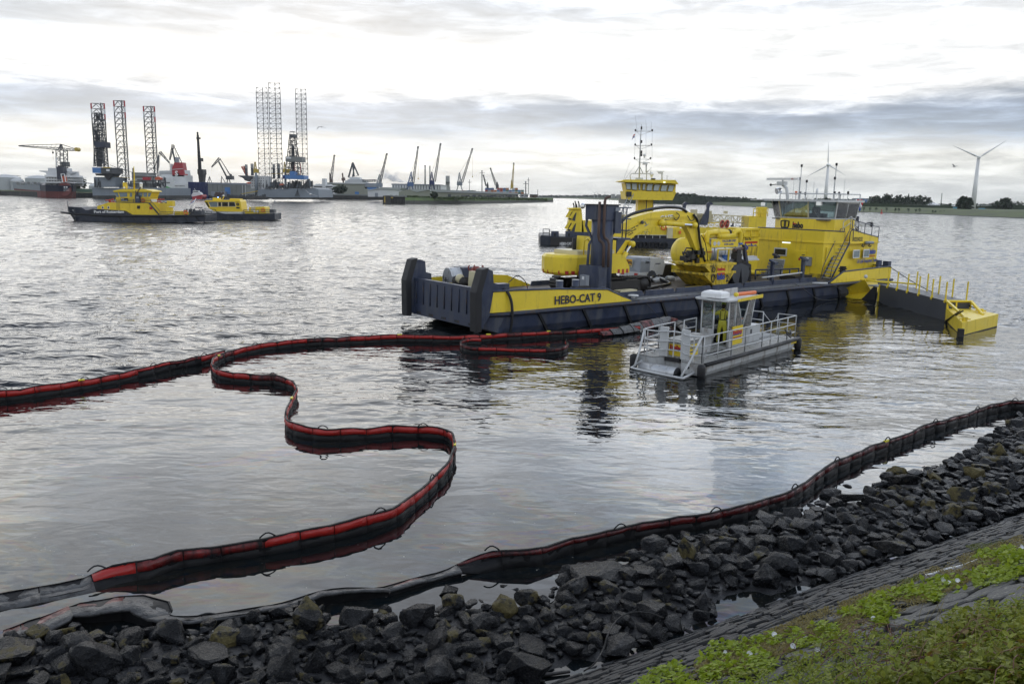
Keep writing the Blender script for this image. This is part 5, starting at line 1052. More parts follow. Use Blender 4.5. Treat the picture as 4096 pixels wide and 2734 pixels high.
rebase(s1, (19.8, 3.6, DK+.05))
s2 = BT('skip', 'dirtier upper yellow skip stacked inside the skip number 2', 'skip', 'yellow skips'); skip(s2, .55, M.yeld)
text('hebo', M.txtr, s2.r, (19.72, 1.68, DK+1.20), (1, 0, 0), (0, 0, 1), .3, width=.8, bold=.05); text('MAX', M.txtk, s2.r, (18.95, 1.66, DK+1.45), (1, 0, 0), (0, 0, 1), .18)
s2.p(MB().tube([(19.35+.15*math.cos(q*math.pi/4), 1.68, DK+1.28+.16*math.sin(q*math.pi/4)) for q in range(9)], .03, 4), 'shield_emblem', M.txtk)
rebase(s2, (19.8, 3.6, DK+.9))
# black engine pack and debris on the skip, attached grab of the excavator behind
g = BT('hydraulic_grab', 'black hydraulic power head hanging over the skips', 'grab'); q = g.hit(2750, 1035, y=4.6)
mb = MB(); rg_ = random.Random(2)
for _ in range(26):
    x, y, z = q.x+rg_.uniform(-.8, .9), 4.4+rg_.uniform(-.3, .3), q.z+rg_.uniform(-.5, .5); w_ = rg_.uniform(.1, .35); mb.box(x, x+w_, y-.2, y+w_, z, z+w_)
g.p(mb, 'engine_block', M.blks); g.tb('hose', M.blks, [(q.x-.6, 4.5, q.z+.3), (q.x-.3, 4.5, q.z+.75), (q.x+.3, 4.5, q.z+.7), (q.x+.7, 4.5, q.z+.3)], .05, 5); rebase(g, (q.x, 4.5, q.z-.5))
g = BT('clamshell_grab', 'dark clamshell grab resting on the deck behind the skips', 'grab'); q = g.hit(2975, 1142, z=DK)
gx, gy = q.x+.4, q.y+.6
for s_ in (-1, 1): g.p(MB().ext([(gx+.0, gy+s_*.05, DK+1.5)]+[(gx+s_*(.2+.75*math.sin(a)), gy, DK+.78-.75*math.cos(a)) for a in (2.2, 1.7, 1.2, .7, .3, 0.)], (0, 1.1, 0)), 'grab_shell', M.dgry)
for k, (dx, ddx) in enumerate(((-.6, -.5), (.6, .9))): g.p(MB().ext([(gx+dx*.3, gy+.3, DK+1.6), (gx+dx*.6, gy+.3, DK+1.75), (gx+dx+ddx, gy+.3, DK+1.3), (gx+dx+ddx*1.15, gy+.3, DK+.1), (gx+dx+ddx*.9, gy+.3, DK+.2), (gx+dx+ddx*.8, gy+.3, DK+1.1)], (0, .35, 0)), 'grab_arm', M.blks)
g.p(MB().box(gx-.3, gx+.25, gy+.2, gy+.7, DK+1.5, DK+2.1).box(gx-.2, gx+.2, gy+.25, gy+.7, DK+2.1, DK+2.4), 'grab_head', M.stl); g.p(MB().cyl((gx-.4, gy+.4, DK+2.35), (gx+.5, gy+.4, DK+2.45), .12, n=8), 'pivot', M.rust)
g.p(MB().ext([(gx+.55, gy+.3, DK+2.7), (gx+.8, gy+.3, DK+2.5), (gx+1.2, gy+.3, DK+1.4), (gx+1.3, gy+.3, DK+.2), (gx+1.05, gy+.3, DK+.2), (gx+.95, gy+.3, DK+1.3)], (0, .2, 0)), 'linkage', M.navyd); rebase(g, (gx, gy, DK))
# vacuum tank unit on its frame
v = BT('vacuum_tank', 'yellow vacuum tank unit with piping and a name board', 'tank'); YV = 6.6
a = v.hit(2705, 985, y=YV); c = v.hit(2830, 935, y=YV); rr_ = 1.08; zc = v.hit(2760, 1015, y=YV-rr_).z
x0 = v.hit(2712, 1000, y=YV).x; x1 = x0+6.2
v.p(MB().loft([[(x0+dx, YV+rr_*f*math.cos(i*math.pi/10), zc+rr_*f*math.sin(i*math.pi/10)) for i in range(20)] for dx, f in ((0, .25), (.1, .6), (.25, .85), (.5, 1.), (2.4, 1.))]), 'tank_end', M.yel, smooth=True)
v.p(MB().loft([[(x0+dx, YV+rr_*.97*math.cos(i*math.pi/10), zc+rr_*.97*math.sin(i*math.pi/10)) for i in range(20)] for dx in (2.4, 6.2)]), 'tank_shell', M.alu, smooth=True)
for k in range(3): v.p(MB().loft([[(x0+2.7+k*1.2+dx, YV+rr_*1.0*math.cos(i*math.pi/10), zc+rr_*1.0*math.sin(i*math.pi/10)) for i in range(20)] for dx in (0, .08)]), 'tank_band', M.mgry)
v.bx('tank_cradle', M.yel, x0+.3, x0+6, YV-.8, YV+.8, zc-rr_-.35, zc-rr_+.15)
for xx in (x0+.4, x0+3, x0+5.8): v.bx('cradle_leg', M.yel, xx, xx+.15, YV-.9, YV-.75, DK, zc)
a, c = v.hit(2843, 987, y=YV-1.0), v.hit(2952, 952, y=YV-1.0)
brd = v.bx('name_board', M.yel, a.x, c.x, YV-1.05, YV-1.0, a.z-.05, c.z)
w_ = c.x-a.x; hgt = c.z-a.z
text('VACUUM UNIT', M.txtbl, v.r, (a.x+w_*.39, YV-1.06, a.z+hgt*.55), (1, 0, 0), (0, 0, 1), hgt*.42, width=w_*.52, bold=.02); text('8100 m3/hr', M.txtbl, v.r, (a.x+w_*.47, YV-1.06, a.z+hgt*.15), (1, 0, 0), (0, 0, 1), hgt*.36, width=w_*.36, bold=.02)
for k in (0, 1): xx = a.x+w_*(.12+.14*k); v.p(MB().ext([(xx, YV-1.06, a.z+hgt*.08), (xx+.2, YV-1.06, a.z+hgt*.4), (xx, YV-1.06, a.z+hgt*.72), (xx-.2, YV-1.06, a.z+hgt*.4)], (0, .01, 0)), 'hazard_diamond', M.gry, parent=brd)
zt_ = c.z+.25
v.tb('suction_pipe', M.yel, smooth([(a.x-.1, YV-.7, zt_-.6), (a.x-.1, YV-.7, zt_), (a.x+.3, YV-.7, zt_+.15), (c.x-.8, YV-.7, zt_+.15), (c.x-.5, YV-.7, zt_-.3)], 4), .2, 8)
v.tb('suction_pipe', M.yel, [(a.x+.8, YV-1.0, zt_-.1), (a.x+2.6, YV-1.0, zt_-.1)], .19, 8)
v.tb('suction_pipe', M.yel, smooth([(c.x-.3, YV-.8, zt_-.9), (c.x-.3, YV-.8, zt_), (c.x+.1, YV-.8, zt_+.25), (c.x+.5, YV-.8, zt_), (c.x+.5, YV-.8, DK+1.4)], 4), .19, 8); v.cy('pipe_clamp', M.blk, (a.x+2.2, YV-.7, zt_+.15), (a.x+2.4, YV-.7, zt_+.15), .23, n=10)
v.cy('pipe_clamp', M.blue, (c.x+.5, YV-.8, zt_-.75), (c.x+.5, YV-.8, zt_-.6), .22, n=10)
text('hebo', M.txtbl, v.r, (x0+.45, YV-rr_-.01, zc+.02), (1, 0, 0), (0, 0, 1), .28, bold=.04); text('MARITIEMSERVICE', M.txtr, v.r, (x0+1.15, YV-rr_-.01, zc+.02), (1, 0, 0), (0, 0, 1), .17)
v.bx('control_cabinet', M.mgry, x0+.35, x0+1.2, YV-1.1, YV-.85, zc-.8, zc-.2)
v.p(MB().box(x0+3, x0+7.5, YV-1.25, YV-.9, DK+1.5, DK+1.62).ext([(x0+3, YV-1.6, DK+1.35), (x0+7.3, YV-1.6, DK+1.35), (x0+7.3, YV-1.1, DK+1.62), (x0+3, YV-1.1, DK+1.62)], (0, 0, .05)), 'grey_tray', M.gry)
for k in range(4): xx = x0+.5+k*.55; v.p(MB().ext([(xx, YV-.6, zc+.7), (xx+.3, YV-.6, zc+.7), (xx+.4, YV-.6, zc+1.35), (xx-.05, YV-.6, zc+1.25)], (0, .4, 0)), 'lifting_lug', M.yel)
v.rail('top_walkway', M.yel, [(x0+2.4, YV-.5, zc+1.05), (x0+8.6, YV-.5, zc+1.05)], .5, .05, (1., 0.), 1.1)
fr1 = v.hit(2873, 995, y=5.0); fr2 = v.hit(2960, 995, y=5.0); zf = v.hit(2873, 998, y=5.0).z
v.p(MB().tube([(fr1.x, 5.0, DK), (fr1.x, 5.0, zf), (fr2.x, 5.0, zf), (fr2.x, 5.0, DK)], .07, 5).tube([(fr1.x+1.2, 5.0, DK), (fr1.x+1.2, 5.0, zf)], .07, 5), 'pipe_frame', M.yel)
rebase(v, (x0+3, YV, DK))
# prohibition sign board
sg = BT('prohibition_sign', 'white board with two red prohibition rings above the vacuum tank', 'sign'); a, c = sg.hit(2877, 913, y=6.4), sg.hit(2918, 878, y=6.4)
sg.bx('board', M.cream, a.x, c.x, 6.4, 6.44, a.z, c.z)
for k, f in enumerate((.25, .75)):
    xx = a.x+(c.x-a.x)*f; zz_ = (a.z+c.z)/2; rr2 = (c.x-a.x)*.2
    rg2 = sg.p(MB().tube([(xx+rr2*math.cos(q*.524), 6.38, zz_+rr2*1.15*math.sin(q*.524)) for q in range(13)], .045, 4), 'red_ring', M.red); sg.p(MB().tube([(xx-rr2*.7, 6.38, zz_+rr2*.75), (xx+rr2*.7, 6.38, zz_-rr2*.75)], .035, 4), 'ring_bar', M.red, parent=rg2)
    sg.p(MB().box(xx-.07, xx+.07, 6.385, 6.39, zz_-.22, zz_+.05).box(xx-.11, xx+.1, 6.385, 6.39, zz_+.05, zz_+.25) if k == 0 else MB().ext([(xx-.12, 6.385, zz_-.2), (xx+.05, 6.385, zz_-.25), (xx+.12, 6.385, zz_+.15), (xx-.02, 6.385, zz_+.3)], (0, .005, 0)), 'pictogram', M.txtk)
for xx in (a.x+.1, c.x-.1): sg.cy('post', M.yel, (xx, 6.48, zc+1.05), (xx, 6.48, c.z), .04)
rebase(sg, ((a.x+c.x)/2, 6.44, zc+1.05))
# yellow container cabinet with ladder
cb_ = BT('machine_container', 'tall yellow machine container lettered hebo beside the deckhouse', 'container'); a, c = cb_.hit(2967, 1075, y=6.3), cb_.hit(3020, 920, y=6.3); xr = max(c.x, a.x+1.9)
bd = cb_.p(MB().ext([(a.x, 6.3, DK+.4), (xr, 6.3, DK+.4), (xr, 6.3, c.z), (a.x+.3, 6.3, c.z+.05), (a.x, 6.3, c.z-.25)], (0, 2.1, 0)), 'body', M.yel); cb_.bx('roof', M.yel, a.x+.25, xr+.05, 6.25, 8.45, c.z+.05, c.z+.15)
cb_.bx('side_wall_front', M.yel, a.x-1.7, a.x-.02, 6.5, 8.3, DK+.4, c.z)
cb_.bx('louvre', M.yeld, a.x+.6, xr-.15, 6.28, 6.3, DK+1.3, DK+2.3, bd)
text('Eco Pac', M.txtb, cb_.r, (a.x+.15, 6.29, c.z-.75), (1, 0, 0), (0, 0, 1), .3, width=.75, bold=.02); text('hebo', M.txtbl, cb_.r, (a.x+.15, 6.29, c.z-1.45), (1, 0, 0), (0, 0, 1), .68, width=xr-a.x-.35, bold=.06); cb_.bx('lettering_top_band', M.txtr, a.x+.15, xr-.2, 6.285, 6.292, c.z-1.0, c.z-.85, bd)
text('MARITIEMSERVICE BV', M.txtr, cb_.r, (a.x+.15, 6.29, c.z-1.75), (1, 0, 0), (0, 0, 1), .18, width=xr-a.x-.35)
for k in range(4): cb_.bx('base_foot', M.blk, a.x+.1+k*.5, a.x+.4+k*.5, 6.4, 6.7, DK, DK+.4)
l0, l1 = cb_.hit(2965, 1085, y=5.9), cb_.hit(2952, 995, y=6.2); ld = cb_.p(MB().tube([l0, l1], .035, 4).tube([l0+V((.4, 0, 0)), l1+V((.4, 0, 0))], .035, 4), 'ladder', M.alu)
for k in range(8): q = l0.lerp(l1, (k+.7)/8.5); cb_.cy('rung', M.alu, q, q+V((.4, 0, 0)), .025, parent=ld)
rebase(cb_, (a.x+.8, 7.3, DK))
pp = BT('spare_pipe', 'yellow flanged pipe lying on deck by the container foot', 'pipe'); a, c = pp.hit(2975, 1085, y=5.4), pp.hit(3030, 1090, y=5.2); pp.cy('tube', M.yel, a, c, .2, n=10); pp.cy('flange', M.yeld, c, c+V((.08, 0, 0)), .28, n=10); rebase(pp, a)
# grey compressor trailer
k_ = BT('compressor_trailer', 'grey and white towable compressor lettered Xtra behind the excavator', 'compressor'); q = k_.hit(2604, 1130, z=DK); wx, wy = q.x, q.y
X0 = wx-1.15; Y0 = wy; a = k_.hit(2600, 1030, y=Y0).z
k_.p(MB().ext([(X0, Y0, DK+.75), (X0, Y0+1.9, DK+.75), (X0+.05, Y0+1.9, a-.25), (X0+.35, Y0+1.75, a), (X0+.35, Y0+.15, a), (X0+.05, Y0, a-.25)], (.95, 0, 0)), 'tail_hood', M.mgry)
k_.p(MB().ext([(X0+.96, Y0, DK+.5), (X0+2.3, Y0, DK+.5), (X0+2.5, Y0, DK+1.2), (X0+2.35, Y0, a-.25), (X0+2.0, Y0, a-.05), (X0+.96, Y0, a)], (0, 1.9, 0)), 'body', M.gry); k_.bx('bumper', M.gry, X0-.05, X0+.9, Y0, Y0+1.9, DK+.4, DK+.75)
for yy in (Y0-.05, Y0+1.75): w_ = k_.cy('wheel', M.blk, (wx, yy, DK+.36), (wx, yy+.2, DK+.36), .34, n=16); k_.cy('rim', M.chr, (wx, yy-.01, DK+.36), (wx, yy+.02, DK+.36), .19, n=12, parent=w_)
k_.p(MB().ext([(wx+.45*math.cos(i*math.pi/6), Y0-.06, DK+.4+.45*math.sin(i*math.pi/6)) for i in range(7)], (0, .25, 0)), 'mudguard', M.dgry)
for yy in (Y0+.15, Y0+1.45): k_.bx('tail_lamp', M.red, X0-.07, X0-.05, yy, yy+.32, DK+.5, DK+.68)
k_.bx('sticker', M.cream, X0-.008, X0+.0, Y0+.75, Y0+1.45, DK+1.05, DK+1.6); k_.bx('sticker', mat('amber_sticker', (.7, .36, .02), .5), X0-.012, X0-.006, Y0+.78, Y0+1.42, DK+1.2, DK+1.58)
text('Xtra', M.txtk, k_.r, (X0-.02, Y0+1.4, DK+1.28), (0, -1, 0), (0, 0, 1), .34, width=.62, bold=.03); text('VERHUUR', M.txtk, k_.r, (X0-.02, Y0+1.38, DK+1.09), (0, -1, 0), (0, 0, 1), .13, width=.55)
text('Xtra', M.txtk, k_.r, (X0+.5, Y0-.01, DK+1.35), (1, 0, 0), (0, 0, 1), .25, width=.38, bold=.03); text('DYNAJET', M.txtb, k_.r, (X0+1.5, Y0-.01, DK+1.25), (1, 0, 0), (0, 0, 1), .13)
rebase(k_, (wx, wy+.9, DK))
bp2 = BT('steel_plate_bin', 'dark open steel bin with hose next to the white compressor', 'bin'); a = bp2.hit(2628, 1095, y=Y0); bp2.bx('bin_wall', M.stl, a.x+.6, a.x+2.6, Y0+.8, Y0+.9, DK, bp2.hit(2640, 1060, y=Y0+.8).z); bp2.bx('bin_wall', M.stl, a.x+2.5, a.x+2.6, Y0+.9, Y0+2, DK, DK+1.1); rebase(bp2, (a.x+1, Y0+.9, DK))
for (px, py, s_, lb) in ((2635, 1125, .34, 'white plastic rubbish bag slumped by the compressor wheel'), (2680, 1118, .30, 'flatter white plastic bag nearer the skips')):
    t_ = BT('plastic_bag', lb, 'bag', 'white plastic bags on deck'); q = t_.hit(px, py, z=DK+.1); bm = bmesh.new(); bmesh.ops.create_icosphere(bm, subdivisions=3, radius=s_)
    for v_ in bm.verts: v_.co.z *= .6; v_.co.x *= 1.5; v_.co += v_.co.normalized()*.10*mnoise.noise(v_.co*6+V((px, 0, 0)))
    me_ = bpy.data.meshes.new('bag'); bm.to_mesh(me_); bm.free(); me_.materials.append(M.tar); o_ = bpy.data.objects.new('bag_body', me_); COL.objects.link(o_); o_.parent = t_.r; o_.location = (q.x, q.y, DK+.2); rebase(t_, (q.x, q.y, DK+.05))
bu = BT('bucket', 'light blue plastic barrel on the deck inside the pipe frame', 'barrel'); q = bu.hit(2901, 1042, y=5.3); bu.cy('shell', M.blue, (q.x, 5.3, q.z-.35), (q.x, 5.3, q.z+.35), .25, n=12); bu.cy('lid', M.blue, (q.x, 5.3, q.z+.35), (q.x, 5.3, q.z+.4), .27, n=12); bu.bx('deck_box', M.stl, q.x-1.5, q.x+1.6, 5.0, 6.0, DK, q.z-.35); rebase(bu, (q.x, 5.3, DK))
# ---- sweeping arm alongside the stern
sa = T('sweeping_arm', 'yellow and dark grey oil sweeping arm floating off the barge stern', 'sweeping arm', tuple(onz(3700, 1250, 0.)), 0.)
Q = lambda px, py, z=None, **k: sa.hit(px, py, z=z) if z is not None else sa.hit(px, py, **k)
# hinge pontoon by the hull
A = [Q(3343, 1185, .02), Q(3443, 1193, .02)]
def wall(pts_bot, pts_topz, name, m, th_=.1, par=None):
    mb = MB()
    for (p, z0), (q, z1) in zip(zip(pts_bot, pts_topz), list(zip(pts_bot, pts_topz))[1:]): mb.ext([p, q, V((q.x, q.y, z1)), V((p.x, p.y, z0))], (0, th_, 0))
    return sa.p(mb, name, m, parent=par)
pa, pb, pc_ = Q(3343, 1185, .02), Q(3368, 1190, .02), Q(3441, 1196, .02)
D_ = (pc_-pa).normalized(); N_ = V((-D_.y, D_.x, 0))
def zat(px, py, base): # height of a pixel above a base point
    d = ray(px, py); k = (base.y+sa.loc.y)/d[1]; return float((CAM+d*k)[2])
hp_ = sa.p(MB().ext([pa, pc_, V((pc_.x+.9, pc_.y+.3, .55)), V((pc_.x+.55, pc_.y+.3, 1.35)), pc_+(V((0, 0, 1))*1.45)+D_*.2, V((pb.x, pb.y, .62)), V((pa.x, pa.y, .60))], N_*1.3), 'hinge_pontoon', M.yel)
sa.p(MB().sph(pc_+V((.25, 0, 1.65)), .14), 'hinge_knob', M.gry, parent=hp_); sa.p(MB().ext([pa+D_*.55+V((0, 0, .6)), pa+D_*1.1+V((0, 0, .6)), pa+D_*.75+V((0, 0, 1.05)), pa+D_*.5+V((0, 0, 1.0))], N_*.3), 'hinge_lug', M.yel, parent=hp_)
# long box
f0, f1 = Q(3512, 1208, .0), Q(3779, 1281, .0)
ztop0, ztop1 = zat(3527, 1137, f0), zat(3795, 1204, f1); bd_ = (f1-f0).normalized(); bn = V((-bd_.y, bd_.x, 0)); wd = 1.5
box = sa.p(MB().loft([[f0-V((0, 0, .4)), f0+bn*wd-V((0, 0, .4)), f0+bn*wd+V((0, 0, ztop0)), f0+V((0, 0, ztop0))], [f1-V((0, 0, .4)), f1+bn*wd-V((0, 0, .4)), f1+bn*wd+V((0, 0, ztop1)), f1+V((0, 0, ztop1))]]), 'collector_box', M.dgry)
sa.p(MB().tube([f0+V((-.05, -.05, 0)), f0+V((-.02, -.05, ztop0+.0))], .06, 4), 'yellow_edge', M.yel, parent=box)
sa.p(MB().tube([f1+V((.05, -.05, 0)), f1+V((.02, -.05, ztop1+.0))], .06, 4), 'yellow_edge', M.yel, parent=box)
inl = sa.p(MB().ext([pc_+D_*.1, f0+V((0, .5, 0)), f0+V((0, .5, ztop0*.78)), pc_+D_*.9+V((0, 0, ztop0*.8))], bn*.08), 'inlet_throat', M.blk); sa.p(MB().ext([pc_+D_*.5+V((0, 0, ztop0*.8)), f0+V((0, .3, ztop0*.82)), f0+bn*1.4+V((0, 0, ztop0*.82)), pc_+D_*.7+N_*1.3+V((0, 0, ztop0*.8))], (0, 0, .08)), 'throat_cover', M.mgry, parent=inl)
for (px, py) in ((3562, 1150), (3603, 1161), (3646, 1172), (3691, 1183), (3740, 1195), (3788, 1206)):
    fr__ = (px-3527)/(3795-3527); q = f0.lerp(f1, fr__); zz_ = ztop0+(ztop1-ztop0)*fr__; pst = sa.bx('stanchion', M.yel, q.x-.035, q.x+.035, q.y-.08, q.y-.02, zz_-.15, zz_+1.15, box); sa.p(MB().ext([(q.x-.1, q.y-.1, zz_-.1), (q.x+.1, q.y-.1, zz_-.1), (q.x, q.y-.1, zz_+.3)], (0, .08, 0)), 'stanchion_foot', M.yel, parent=box)
    if px > 3600: q2 = q+bn*wd-bd_*.3; sa.bx('stanchion', M.yel, q2.x-.035, q2.x+.035, q2.y-.03, q2.y+.03, zz_-.1, zz_+1.15, box)
brg = sa.p(MB().tube([pc_+V((.2, .3, 1.35)), f0+bn*.7+V((0, 0, ztop0+.12))], .07, 5).tube([pc_+V((.2, .8, 1.35)), f0+bn*1.5+V((1.2, 0, ztop0+.05))], .06, 5), 'link_bar', M.yel)
# outer float
g0, g1, g2 = Q(3843, 1345, .0), Q(3988, 1306, .0), f1+bd_*.1
zt0, zt1 = zat(3845, 1290, g0), zat(3990, 1277, g1)
gd = (g1-g0); fl_ = [g0, g1, g1+V((-.4, 2.0, 0)), f1+bn*1.5+bd_*.2, f1+bd_*.05]
flo = sa.p(MB().loft([[p-V((0, 0, .3)) for p in fl_], [p+V((0, 0, .05)) for p in fl_]]), 'float_bottom', M.blk); sa.p(MB().loft([[p+V((0, 0, .05)) for p in fl_], [p+V((0, 0, max(zt0, .55))) for p in fl_]]), 'outer_float', M.yel)
sa.bx('black_corner_fender', M.blk, g0.x-.16, g0.x+.10, g0.y-.12, g0.y+.1, -.3, .42, flo)
zf = max(zt0, .55); e0 = f1+V((0, 0, ztop1)); e1 = f1+bn*wd+V((0, 0, ztop1)); h0 = g0+(g1-g0)*.25+V((0, .5, zf)); h1 = g0+(g1-g0)*.72+V((0, .6, zf))
fr2_ = sa.p(MB().tube([f1+V((.1, 0, zf)), e0, e1, e1-V((0, 0, ztop1-zf))], .075, 4).tube([e0, h0], .09, 4).tube([e1, h1], .09, 4).tube([e0.lerp(e1, .4), e0.lerp(e1, .4)-V((0, 0, ztop1-zf))], .06, 4), 'support_frame', M.yel)
for p in (g0+V((.5, .7, zf)), g1+V((-.7, .6, zf))): sa.p(MB().cyl(p, p+V((0, 0, .22)), .14, n=8).cyl(p+V((-.3, 0, .1)), p+V((.3, 0, .1)), .04), 'bitt', M.yel, parent=fr2_)
sa.p(MB().tube([h0+V((-.5, -.4, .5)), f1+V((-.1, -.2, -.05))], .05, 4).tube([h0+V((-.6, -.3, .5)), f1+V((-.2, -.3, -.05))], .03, 4), 'securing_rope', M.blks)
# tow line from the barge stern
ln0 = V(b.O)+Matrix.Rotation(BA, 3, 'Z') @ V((38.5, .1, 2.1)); ln1 = V(sa.O)+g1+V((-.7, .6, zf+.15)); ropes = T('mooring_line', 'long dark line from the barge stern to the outer float', 'rope', tuple(ln0))
ropes.tb('line', M.blks, [(ln1-ln0)*(k/10)-V((0, 0, .35*math.sin(math.pi*k/10))) for k in range(11)], .035, 4)
# ---------------------------------------------------------------- small aluminium workboat with the man in yellow
KA = math.radians(48.31); k = T('work_skiff', 'small grey aluminium workboat with open wheelhouse and rails beside the barge', 'boat', (7.479, 32.018, 0), KA)
M.grt = mat('grey_boat_paint', (.46, .47, .47), .5, var=.1, dirt=(.20, .17, .14), damt=.35, dscale=(2, 2, .8)); M.chk = mat('checker_plate', (.36, .36, .35), .45, metal=.3, var=.15, dirt=(.16, .14, .12), damt=.4, bump=.8, bscale=60)
LK, BK, DKK = 9.3, 3.05, .5
sec = lambda x, y0, y1, zb: [(x, y0+.18, zb), (x, y0, .15), (x, y0, DKK), (x, y1, DKK), (x, y1, .15), (x, y1-.18, zb)]
for (ya, yb) in ((0, .95), (2.1, 3.05)):
    k.p(MB().loft([sec(.35, ya+.1, yb-.1, .2), sec(.6, ya, yb, -.2), sec(8.8, ya, yb, -.2), sec(LK, ya+.15, yb-.15, .25)]), 'float_hull', M.grt)
k.bx('bridge_deck', M.grt, 1.15, 8.4, .9, 2.15, .12, DKK-.02)
k.p(MB().ext([(0.05, .12, 0), (.0, .85, 0), (.55, 1.2, 0), (.55, 1.9, 0), (.0, 2.2, 0), (0.05, 2.95, 0), (LK, 3.05, 0), (LK, 0, 0), (.1, 0, 0)], (0, 0, .05)), 'deck', M.chk).location = (0, 0, DKK)
k.p(MB().ext([(0.04, .12, .05), (.0, .85, .05), (.55, 1.2, .05), (.55, 1.9, .05), (.0, 2.2, .05), (0.04, 2.95, .05), (.3, 2.95, .05), (.8, 2.0, .05), (.8, 1.1, .05), (.3, .12, .05)], (0, 0, DKK-.06)), 'bow_face', M.grt)
k.bx('bow_fender', M.blk, .42, .56, 1.2, 1.9, DKK-.13, DKK+.02)
k.cy('drain_hole', M.blk, (-.01, .55, .33), (.03, .55, .33), .06, n=10)
k.tb('side_fender', M.blk, [(.3, -.06, DKK-.02), (3, -.07, DKK-.03), (6, -.07, DKK-.02), (LK+.05, -.05, DKK)], .085, 8); k.tb('side_fender', M.blk, [(.3, 3.1, DKK-.02), (LK, 3.1, DKK-.02)], .085, 8)
for (x, y) in ((-.05, -.08), (-.12, 3.05), (LK+.08, 0.0)): k.p(MB().lathe((x, y, .0), [(.05, -.08), (.15, 0), (.17, .12), (.17, .42), (.14, .52), (.04, .56)], 10), 'drop_fender', M.blk, smooth=True)
GR = M.gry
def rail(pts, h=1.05, rails=(1., .62, .25), st=1.1): return k.rail('guard_rail', GR, pts, h, .028, rails, st)
DKt = DKK+.05
rail([(.35, .08, DKt), (2.7, .08, DKt), (3.95, .08, DKt), (5.6, .08, DKt), (7.3, .08, DKt), (LK-.1, .1, DKt), (LK-.1, 1.0, DKt)])
rail([(LK-.1, 1.75, DKt), (LK-.1, 2.95, DKt), (8.0, 2.95, DKt), (7.2, 2.95, DKt)])
rail([(4.8, 2.95, DKt), (3.7, 2.95, DKt)]); rail([(2.9, 2.95, DKt), (1.6, 2.95, DKt), (.35, 2.85, DKt)])
# curved bow rail following the deck edge
for f in (1.05, .65, .28): k.tb('bow_rail', GR, smooth([(.35, 2.85, DKt+f), (.12, 2.6, DKt+f), (.15, 2.1, DKt+f), (.5, 1.7, DKt+f), (.5, 1.2, DKt+f), (.15, .8, DKt+f), (.1, .35, DKt+f), (.35, .08, DKt+f)], 4), .028, 6)
for (x, y) in ((.5, 1.55), (.2, .45), (.15, 2.6)): k.cy('rail_post', GR, (x, y, DKt), (x, y, DKt+1.05), .028, n=6)
for y, x in ((.93, .38), (1.98, .45)): k.p(MB().box(x-.05, x+.03, y-.19, y+.19, DKt, DKt+1.22), 'push_post', GR)
# push frame sloping down into the water
k.tb('push_frame', GR, smooth([(.25, .15, DKt+1.05), (-.25, .3, .7), (-.78, .38, .12)], 2), .045, 7); k.tb('push_frame', GR, [(.3, 2.85, DKt+1.05), (-.15, 2.8, .6), (-.5, 2.75, .12)], .045, 7)
k.tb('push_frame_bar', GR, smooth([(.3, .3, .18), (-.6, .3, .08), (-.85, .5, .06), (-.65, 2.6, .06), (-.45, 2.85, .08), (.1, 2.75, .3)], 4), .05, 7)
dr = k.p(MB().loft([[(-.15+.30*math.sin(a*math.pi/7), y, .0+.30*math.cos(a*math.pi/7)) for a in range(14)] for y in (.95, 2.65)]), 'roller_drum', M.alu, smooth=True); k.cy('drum_end', M.blk, (-.15, .93, 0), (-.15, .95, 0), .29, n=14, parent=dr)
# hatch box with the yellow panels
bx_ = k.bx('hatch_box', M.grt, .75, 1.75, 1.1, 1.95, DKt, DKt+.62); k.bx('box_lid', M.chk, .68, 3.0, 1.02, 2.05, DKt+.62, DKt+.70, bx_); k.bx('locker', M.grt, 1.75, 2.9, 1.15, 1.95, DKt, DKt+.62, bx_)
k.bx('yellow_panel', M.yel, .735, .75, 1.15, 1.9, DKt+.02, DKt+.5, bx_); k.bx('yellow_panel', M.yel, .8, 1.7, 1.085, 1.10, DKt+.02, DKt+.5, bx_)
text('hebo', M.txtr, k.r, (.725, 1.85, DKt+.30), (0, -1, 0), (0, 0, 1), .22, width=.62, bold=.06); text('hebo', M.txtbl, k.r, (.728, 1.85, DKt+.24), (0, -1, 0), (0, 0, 1), .22, width=.62, bold=.06)
text('Oil Spill', M.txtbl, k.r, (.85, 1.078, DKt+.32), (1, 0, 0), (0, 0, 1), .13, width=.5); text('Response Team', M.txtbl, k.r, (.85, 1.078, DKt+.17), (1, 0, 0), (0, 0, 1), .11, width=.78)
k.bx('deck_opening', M.blk, 2.2, 3.6, .55, .95, DKt-.0, DKt+.005)
# wheelhouse: frames leaning outwards, roof, glass
cx0, cx1, cyn, cyf, ct = 4.0, 6.1, .95, 2.25, 2.62
cab_ = k.bx('cabin_sill', M.grt, cx0, cx1, cyn, cyf, DKt, DKt+.03)
k.bx('door_panel', M.grt, cx0-.02, cx0+.03, 1.68, cyf, DKt, DKt+.78, cab_)
k.bx('side_panel', M.grt, cx0+.1, cx1, cyn-.02, cyn+.03, DKt, DKt+.72, cab_); k.bx('rear_panel', M.grt, cx1, cx1+.05, cyn, cyf, DKt, DKt+.75, cab_); k.bx('far_panel', M.grt, cx0, cx1, cyf-.03, cyf+.02, DKt, DKt+.75, cab_)
hbp = k.bx('yellow_panel', M.yel, cx0+.35, cx0+1.35, cyn-.04, cyn-.02, DKt+.1, DKt+.92, cab_)
text('hebo', M.txtr, k.r, (cx0+.42, cyn-.045, DKt+.58), (1, 0, 0), (0, 0, 1), .26, width=.85, bold=.06); text('hebo', M.txtbl, k.r, (cx0+.42, cyn-.043, DKt+.52), (1, 0, 0), (0, 0, 1), .26, width=.85, bold=.06); text('MARITIEMSERVICE', M.txtr, k.r, (cx0+.42, cyn-.045, DKt+.38), (1, 0, 0), (0, 0, 1), .09, width=.85)
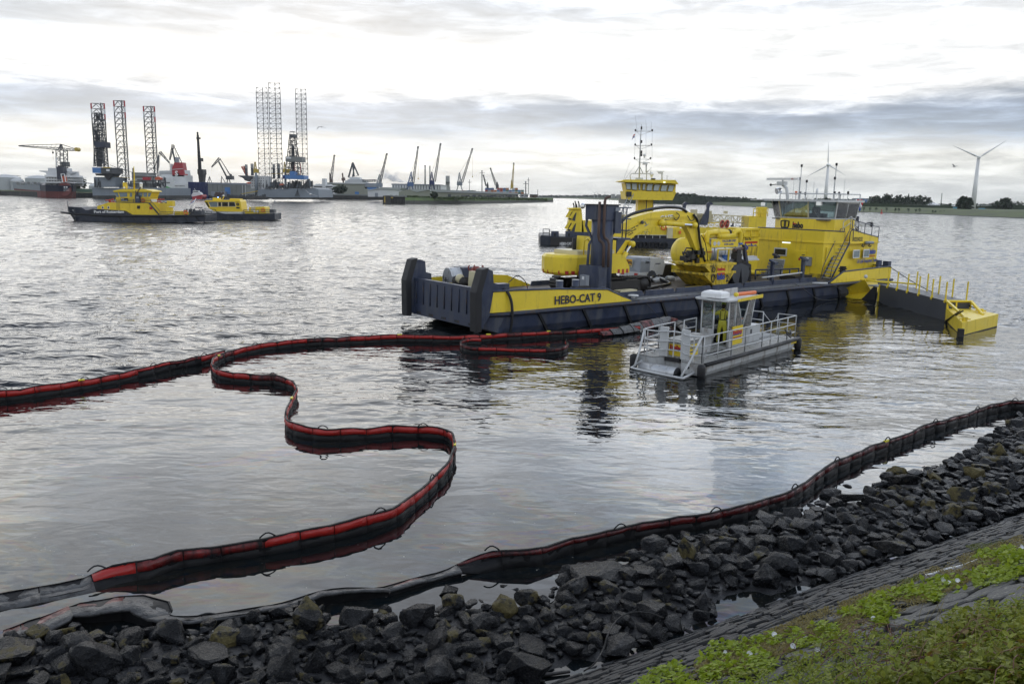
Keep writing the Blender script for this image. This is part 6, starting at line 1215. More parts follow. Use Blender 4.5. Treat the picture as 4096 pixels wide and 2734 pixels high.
pts = {'nf': ((cx0, cyn, DKt), (cx0+.0, cyn, ct)), 'dn': ((cx0, 1.66, DKt), (cx0, 1.66, ct)), 'ff': ((cx0, cyf, DKt), (cx0-.02, cyf, ct)), 'nr': ((cx1, cyn, DKt+.7), (cx1+.35, cyn, ct)), 'fr': ((cx1, cyf, DKt+.7), (cx1+.35, cyf, ct)), 'nm': ((cx0+.62, cyn, DKt+.7), (cx0+.62, cyn, ct)), 'dg': ((cx0+1.35, cyn, DKt+.75), (cx0+.75, cyn, ct)), 'dg2': ((cx0+1.35, cyn, DKt+.75), (cx0+1.9, cyn, ct)), 'fm': ((cx0+1.0, cyf, DKt+.7), (cx0+1.0, cyf, ct))}
for p in pts.values(): k.tb('cabin_post', GR, p, .038, 4, cab_)
def pane(a, c, d, e_): n_ = (V(c)-V(a)).cross(V(e_)-V(a)).normalized()*.01; k.p(MB().ext([a, c, d, e_], n_), 'pane', M.glass, parent=cab_)
pane((cx0, 1.72, DKt+.85), (cx0, 2.2, DKt+.85), (cx0, 2.2, ct-.08), (cx0, 1.72, ct-.08)); pane((cx0+.05, cyn, DKt+.8), (cx0+.58, cyn, DKt+.8), (cx0+.58, cyn, ct-.08), (cx0+.05, cyn, ct-.08))
pane((cx0+.66, cyn, DKt+.8), (cx0+1.3, cyn, DKt+.8), (cx0+.8, cyn, ct-.1), (cx0+.66, cyn, ct-.08)); pane((cx0+1.4, cyn, DKt+.8), (cx1, cyn, DKt+.75), (cx1+.33, cyn, ct-.08), (cx0+1.9, cyn, ct-.08)); pane((cx1+.02, cyn+.05, DKt+.8), (cx1+.02, cyf-.05, DKt+.8), (cx1+.36, cyf-.05, ct-.05), (cx1+.36, cyn+.05, ct-.05)); pane((cx0+.05, cyf, DKt+.8), (cx1, cyf, DKt+.8), (cx1+.3, cyf, ct-.05), (cx0+.05, cyf, ct-.05))
rfp = [(cx0-.45, cyn-.12), (cx0-.35, cyf+.15), (cx1+.6, cyf+.2), (cx1+.65, cyn-.2), (cx0+.25, cyn-.22)]
rf_ = k.p(MB().ext([(x, y, ct) for x, y in rfp], (0, 0, .05)), 'roof', GR, parent=cab_)
rb = MB()
for i in range(5): (xa, ya), (xb, yb) = rfp[i], rfp[(i+1) % 5]; rb.tube([(xa, ya, ct+.06), (xb, yb, ct+.06)], .045, 4)
k.p(rb, 'roof_edge', GR, parent=cab_)
k.p(MB().ext([(cx0+.25, cyn-.26, ct-.02), (cx1+.65, cyn-.24, ct-.02), (cx1+.65, cyn-.24, ct+.14), (cx0+.25, cyn-.26, ct+.1)], (0, .02, 0)), 'yellow_fascia', M.yel, parent=rf_)
text('HEBOCAT 5', M.txtk, k.r, (cx0-.36, 1.9, ct+.0), (.25, -1, 0), (0, 0, 1), .1)
k.p(MB().loft([[(cx0-.2, 1.25, ct+.10), (cx0-.2, 2.25, ct+.10), (cx0+.55, 2.25, ct+.10), (cx0+.55, 1.25, ct+.10)], [(cx0-.2, 1.25, ct+.30), (cx0-.2, 2.25, ct+.30), (cx0+.55, 2.25, ct+.30), (cx0+.55, 1.25, ct+.30)], [(cx0-.1, 1.35, ct+.38), (cx0-.1, 2.15, ct+.38), (cx0+.45, 2.15, ct+.38), (cx0+.45, 1.35, ct+.38)]]), 'air_conditioner', M.wht, parent=rf_, bevel=.02)
k.cy('orange_float', M.org, (cx0+1.1, 1.2, ct+.2), (cx1+.5, 1.05, ct+.2), .09, n=8, parent=rf_); k.cy('lime_strap', M.yel, (cx0+1.0, 1.2, ct+.2), (cx0+1.12, 1.2, ct+.2), .1, parent=rf_); k.bx('roof_rack', M.alu, cx0+.9, cx1+.5, 1.9, 1.95, ct+.05, ct+.35, rf_)
k.bx('console', M.dgry, cx0+1.5, cx1-.1, 1.2, 2.1, DKt, DKt+.95, cab_); k.cy('seat', M.blk, (cx0+1.1, 2.0, DKt), (cx0+1.1, 2.0, DKt+.6), .2, n=10, parent=cab_)
# engine box, grating and gear aft
eb = k.bx('engine_box', GR, 6.2, 7.3, 1.0, 2.2, DKt, DKt+.75); k.p(MB().ext([(6.3, .985, DKt+.4), (6.45, .985, DKt+.4), (6.45, .985, DKt+.6), (6.3, .985, DKt+.6)], (0, .01, 0)), 'vent', M.dgry, parent=eb)
for i in range(11): k.bx('grating_bar', GR, 7.45+i*.14, 7.50+i*.14, 1.0, 2.4, DKt+.05, DKt+.09)
k.bx('grating_frame', M.alu, 7.4, 9.0, .98, 2.42, DKt, DKt+.05)
k.p(MB().sph((6.5, 1.9, DKt+.85), .28, 8, 5, .5).sph((6.8, 1.6, DKt+.85), .22, 8, 5, .5), 'white_sheet', M.tar); k.cy('orange_pole', M.org, (6.4, 2.1, DKt+.95), (7.3, 1.7, DKt+.9), .03)
k.tb('rope_tangle', M.blks, smooth([(7.9, -.02, DKt+.35), (8.3, -.1, DKt+.1), (8.0, .1, DKt+.5), (8.5, .0, DKt+.2), (8.7, .15, DKt+.45), (8.3, -.05, DKt+.3)], 4), .03, 5)
k.bx('stern_plate', M.yel, 8.6, 9.2, -.005, .0, .3, .47); k.tb('hanging_chain', M.alu, smooth([(LK-.1, 1.0, DKt+1.0), (LK, 1.35, DKt+.6), (LK-.1, 1.75, DKt+1.0)], 5), .015, 4)
for x, y in ((.9, .35), (8.9, .35), (.9, 2.7)): k.p(MB().cyl((x-.15, y, DKt+.09), (x+.15, y, DKt+.09), .02).cyl((x, y, DKt), (x, y, DKt+.1), .03), 'cleat', M.alu)
k.tb('line_on_bow', M.blks, [(.33, .12, DKt+1.05), (.25, .1, .8), (.2, .05, .3)], .02, 4)
# ---- the man
def skin_body(name, m, verts, edges, radii, parent, sub=2):
    me = bpy.data.meshes.new(name); me.from_pydata(verts, edges, []); o = bpy.data.objects.new(name, me); COL.objects.link(o); o.parent = parent
    sk = o.modifiers.new('skin', 'SKIN'); sk.use_smooth_shade = True
    for d, r_ in zip(me.skin_vertices[0].data, radii): d.radius = r_ if isinstance(r_, tuple) else (r_, r_)
    me.skin_vertices[0].data[0].use_root = True; o.modifiers.new('sub', 'SUBSURF').levels = sub; o.modifiers['sub'].render_levels = sub; me.materials.append(m); return o
fp = V(KP := (4.75, 1.62, DKt+.02)); wp = V(k.O)+Matrix.Rotation(KA, 3, 'Z') @ fp
man = T('person', 'person in yellow suit and cap standing inside the small workboat cabin, one hand raised', 'person', tuple(wp), KA-math.radians(70))
# local: faces +y (away from the photographer), x to his side
vs = [(0, 0, .95), (0, .0, 1.12), (0, .03, 1.30), (0, .04, 1.45), (0, .06, 1.54), (0, .08, 1.60),
      (-.20, .04, 1.43), (-.38, .10, 1.30), (-.50, .26, 1.42), (-.52, .31, 1.50),
      (.20, .04, 1.43), (.30, .0, 1.17), (.34, .16, .98), (.34, .22, .96),
      (-.10, 0, .88), (-.14, .05, .50), (-.16, .0, .10), (-.16, .10, .05), (.10, 0, .88), (.13, .02, .50), (.14, -.06, .10), (.14, .06, .05)]
es = [(0, 1), (1, 2), (2, 3), (3, 4), (4, 5), (3, 6), (6, 7), (7, 8), (8, 9), (3, 10), (10, 11), (11, 12), (12, 13), (0, 14), (14, 15), (15, 16), (16, 17), (0, 18), (18, 19), (19, 20), (20, 21)]
rd = [(.17, .13), (.16, .12), (.19, .13), (.17, .11), .07, .06, .09, .07, .055, .04, .09, .07, .055, .04, .11, .085, .075, .06, .11, .085, .075, .06]
body = skin_body('body', M.suit, vs, es, rd, man.r)
hd = man.p(MB().loft([[(r_*.085*math.cos(a*math.pi/6), .10+r_*.10*math.sin(a*math.pi/6), z) for a in range(12)] for z, r_ in ((1.57, .5), (1.62, .85), (1.68, .98), (1.74, 1.), (1.80, .9), (1.84, .6), (1.855, .2))]), 'head', M.skin, smooth=True)
man.p(MB().loft([[(r_*.092*math.cos(a*math.pi/6), .085+r_*.105*math.sin(a*math.pi/6), z) for a in range(12)] for z, r_ in ((1.60, .6), (1.68, .97), (1.76, 1.04), (1.83, .9), (1.87, .4))]), 'hair', mat('dark_brown_hair', (.04, .025, .018), .8), parent=hd, smooth=True)
man.p(MB().loft([[(r_*.10*math.cos(a*math.pi/6), .10+r_*.115*math.sin(a*math.pi/6), z) for a in range(12)] for z, r_ in ((1.78, 1.03), (1.84, .95), (1.885, .6), (1.90, .2))]), 'cap', mat('lime_cap', (.35, .45, .06), .6), parent=hd, smooth=True)
man.p(MB().sph((.088, .11, 1.70), .02).sph((-.088, .11, 1.70), .02), 'ears', M.skin, parent=hd); man.p(MB().sph((0, .205, 1.69), .018), 'nose', M.skin, parent=hd)
def hand(cx, cy, cz, up_, out):
    up_, out = V(up_).normalized(), V(out).normalized(); sd_ = up_.cross(out); c = V((cx, cy, cz)); mb = MB()
    mb.loft([[c+sd_*(w_*s_)+out*(t_*q_)+up_*h_ for s_, q_ in ((-1, -1), (1, -1), (1, 1), (-1, 1))] for h_, w_, t_ in ((0, .028, .018), (.05, .042, .018), (.09, .042, .016))])
    for i, l in enumerate((.060, .075, .070, .055)): f0_ = c+sd_*(-.031+.0205*i)+up_*.085; mb.tube([f0_, f0_+up_*l*.5-out*.008, f0_+up_*l-out*.03], .0095, 5)
    f0_ = c-sd_*.038+up_*.03; mb.tube([f0_, f0_-sd_*.03+up_*.03, f0_-sd_*.035+up_*.06-out*.02], .011, 5)
    return man.p(mb, 'hand', M.skin, smooth=True)
hand(-.525, .33, 1.53, (-.1, .35, 1), (.3, -1, .2)); hand(.34, .25, .955, (0, 1, -.1), (0, 0, 1))
man.p(MB().tube([(-.17, -.10, 1.13), (0, -.135, 1.12), (.17, -.10, 1.13), (.2, .02, 1.15), (0, .14, 1.14), (-.2, .02, 1.15), (-.17, -.10, 1.13)], .018, 5).tube([(.10, -.11, 1.13), (.09, -.12, 1.35), (.11, .0, 1.53)], .015, 4).tube([(-.10, -.11, 1.13), (-.09, -.12, 1.35), (-.11, .0, 1.53)], .015, 4), 'harness', M.blks)
man.p(MB().tube([(-.07, .0, 1.53), (0, -.03, 1.53), (.07, .0, 1.53), (.06, .12, 1.5), (-.06, .12, 1.5), (-.07, 0, 1.53)], .03, 5), 'dark_red_collar', mat('dark_red_cloth', (.12, .015, .02), .8))
for s_ in (-1, 1): man.p(MB().loft([[(s_*.15+.055*math.cos(a*.785)*w_, y_+.0, .055+.05*math.sin(a*.785)*w_) for a in range(8)] for y_, w_ in ((-.13, .7), (-.05, 1.), (.08, .95), (.18, .6))]), 'boot', M.blk, smooth=True)
# oil-black rocking ripples are part of the water; a fender and life line hang on the far rail
# ---------------------------------------------------------------- port authority vessels
def ship_hull(t, pts_top, pts_bot, beam, bow, stern_sq=True, mt=None, name='hull', zk=None):
    """pts_top: [(px,py)] along the sheer, pts_bot: matching foot points, both read on the near side; bow = index side (0 = first end)"""
    rings = []; n = len(pts_top)
    for i, (a, c) in enumerate(zip(pts_top, pts_bot)):
        p, q = t.q(*a), t.q(*c); f = i/(n-1); wt = min(1, .22+6*f); wb = min(1, .15+4*f)
        yc = beam/2; rings.append([(p.x, yc-beam/2*wt, p.z), (p.x, yc+beam/2*wt, p.z), ((p.x*.4+q.x*.6), yc+beam/2*(wt*.6+wb*.4), q.z+.35*(p.z-q.z)), (q.x, yc+beam/2*wb, q.z), (q.x, yc-beam/2*wb, q.z), ((p.x*.4+q.x*.6), yc-beam/2*(wt*.6+wb*.4), q.z+.35*(p.z-q.z))])
    return t.p(MB().loft(rings), name, mt or M.navyf)
t = Far('port_vessel', 'navy and yellow port patrol vessel numbered 11 lettered Port of Rotterdam', 'ship', 550, 888); S = t.s; BM = 7.0
hl = ship_hull(t, [(243, 845), (262, 826), (300, 828), (325, 829), (341, 840), (352, 840), (370, 835), (494, 843), (523, 859), (600, 860), (700, 860), (821, 859)],
          [(243.5, 848), (284, 889), (300, 889), (325, 889), (341, 889), (352, 889), (370, 889), (494, 889), (523, 889), (600, 889), (700, 889), (818, 888)], BM, 0)
t.tb('rubbing_strake', M.blk, [t.q(246, 849, 2.6), t.q(262, 851, 1.4), t.q(290, 855, .1), t.q(420, 862, -.12), t.q(600, 864, -.12), t.q(823, 862, -.12)], .22, 6)
for px in (475, 530, 588, 636, 690, 736, 782): t.p(MB().tube([t.q(px, 866, -.12), t.q(px+14, 883, -.05)], .12, 4), 'side_fender', M.blk)
t.bx('deck', M.deckn, t.q(300, 860).x, t.q(820, 860).x, .3, BM-.3, t.q(500, 861).z-.1, t.q(500, 861).z)
def ft(t, body, m, px0, px1, py, size, d=-.05, **k): a, c = t.q(px0, py, d), t.q(px1, py, d); return text(body, m, t.r, a, c-a, (0, 0, 1), size*t.s, width=(c-a).length, **k)
ft(t, 'Port of Rotterdam', M.txtw, 376, 496, 852, 15, d=-.16, bold=.03); ft(t, 'RPA', M.txtw, 290, 302, 843, 6.5, d=.45, bold=.02); ft(t, '11', M.txtw, 305, 315, 845, 12, d=.35, bold=.03)
lh = t.e('lower_house', M.yelf, [(389, 860), (389, 824), (393, 823), (433, 810), (612, 810), (636, 812), (636, 860)], 1.0, BM-1.0)
for px in (411, 434): w_ = t.b('window', M.wht, px-4, px+4, 825, 835, .95, 1.02, lh); t.b('pane', M.glassd, px-2.6, px+2.6, 826.5, 833.5, .93, .96, w_)
for a, c in ((488, 520), (523, 541), (543, 567), (577, 598), (600, 634)): t.b('door', M.yelf, a, c, 816, 858, .93, 1.0, lh)
t.p(MB().tube([t.q(549, 826, .9), t.q(552, 823, .9), t.q(556, 826, .9), t.q(560, 823, .9)], .12, 4).tube([t.q(549, 830, .9), t.q(552, 827, .9), t.q(556, 830, .9), t.q(560, 827, .9)], .12, 4).tube([t.q(549, 834, .9), t.q(552, 831, .9), t.q(556, 834, .9), t.q(560, 831, .9)], .12, 4), 'wave_emblem', M.txtk)
t.b('red_cabinet', M.red, 598, 610, 827, 838, .9, .95)
uh = t.b('upper_house', M.yelf, 464, 601, 792, 810, 1.6, BM-1.6); t.b('bridge_deck', M.dgry, 460, 606, 809, 811, .9, BM-.9)
whp = [(468, 792), (455, 766), (607, 766), (598, 792)]; wh_ = t.e('wheelhouse', M.yelf, whp, 1.5, BM-1.5)
t.e('roof', M.yelf, [(451, 767), (453, 763), (488, 756), (575, 756), (606, 763), (610, 767)], 1.1, BM-1.1)
for pts in ([(457, 770), (470, 770), (476, 788), (467, 788)], [(475, 770), (508, 770), (508, 787), (481, 788)], [(519, 771), (528, 771), (528, 787), (519, 787)], [(540, 770), (570, 770), (569, 787), (544, 787)], [(573, 770), (589, 770), (587, 787), (574, 787)], [(593, 771), (605, 771), (599, 787), (591, 787)]): w_ = t.e('window', M.glassp, pts, 1.42, 1.52, wh_)
sgn = t.b('sign_board', M.txtk, 484, 512, 792, 805, 1.5, 1.56, uh); ft(t, 'Port', M.txtw, 485.5, 496, 798, 6, d=1.48, bold=.03); ft(t, 'Authority', M.txtw, 485.5, 510, 803.5, 6, d=1.48, bold=.03)
t.b('funnel', M.navy, 541, 558, 781, 811, .8, 1.5); ft(t, '11', M.txtw, 545.5, 553.5, 793, 8, d=.76, bold=.04)
t.t('exhaust_pipe', M.rust, [(543.5, 781, 1.1), (543.5, 762, 1.1)], 2.2); t.t('exhaust_pipe', M.rust, [(552, 781, 1.1), (550, 768, 1.1), (558, 756, 1.1), (563, 748, 1.1)], 2.2)
def ringbuoy(t, px, py, r, d): c = t.q(px, py, d); return t.p(MB().tube([(c.x+r*t.s*math.cos(i*.524), d, c.z+r*t.s*math.sin(i*.524)) for i in range(13)], r*t.s*.3, 5), 'lifebuoy', M.org)
ringbuoy(t, 572, 801, 6.5, 1.4)
t.rail('bridge_rail', M.dgry, [t.q(466, 810, .95), t.q(604, 810, .95)], 12*S, .05, (1., .5), 3.); t.rail('aft_rail', M.dgry, [t.q(640, 860, .3), t.q(815, 860, .3)], 12*S, .05, (1., .5), 3.)
t.t('stairs', M.navy, [(596, 812, .7), (636, 858, .7)], 2.6)
t.t('stair_rail', M.navy, [(604, 803, .7), (640, 845, .7)], .8)
for k_ in range(2): t.t('ladder_side', M.dgry, [(468+k_*8, 811, .95), (468+k_*8, 840, .95)], .7)
mst = t.t('mast', M.yelf, [(537, 757, 3.4), (537, 700, 3.4), (535, 665, 3.4)], [4, 2.2, 1.4]); t.t('mast_crossbar', M.wht, [(516, 722, 3.4), (548, 720, 3.4)], 1., parent=mst); t.b('mast_light_housing', M.yelf, 492, 504, 730, 754, 3.2, 4); t.b('roof_aerial_rack', M.dgry, 505, 560, 735, 737, 3.0, 3.1)
c = t.q(495, 727, 3.5); t.p(MB().sph((c.x, 3.5, c.z), 2.2*S), 'white_mast_lamp', M.lampw)
c = t.q(564, 736, 3.4); t.p(MB().sph(c, 7*S, 12, 8).cyl(c+V((0, 0, -18*S)), c, 5*S, 6*S), 'radar_dome', M.wht, smooth=True); c = t.q(497, 751, 3.0); t.p(MB().sph(c, 4*S, 8, 6), 'small_dome', M.wht, smooth=True)
for cx_, sg_ in ((446, -1), (633, 1)): fm = t.t('fire_monitor', M.red, [(cx_+sg_*-6, 799, 2.5), (cx_+sg_*24, 797 if sg_ > 0 else 801, 2.5)], 2.3); greeble(t, 'monitor_base', M.red, cx_-12, cx_+10, 793, 810, 2.2, 3.4, 12, 5, parent=fm, pipes=.5)
t.b('signs', M.wht, 602, 628, 797, 807, 1.9, 1.95)
cr = t.b('deck_crane', M.yelf, 667, 687, 828, 857, 2.0, 3.0); t.b('crane_head', M.yelf, 668, 690, 803, 825, 1.8, 3.2, cr); t.t('crane_arm', M.dgry, [(668, 812, 2.5), (655, 808, 2.5), (641, 812, 2.5), (645, 822, 2.5)], 2, parent=cr)
t.b('deck_chest', M.yelf, 699, 721, 844, 860, 1, 2.6); t.b('deck_chest', M.yelf, 722, 752, 847, 860, 1.2, 2.6); ringbuoy(t, 743, 850, 7, .25)
greeble(t, 'deck_gear', M.dgry, 735, 812, 834, 860, 1.5, 4.5, 60, 7); t.t('fire_monitor_aft', M.dgry, [(780, 829, 3), (808, 831, 3)], 2); t.b('stern_winch', M.dgry, 775, 806, 842, 860, 2, 4)
p = t.q(760, 838, .6); c = t.q(784, 793, .6); t.tb('flagpole', M.wht, [p, c], .07); flag(t, c, (-.9, 0, -.5), (p-c).normalized(), 1.1, .8)
p = t.q(272, 826, 3.4); t.tb('jackstaff', M.dgry, [p, t.q(270, 802, 3.4)], .08); t.b('bow_bollard', M.dgry, 345, 352, 833, 843, 2, 3)
t.b('person_silhouette', M.txtk, 499, 503, 775, 786, 2.5, 2.9) if False else None
t = Far('patrol_boat', 'smaller yellow and navy patrol boat lettered Rotterdam behind the vessel 11 stern', 'ship', 960, 879.5); S = t.s
ship_hull(t, [(792, 838), (812, 842), (845, 845), (868, 848), (885, 853), (900, 855), (1000, 855), (1060, 854), (1099, 854)], [(800, 880), (812, 880), (845, 880), (868, 880), (885, 880), (900, 880), (1000, 880), (1060, 880), (1099, 879.5)], 5.6, 0)
for px in (880, 922, 958, 998, 1036, 1072): t.t('side_fender', M.blk, [(px, 859, -.1), (px+16, 876, -.05)], 1.2)
t.e('cabin_base', M.gry, [(846, 847), (967, 847), (967, 856), (890, 856)], .6, 5.0)
cb2 = t.e('cabin', M.yelf, [(833, 831), (818, 806), (823, 801), (957, 799), (962, 806), (967, 840), (967, 847), (856, 845)], .7, 4.9)
for pts in ([(835, 809), (869, 809), (869, 826), (843, 826)], [(873, 809), (884, 809), (884, 825), (873, 825)], [(888, 809), (912, 809), (912, 825), (889, 825)], [(916, 809), (938, 809), (942, 825), (916, 825)]): f_ = t.e('window_frame', M.wht, [(x+(1.2 if x > 860 and i in (1, 2) else -1.2), y+(-1.2 if i < 2 else 1.2)) for i, (x, y) in enumerate(pts)], .62, .7, cb2); t.e('window', M.glassp if pts[0][0] < 850 else M.glassd, pts, .58, .63, f_)
t.e('windscreen', M.glassd, [(820, 809), (829, 809), (838, 827), (834, 829)], .63, .7, cb2); t.t('roof_edge', M.yelf, [(817, 806, .5), (957, 806, .5)], 1.5)
t.b('roof_locker', M.yelf, 851, 876, 791, 801, 2, 3.5); t.b('roof_locker', M.yelf, 919, 960, 794, 801, 1.5, 3.5); c = t.q(872, 789, 2.5); t.p(MB().sph(c, 1.8*S), 'blue_light', M.lampb); c = t.q(894, 782, 2.5); t.p(MB().sph(c, 4.5*S, 10, 6, .6), 'radar_dome', M.wht); t.t('radar_mast', M.yelf, [(888, 801, 2.5), (896, 786, 2.5)], 2)
t.b('logo_panel', M.txtk, 945, 958, 828, 834, .6, .68, cb2); c = t.q(951, 817, .6); t.p(MB().tube([(c.x+4*S*math.cos(i*.7), .62, c.z+4*S*math.sin(i*.7)) for i in range(10)], .13, 4), 'wave_emblem', M.txtk)
ft(t, 'Rotterdam', M.txtw, 819, 865, 851.5, 10, d=-.02, bold=.03)
eh = t.e('engine_hatch', M.yelf, [(980, 854), (980, 846), (995, 843), (997, 828), (1055, 826), (1061, 830), (1063, 854)], .9, 4.4)
for i in range(7): t.b('louvre', M.gry, 1004, 1021, 828.5+i*2.3, 829.6+i*2.3, .82, .9, eh)
for px in (1018, 1030): c = t.q(px, 846, .3); t.p(MB().cyl((c.x, .25, c.z), (c.x, .3, c.z), 4.3*S, n=12), 'round_sign', M.wht)
ringbuoy(t, 1052, 840, 6, .4); t.rail('guard_rail', M.dgry, [t.q(975, 855, .2), t.q(1095, 855, .2)], 15*S, .05, (1., .5), 3.); t.rail('guard_rail', M.dgry, [t.q(820, 845, .4), t.q(862, 848, .4)], 10*S, .05, (1.,), 2.)
t.b('outboard_gear', M.dgry, 1078, 1094, 837, 852, 1, 3); t.t('flagpole', M.dgry, [(1088, 837, 1), (1100, 800, 1)], .6); t.b('furled_flag', M.mgry, 1096, 1100, 803, 813, 1, 1.2)
# ---------------------------------------------------------------- vessel 7 behind the barge
t = Far('workboat', 'yellow and navy workboat HEBO-CAT 7 with tall wheelhouse and mast behind the barge', 'ship', 2400, 984); S = t.s
HW = 9.0
t.e('hull', M.navyf, [(2161, 945), (2166, 941), (2222, 945), (2420, 951), (2720, 955), (3080, 962), (3080, 1003), (2161, 980)], 0, HW)
ft(t, 'HEBO-CAT 7', M.txtw, 2239, 2294, 979, 14, d=-.3, bold=.03)
t.b('bow_pads', M.stl, 2202, 2300, 950, 982, -.25, 0); 
for px in (2205, 2262): kk = t.b('push_knee', M.navy, px, px+30, 925, 952, .2, 1.4); t.b('knee_slot', M.blk, px+10, px+18, 932, 946, .1, .25, kk)
t.rail('bow_rail', M.dgry, [t.q(2172, 945, 1), t.q(2197, 946, 1), t.q(2198, 948, 5)], 29*S, .05, (1., .5), 3.)
ft_ = t.e('funnel_tower', M.yel, [(2268, 945), (2282, 834), (2326, 835), (2337, 945)], 2, 5.5); t.e('tower_top', M.yel, [(2273, 837), (2276, 832), (2322, 831), (2326, 837)], 1.7, 5.8, ft_)
for (x, y) in ((2277, 842), (2292, 846), (2273, 887), (2290, 890)): t.e('louvred_flap', M.yel, [(x, y), (x+12, y+2), (x-4, y+28), (x-16, y+26)], 1.6, 1.75, ft_); t.e('flap_opening', M.dgry, [(x+10, y+4), (x+14, y+4), (x+8, y+38), (x-4, y+34)], 1.9, 2.0, ft_)
for (x, y, w_) in ((2296, 812, 4), (2303, 804, 4), (2316, 804, 4), (2308, 815, 3)): t.t('exhaust', M.stl, [(x, 834, 3.5), (x, y+12, 3.5), (x-3, y, 3.5)], 2.6, parent=ft_)
t.b('forward_house', M.yel, 2326, 2372, 882, 952, 2, 6); t.b('hatch_house', M.yel, 2372, 2570, 862, 958, 2.6, 7.5); t.b('navy_base', M.navy, 2290, 2375, 928, 950, 1.5, 6)
mh = t.b('main_house', M.yel, 2495, 2716, 906, 957, 1.6, 7.5)
t.e('stairs_house', M.yel, [(2480, 957), (2480, 861), (2560, 861), (2640, 900), (2640, 957)], 2.2, 7)
colm = t.b('wheelhouse_column', M.yel, 2549, 2611, 798, 890, 3, 5.4); t.b('column_seam', M.dgry, 2581, 2584, 800, 890, 2.95, 3.0, colm); t.b('column_edge', M.dgry, 2609, 2611, 800, 890, 2.9, 3.0, colm)
wb = t.e('wheelhouse', M.yel, [(2504, 797), (2500, 764), (2706, 768), (2690, 801), (2527, 799)], 1.5, 7.0)
t.e('wheelhouse_window_band', M.yel, [(2506, 765), (2500, 731), (2704, 735), (2702, 769)], 2.2, 6.3, wb)
for pts in ([(2503, 732), (2522, 733), (2523, 758), (2507, 758)], [(2527, 733), (2548, 734), (2548, 760), (2528, 759)], [(2554, 737), (2561, 737), (2561, 760), (2556, 760)], [(2572, 735), (2582, 735), (2580, 760), (2570, 760)], [(2590, 736), (2612, 736), (2606, 763), (2585, 762)], [(2617, 738), (2641, 738), (2634, 764), (2613, 763)], [(2647, 739), (2672, 740), (2665, 765), (2642, 764)], [(2677, 740), (2698, 741), (2690, 766), (2670, 765)]):
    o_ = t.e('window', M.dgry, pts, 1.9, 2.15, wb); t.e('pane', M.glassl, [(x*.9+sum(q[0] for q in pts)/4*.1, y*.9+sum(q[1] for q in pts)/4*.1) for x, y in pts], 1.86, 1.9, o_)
rf7 = t.e('wheelhouse_roof', M.yel, [(2481, 725), (2498, 718), (2702, 720), (2715, 737), (2680, 733), (2500, 728)], 1.0, 7.6)
t.b('roof_lamp', M.lampw, 2654, 2662, 727, 731, .8, 1.0, rf7)
ms = t.t('mast', M.gry, [(2557, 712, 4), (2562, 560, 4), (2566, 498, 4)], [3, 2.4, 1.5])
for (x0, x1, y) in ((2542, 2609, 525), (2541, 2606, 582), (2538, 2602, 637)): ca = t.t('crossarm', M.gry, [(x0, y, 4), (x1, y, 4)], 1.2, parent=ms); t.b('lantern', M.blk, x0-2, x0+3, y-8, y, 3.8, 4.2, ca); t.b('lantern', M.blk, x1-2, x1+3, y-8, y, 3.8, 4.2, ca); t.t('arm_brace', M.gry, [(x0+4, y, 4), (2561, y+16, 4), (x1-4, y, 4)], .8, parent=ca)
for pts in (((2522, 718), (2520, 700), (2528, 694), (2602, 695)), ((2540, 693), (2556, 668), (2558, 640)), ((2572, 693), (2560, 668)), ((2586, 720), (2586, 655)), ((2602, 695), (2605, 670), (2588, 690))): t.t('mast_stay_frame', M.gry, [(x, y, 4) for x, y in pts], 1.8, parent=ms)
for pts in (((2541, 460), (2549, 530)), ((2583, 480), (2586, 520)), ((2606, 487), (2604, 525)), ((2609, 530), (2608, 660)), ((2495, 716), (2521, 645)), ((2500, 716), (2542, 660)), ((2541, 530), (2538, 637)), ((2584, 530), (2584, 640))): t.t('rigging_wire', M.mgry, [(x, y, 4) for x, y in pts], .45, parent=ms)
for y in (512, 567, 608, 620): t.b('mast_lantern', M.blk, 2564, 2569, y-6, y+5, 3.7, 4.1, ms)
for c_, r_ in (((2578, 621), 6), ((2607, 697), 8)): q = t.q(*c_, 4); t.p(MB().sph(q, r_*S, 10, 7).cyl(q+V((0, 0, -1.8*r_*S)), q, .5*r_*S), 'radar_dome', M.wht, smooth=True)
for x0, x1, y, xp, yb in ((2560, 2600, 650, 2585, 690), (2627, 2657, 686, 2648, 720)): rd_ = t.b('radar_scanner', M.wht, x0, x1, y-2, y+1.5, 3.6, 3.9); t.b('radar_motor', M.gry, (x0+x1)/2-8, (x0+x1)/2+10, y+2, y+9, 3.6, 4.2, rd_); t.t('radar_post', M.gry, [(xp, y+8, 4), (xp, yb, 4)], 3, parent=rd_)
t.t('anemometer', M.gry, [(2668, 720, 4), (2669, 702, 4)], 1.2); t.b('black_roof_box', M.blk, 2607, 2621, 713, 728, 1.5, 2.5, rf7); t.b('roof_liferaft', M.gry, 2545, 2572, 711, 720, 2, 3, rf7)
p = t.q(2540, 537, 4); flag(t, p, (-1, 0, -.4), (-.1, 0, -1), .35, .5)
for x0, y0_, x1, y1_ in ((2462, 900, 2520, 768), (2480, 905, 2535, 775)): t.t('ladder_side', M.alu, [(x0, y0_, 1.5), (x1, y1_, 1.5)], 1.6)
for k_ in range(14): f = k_/14; t.t('ladder_rung', M.alu, [(2462+58*f, 900-132*f, 1.5), (2480+55*f, 905-130*f, 1.5)], 1.0)
t.b('ladder_cage', M.stl, 2505, 2526, 766, 786, 1.3, 1.5)
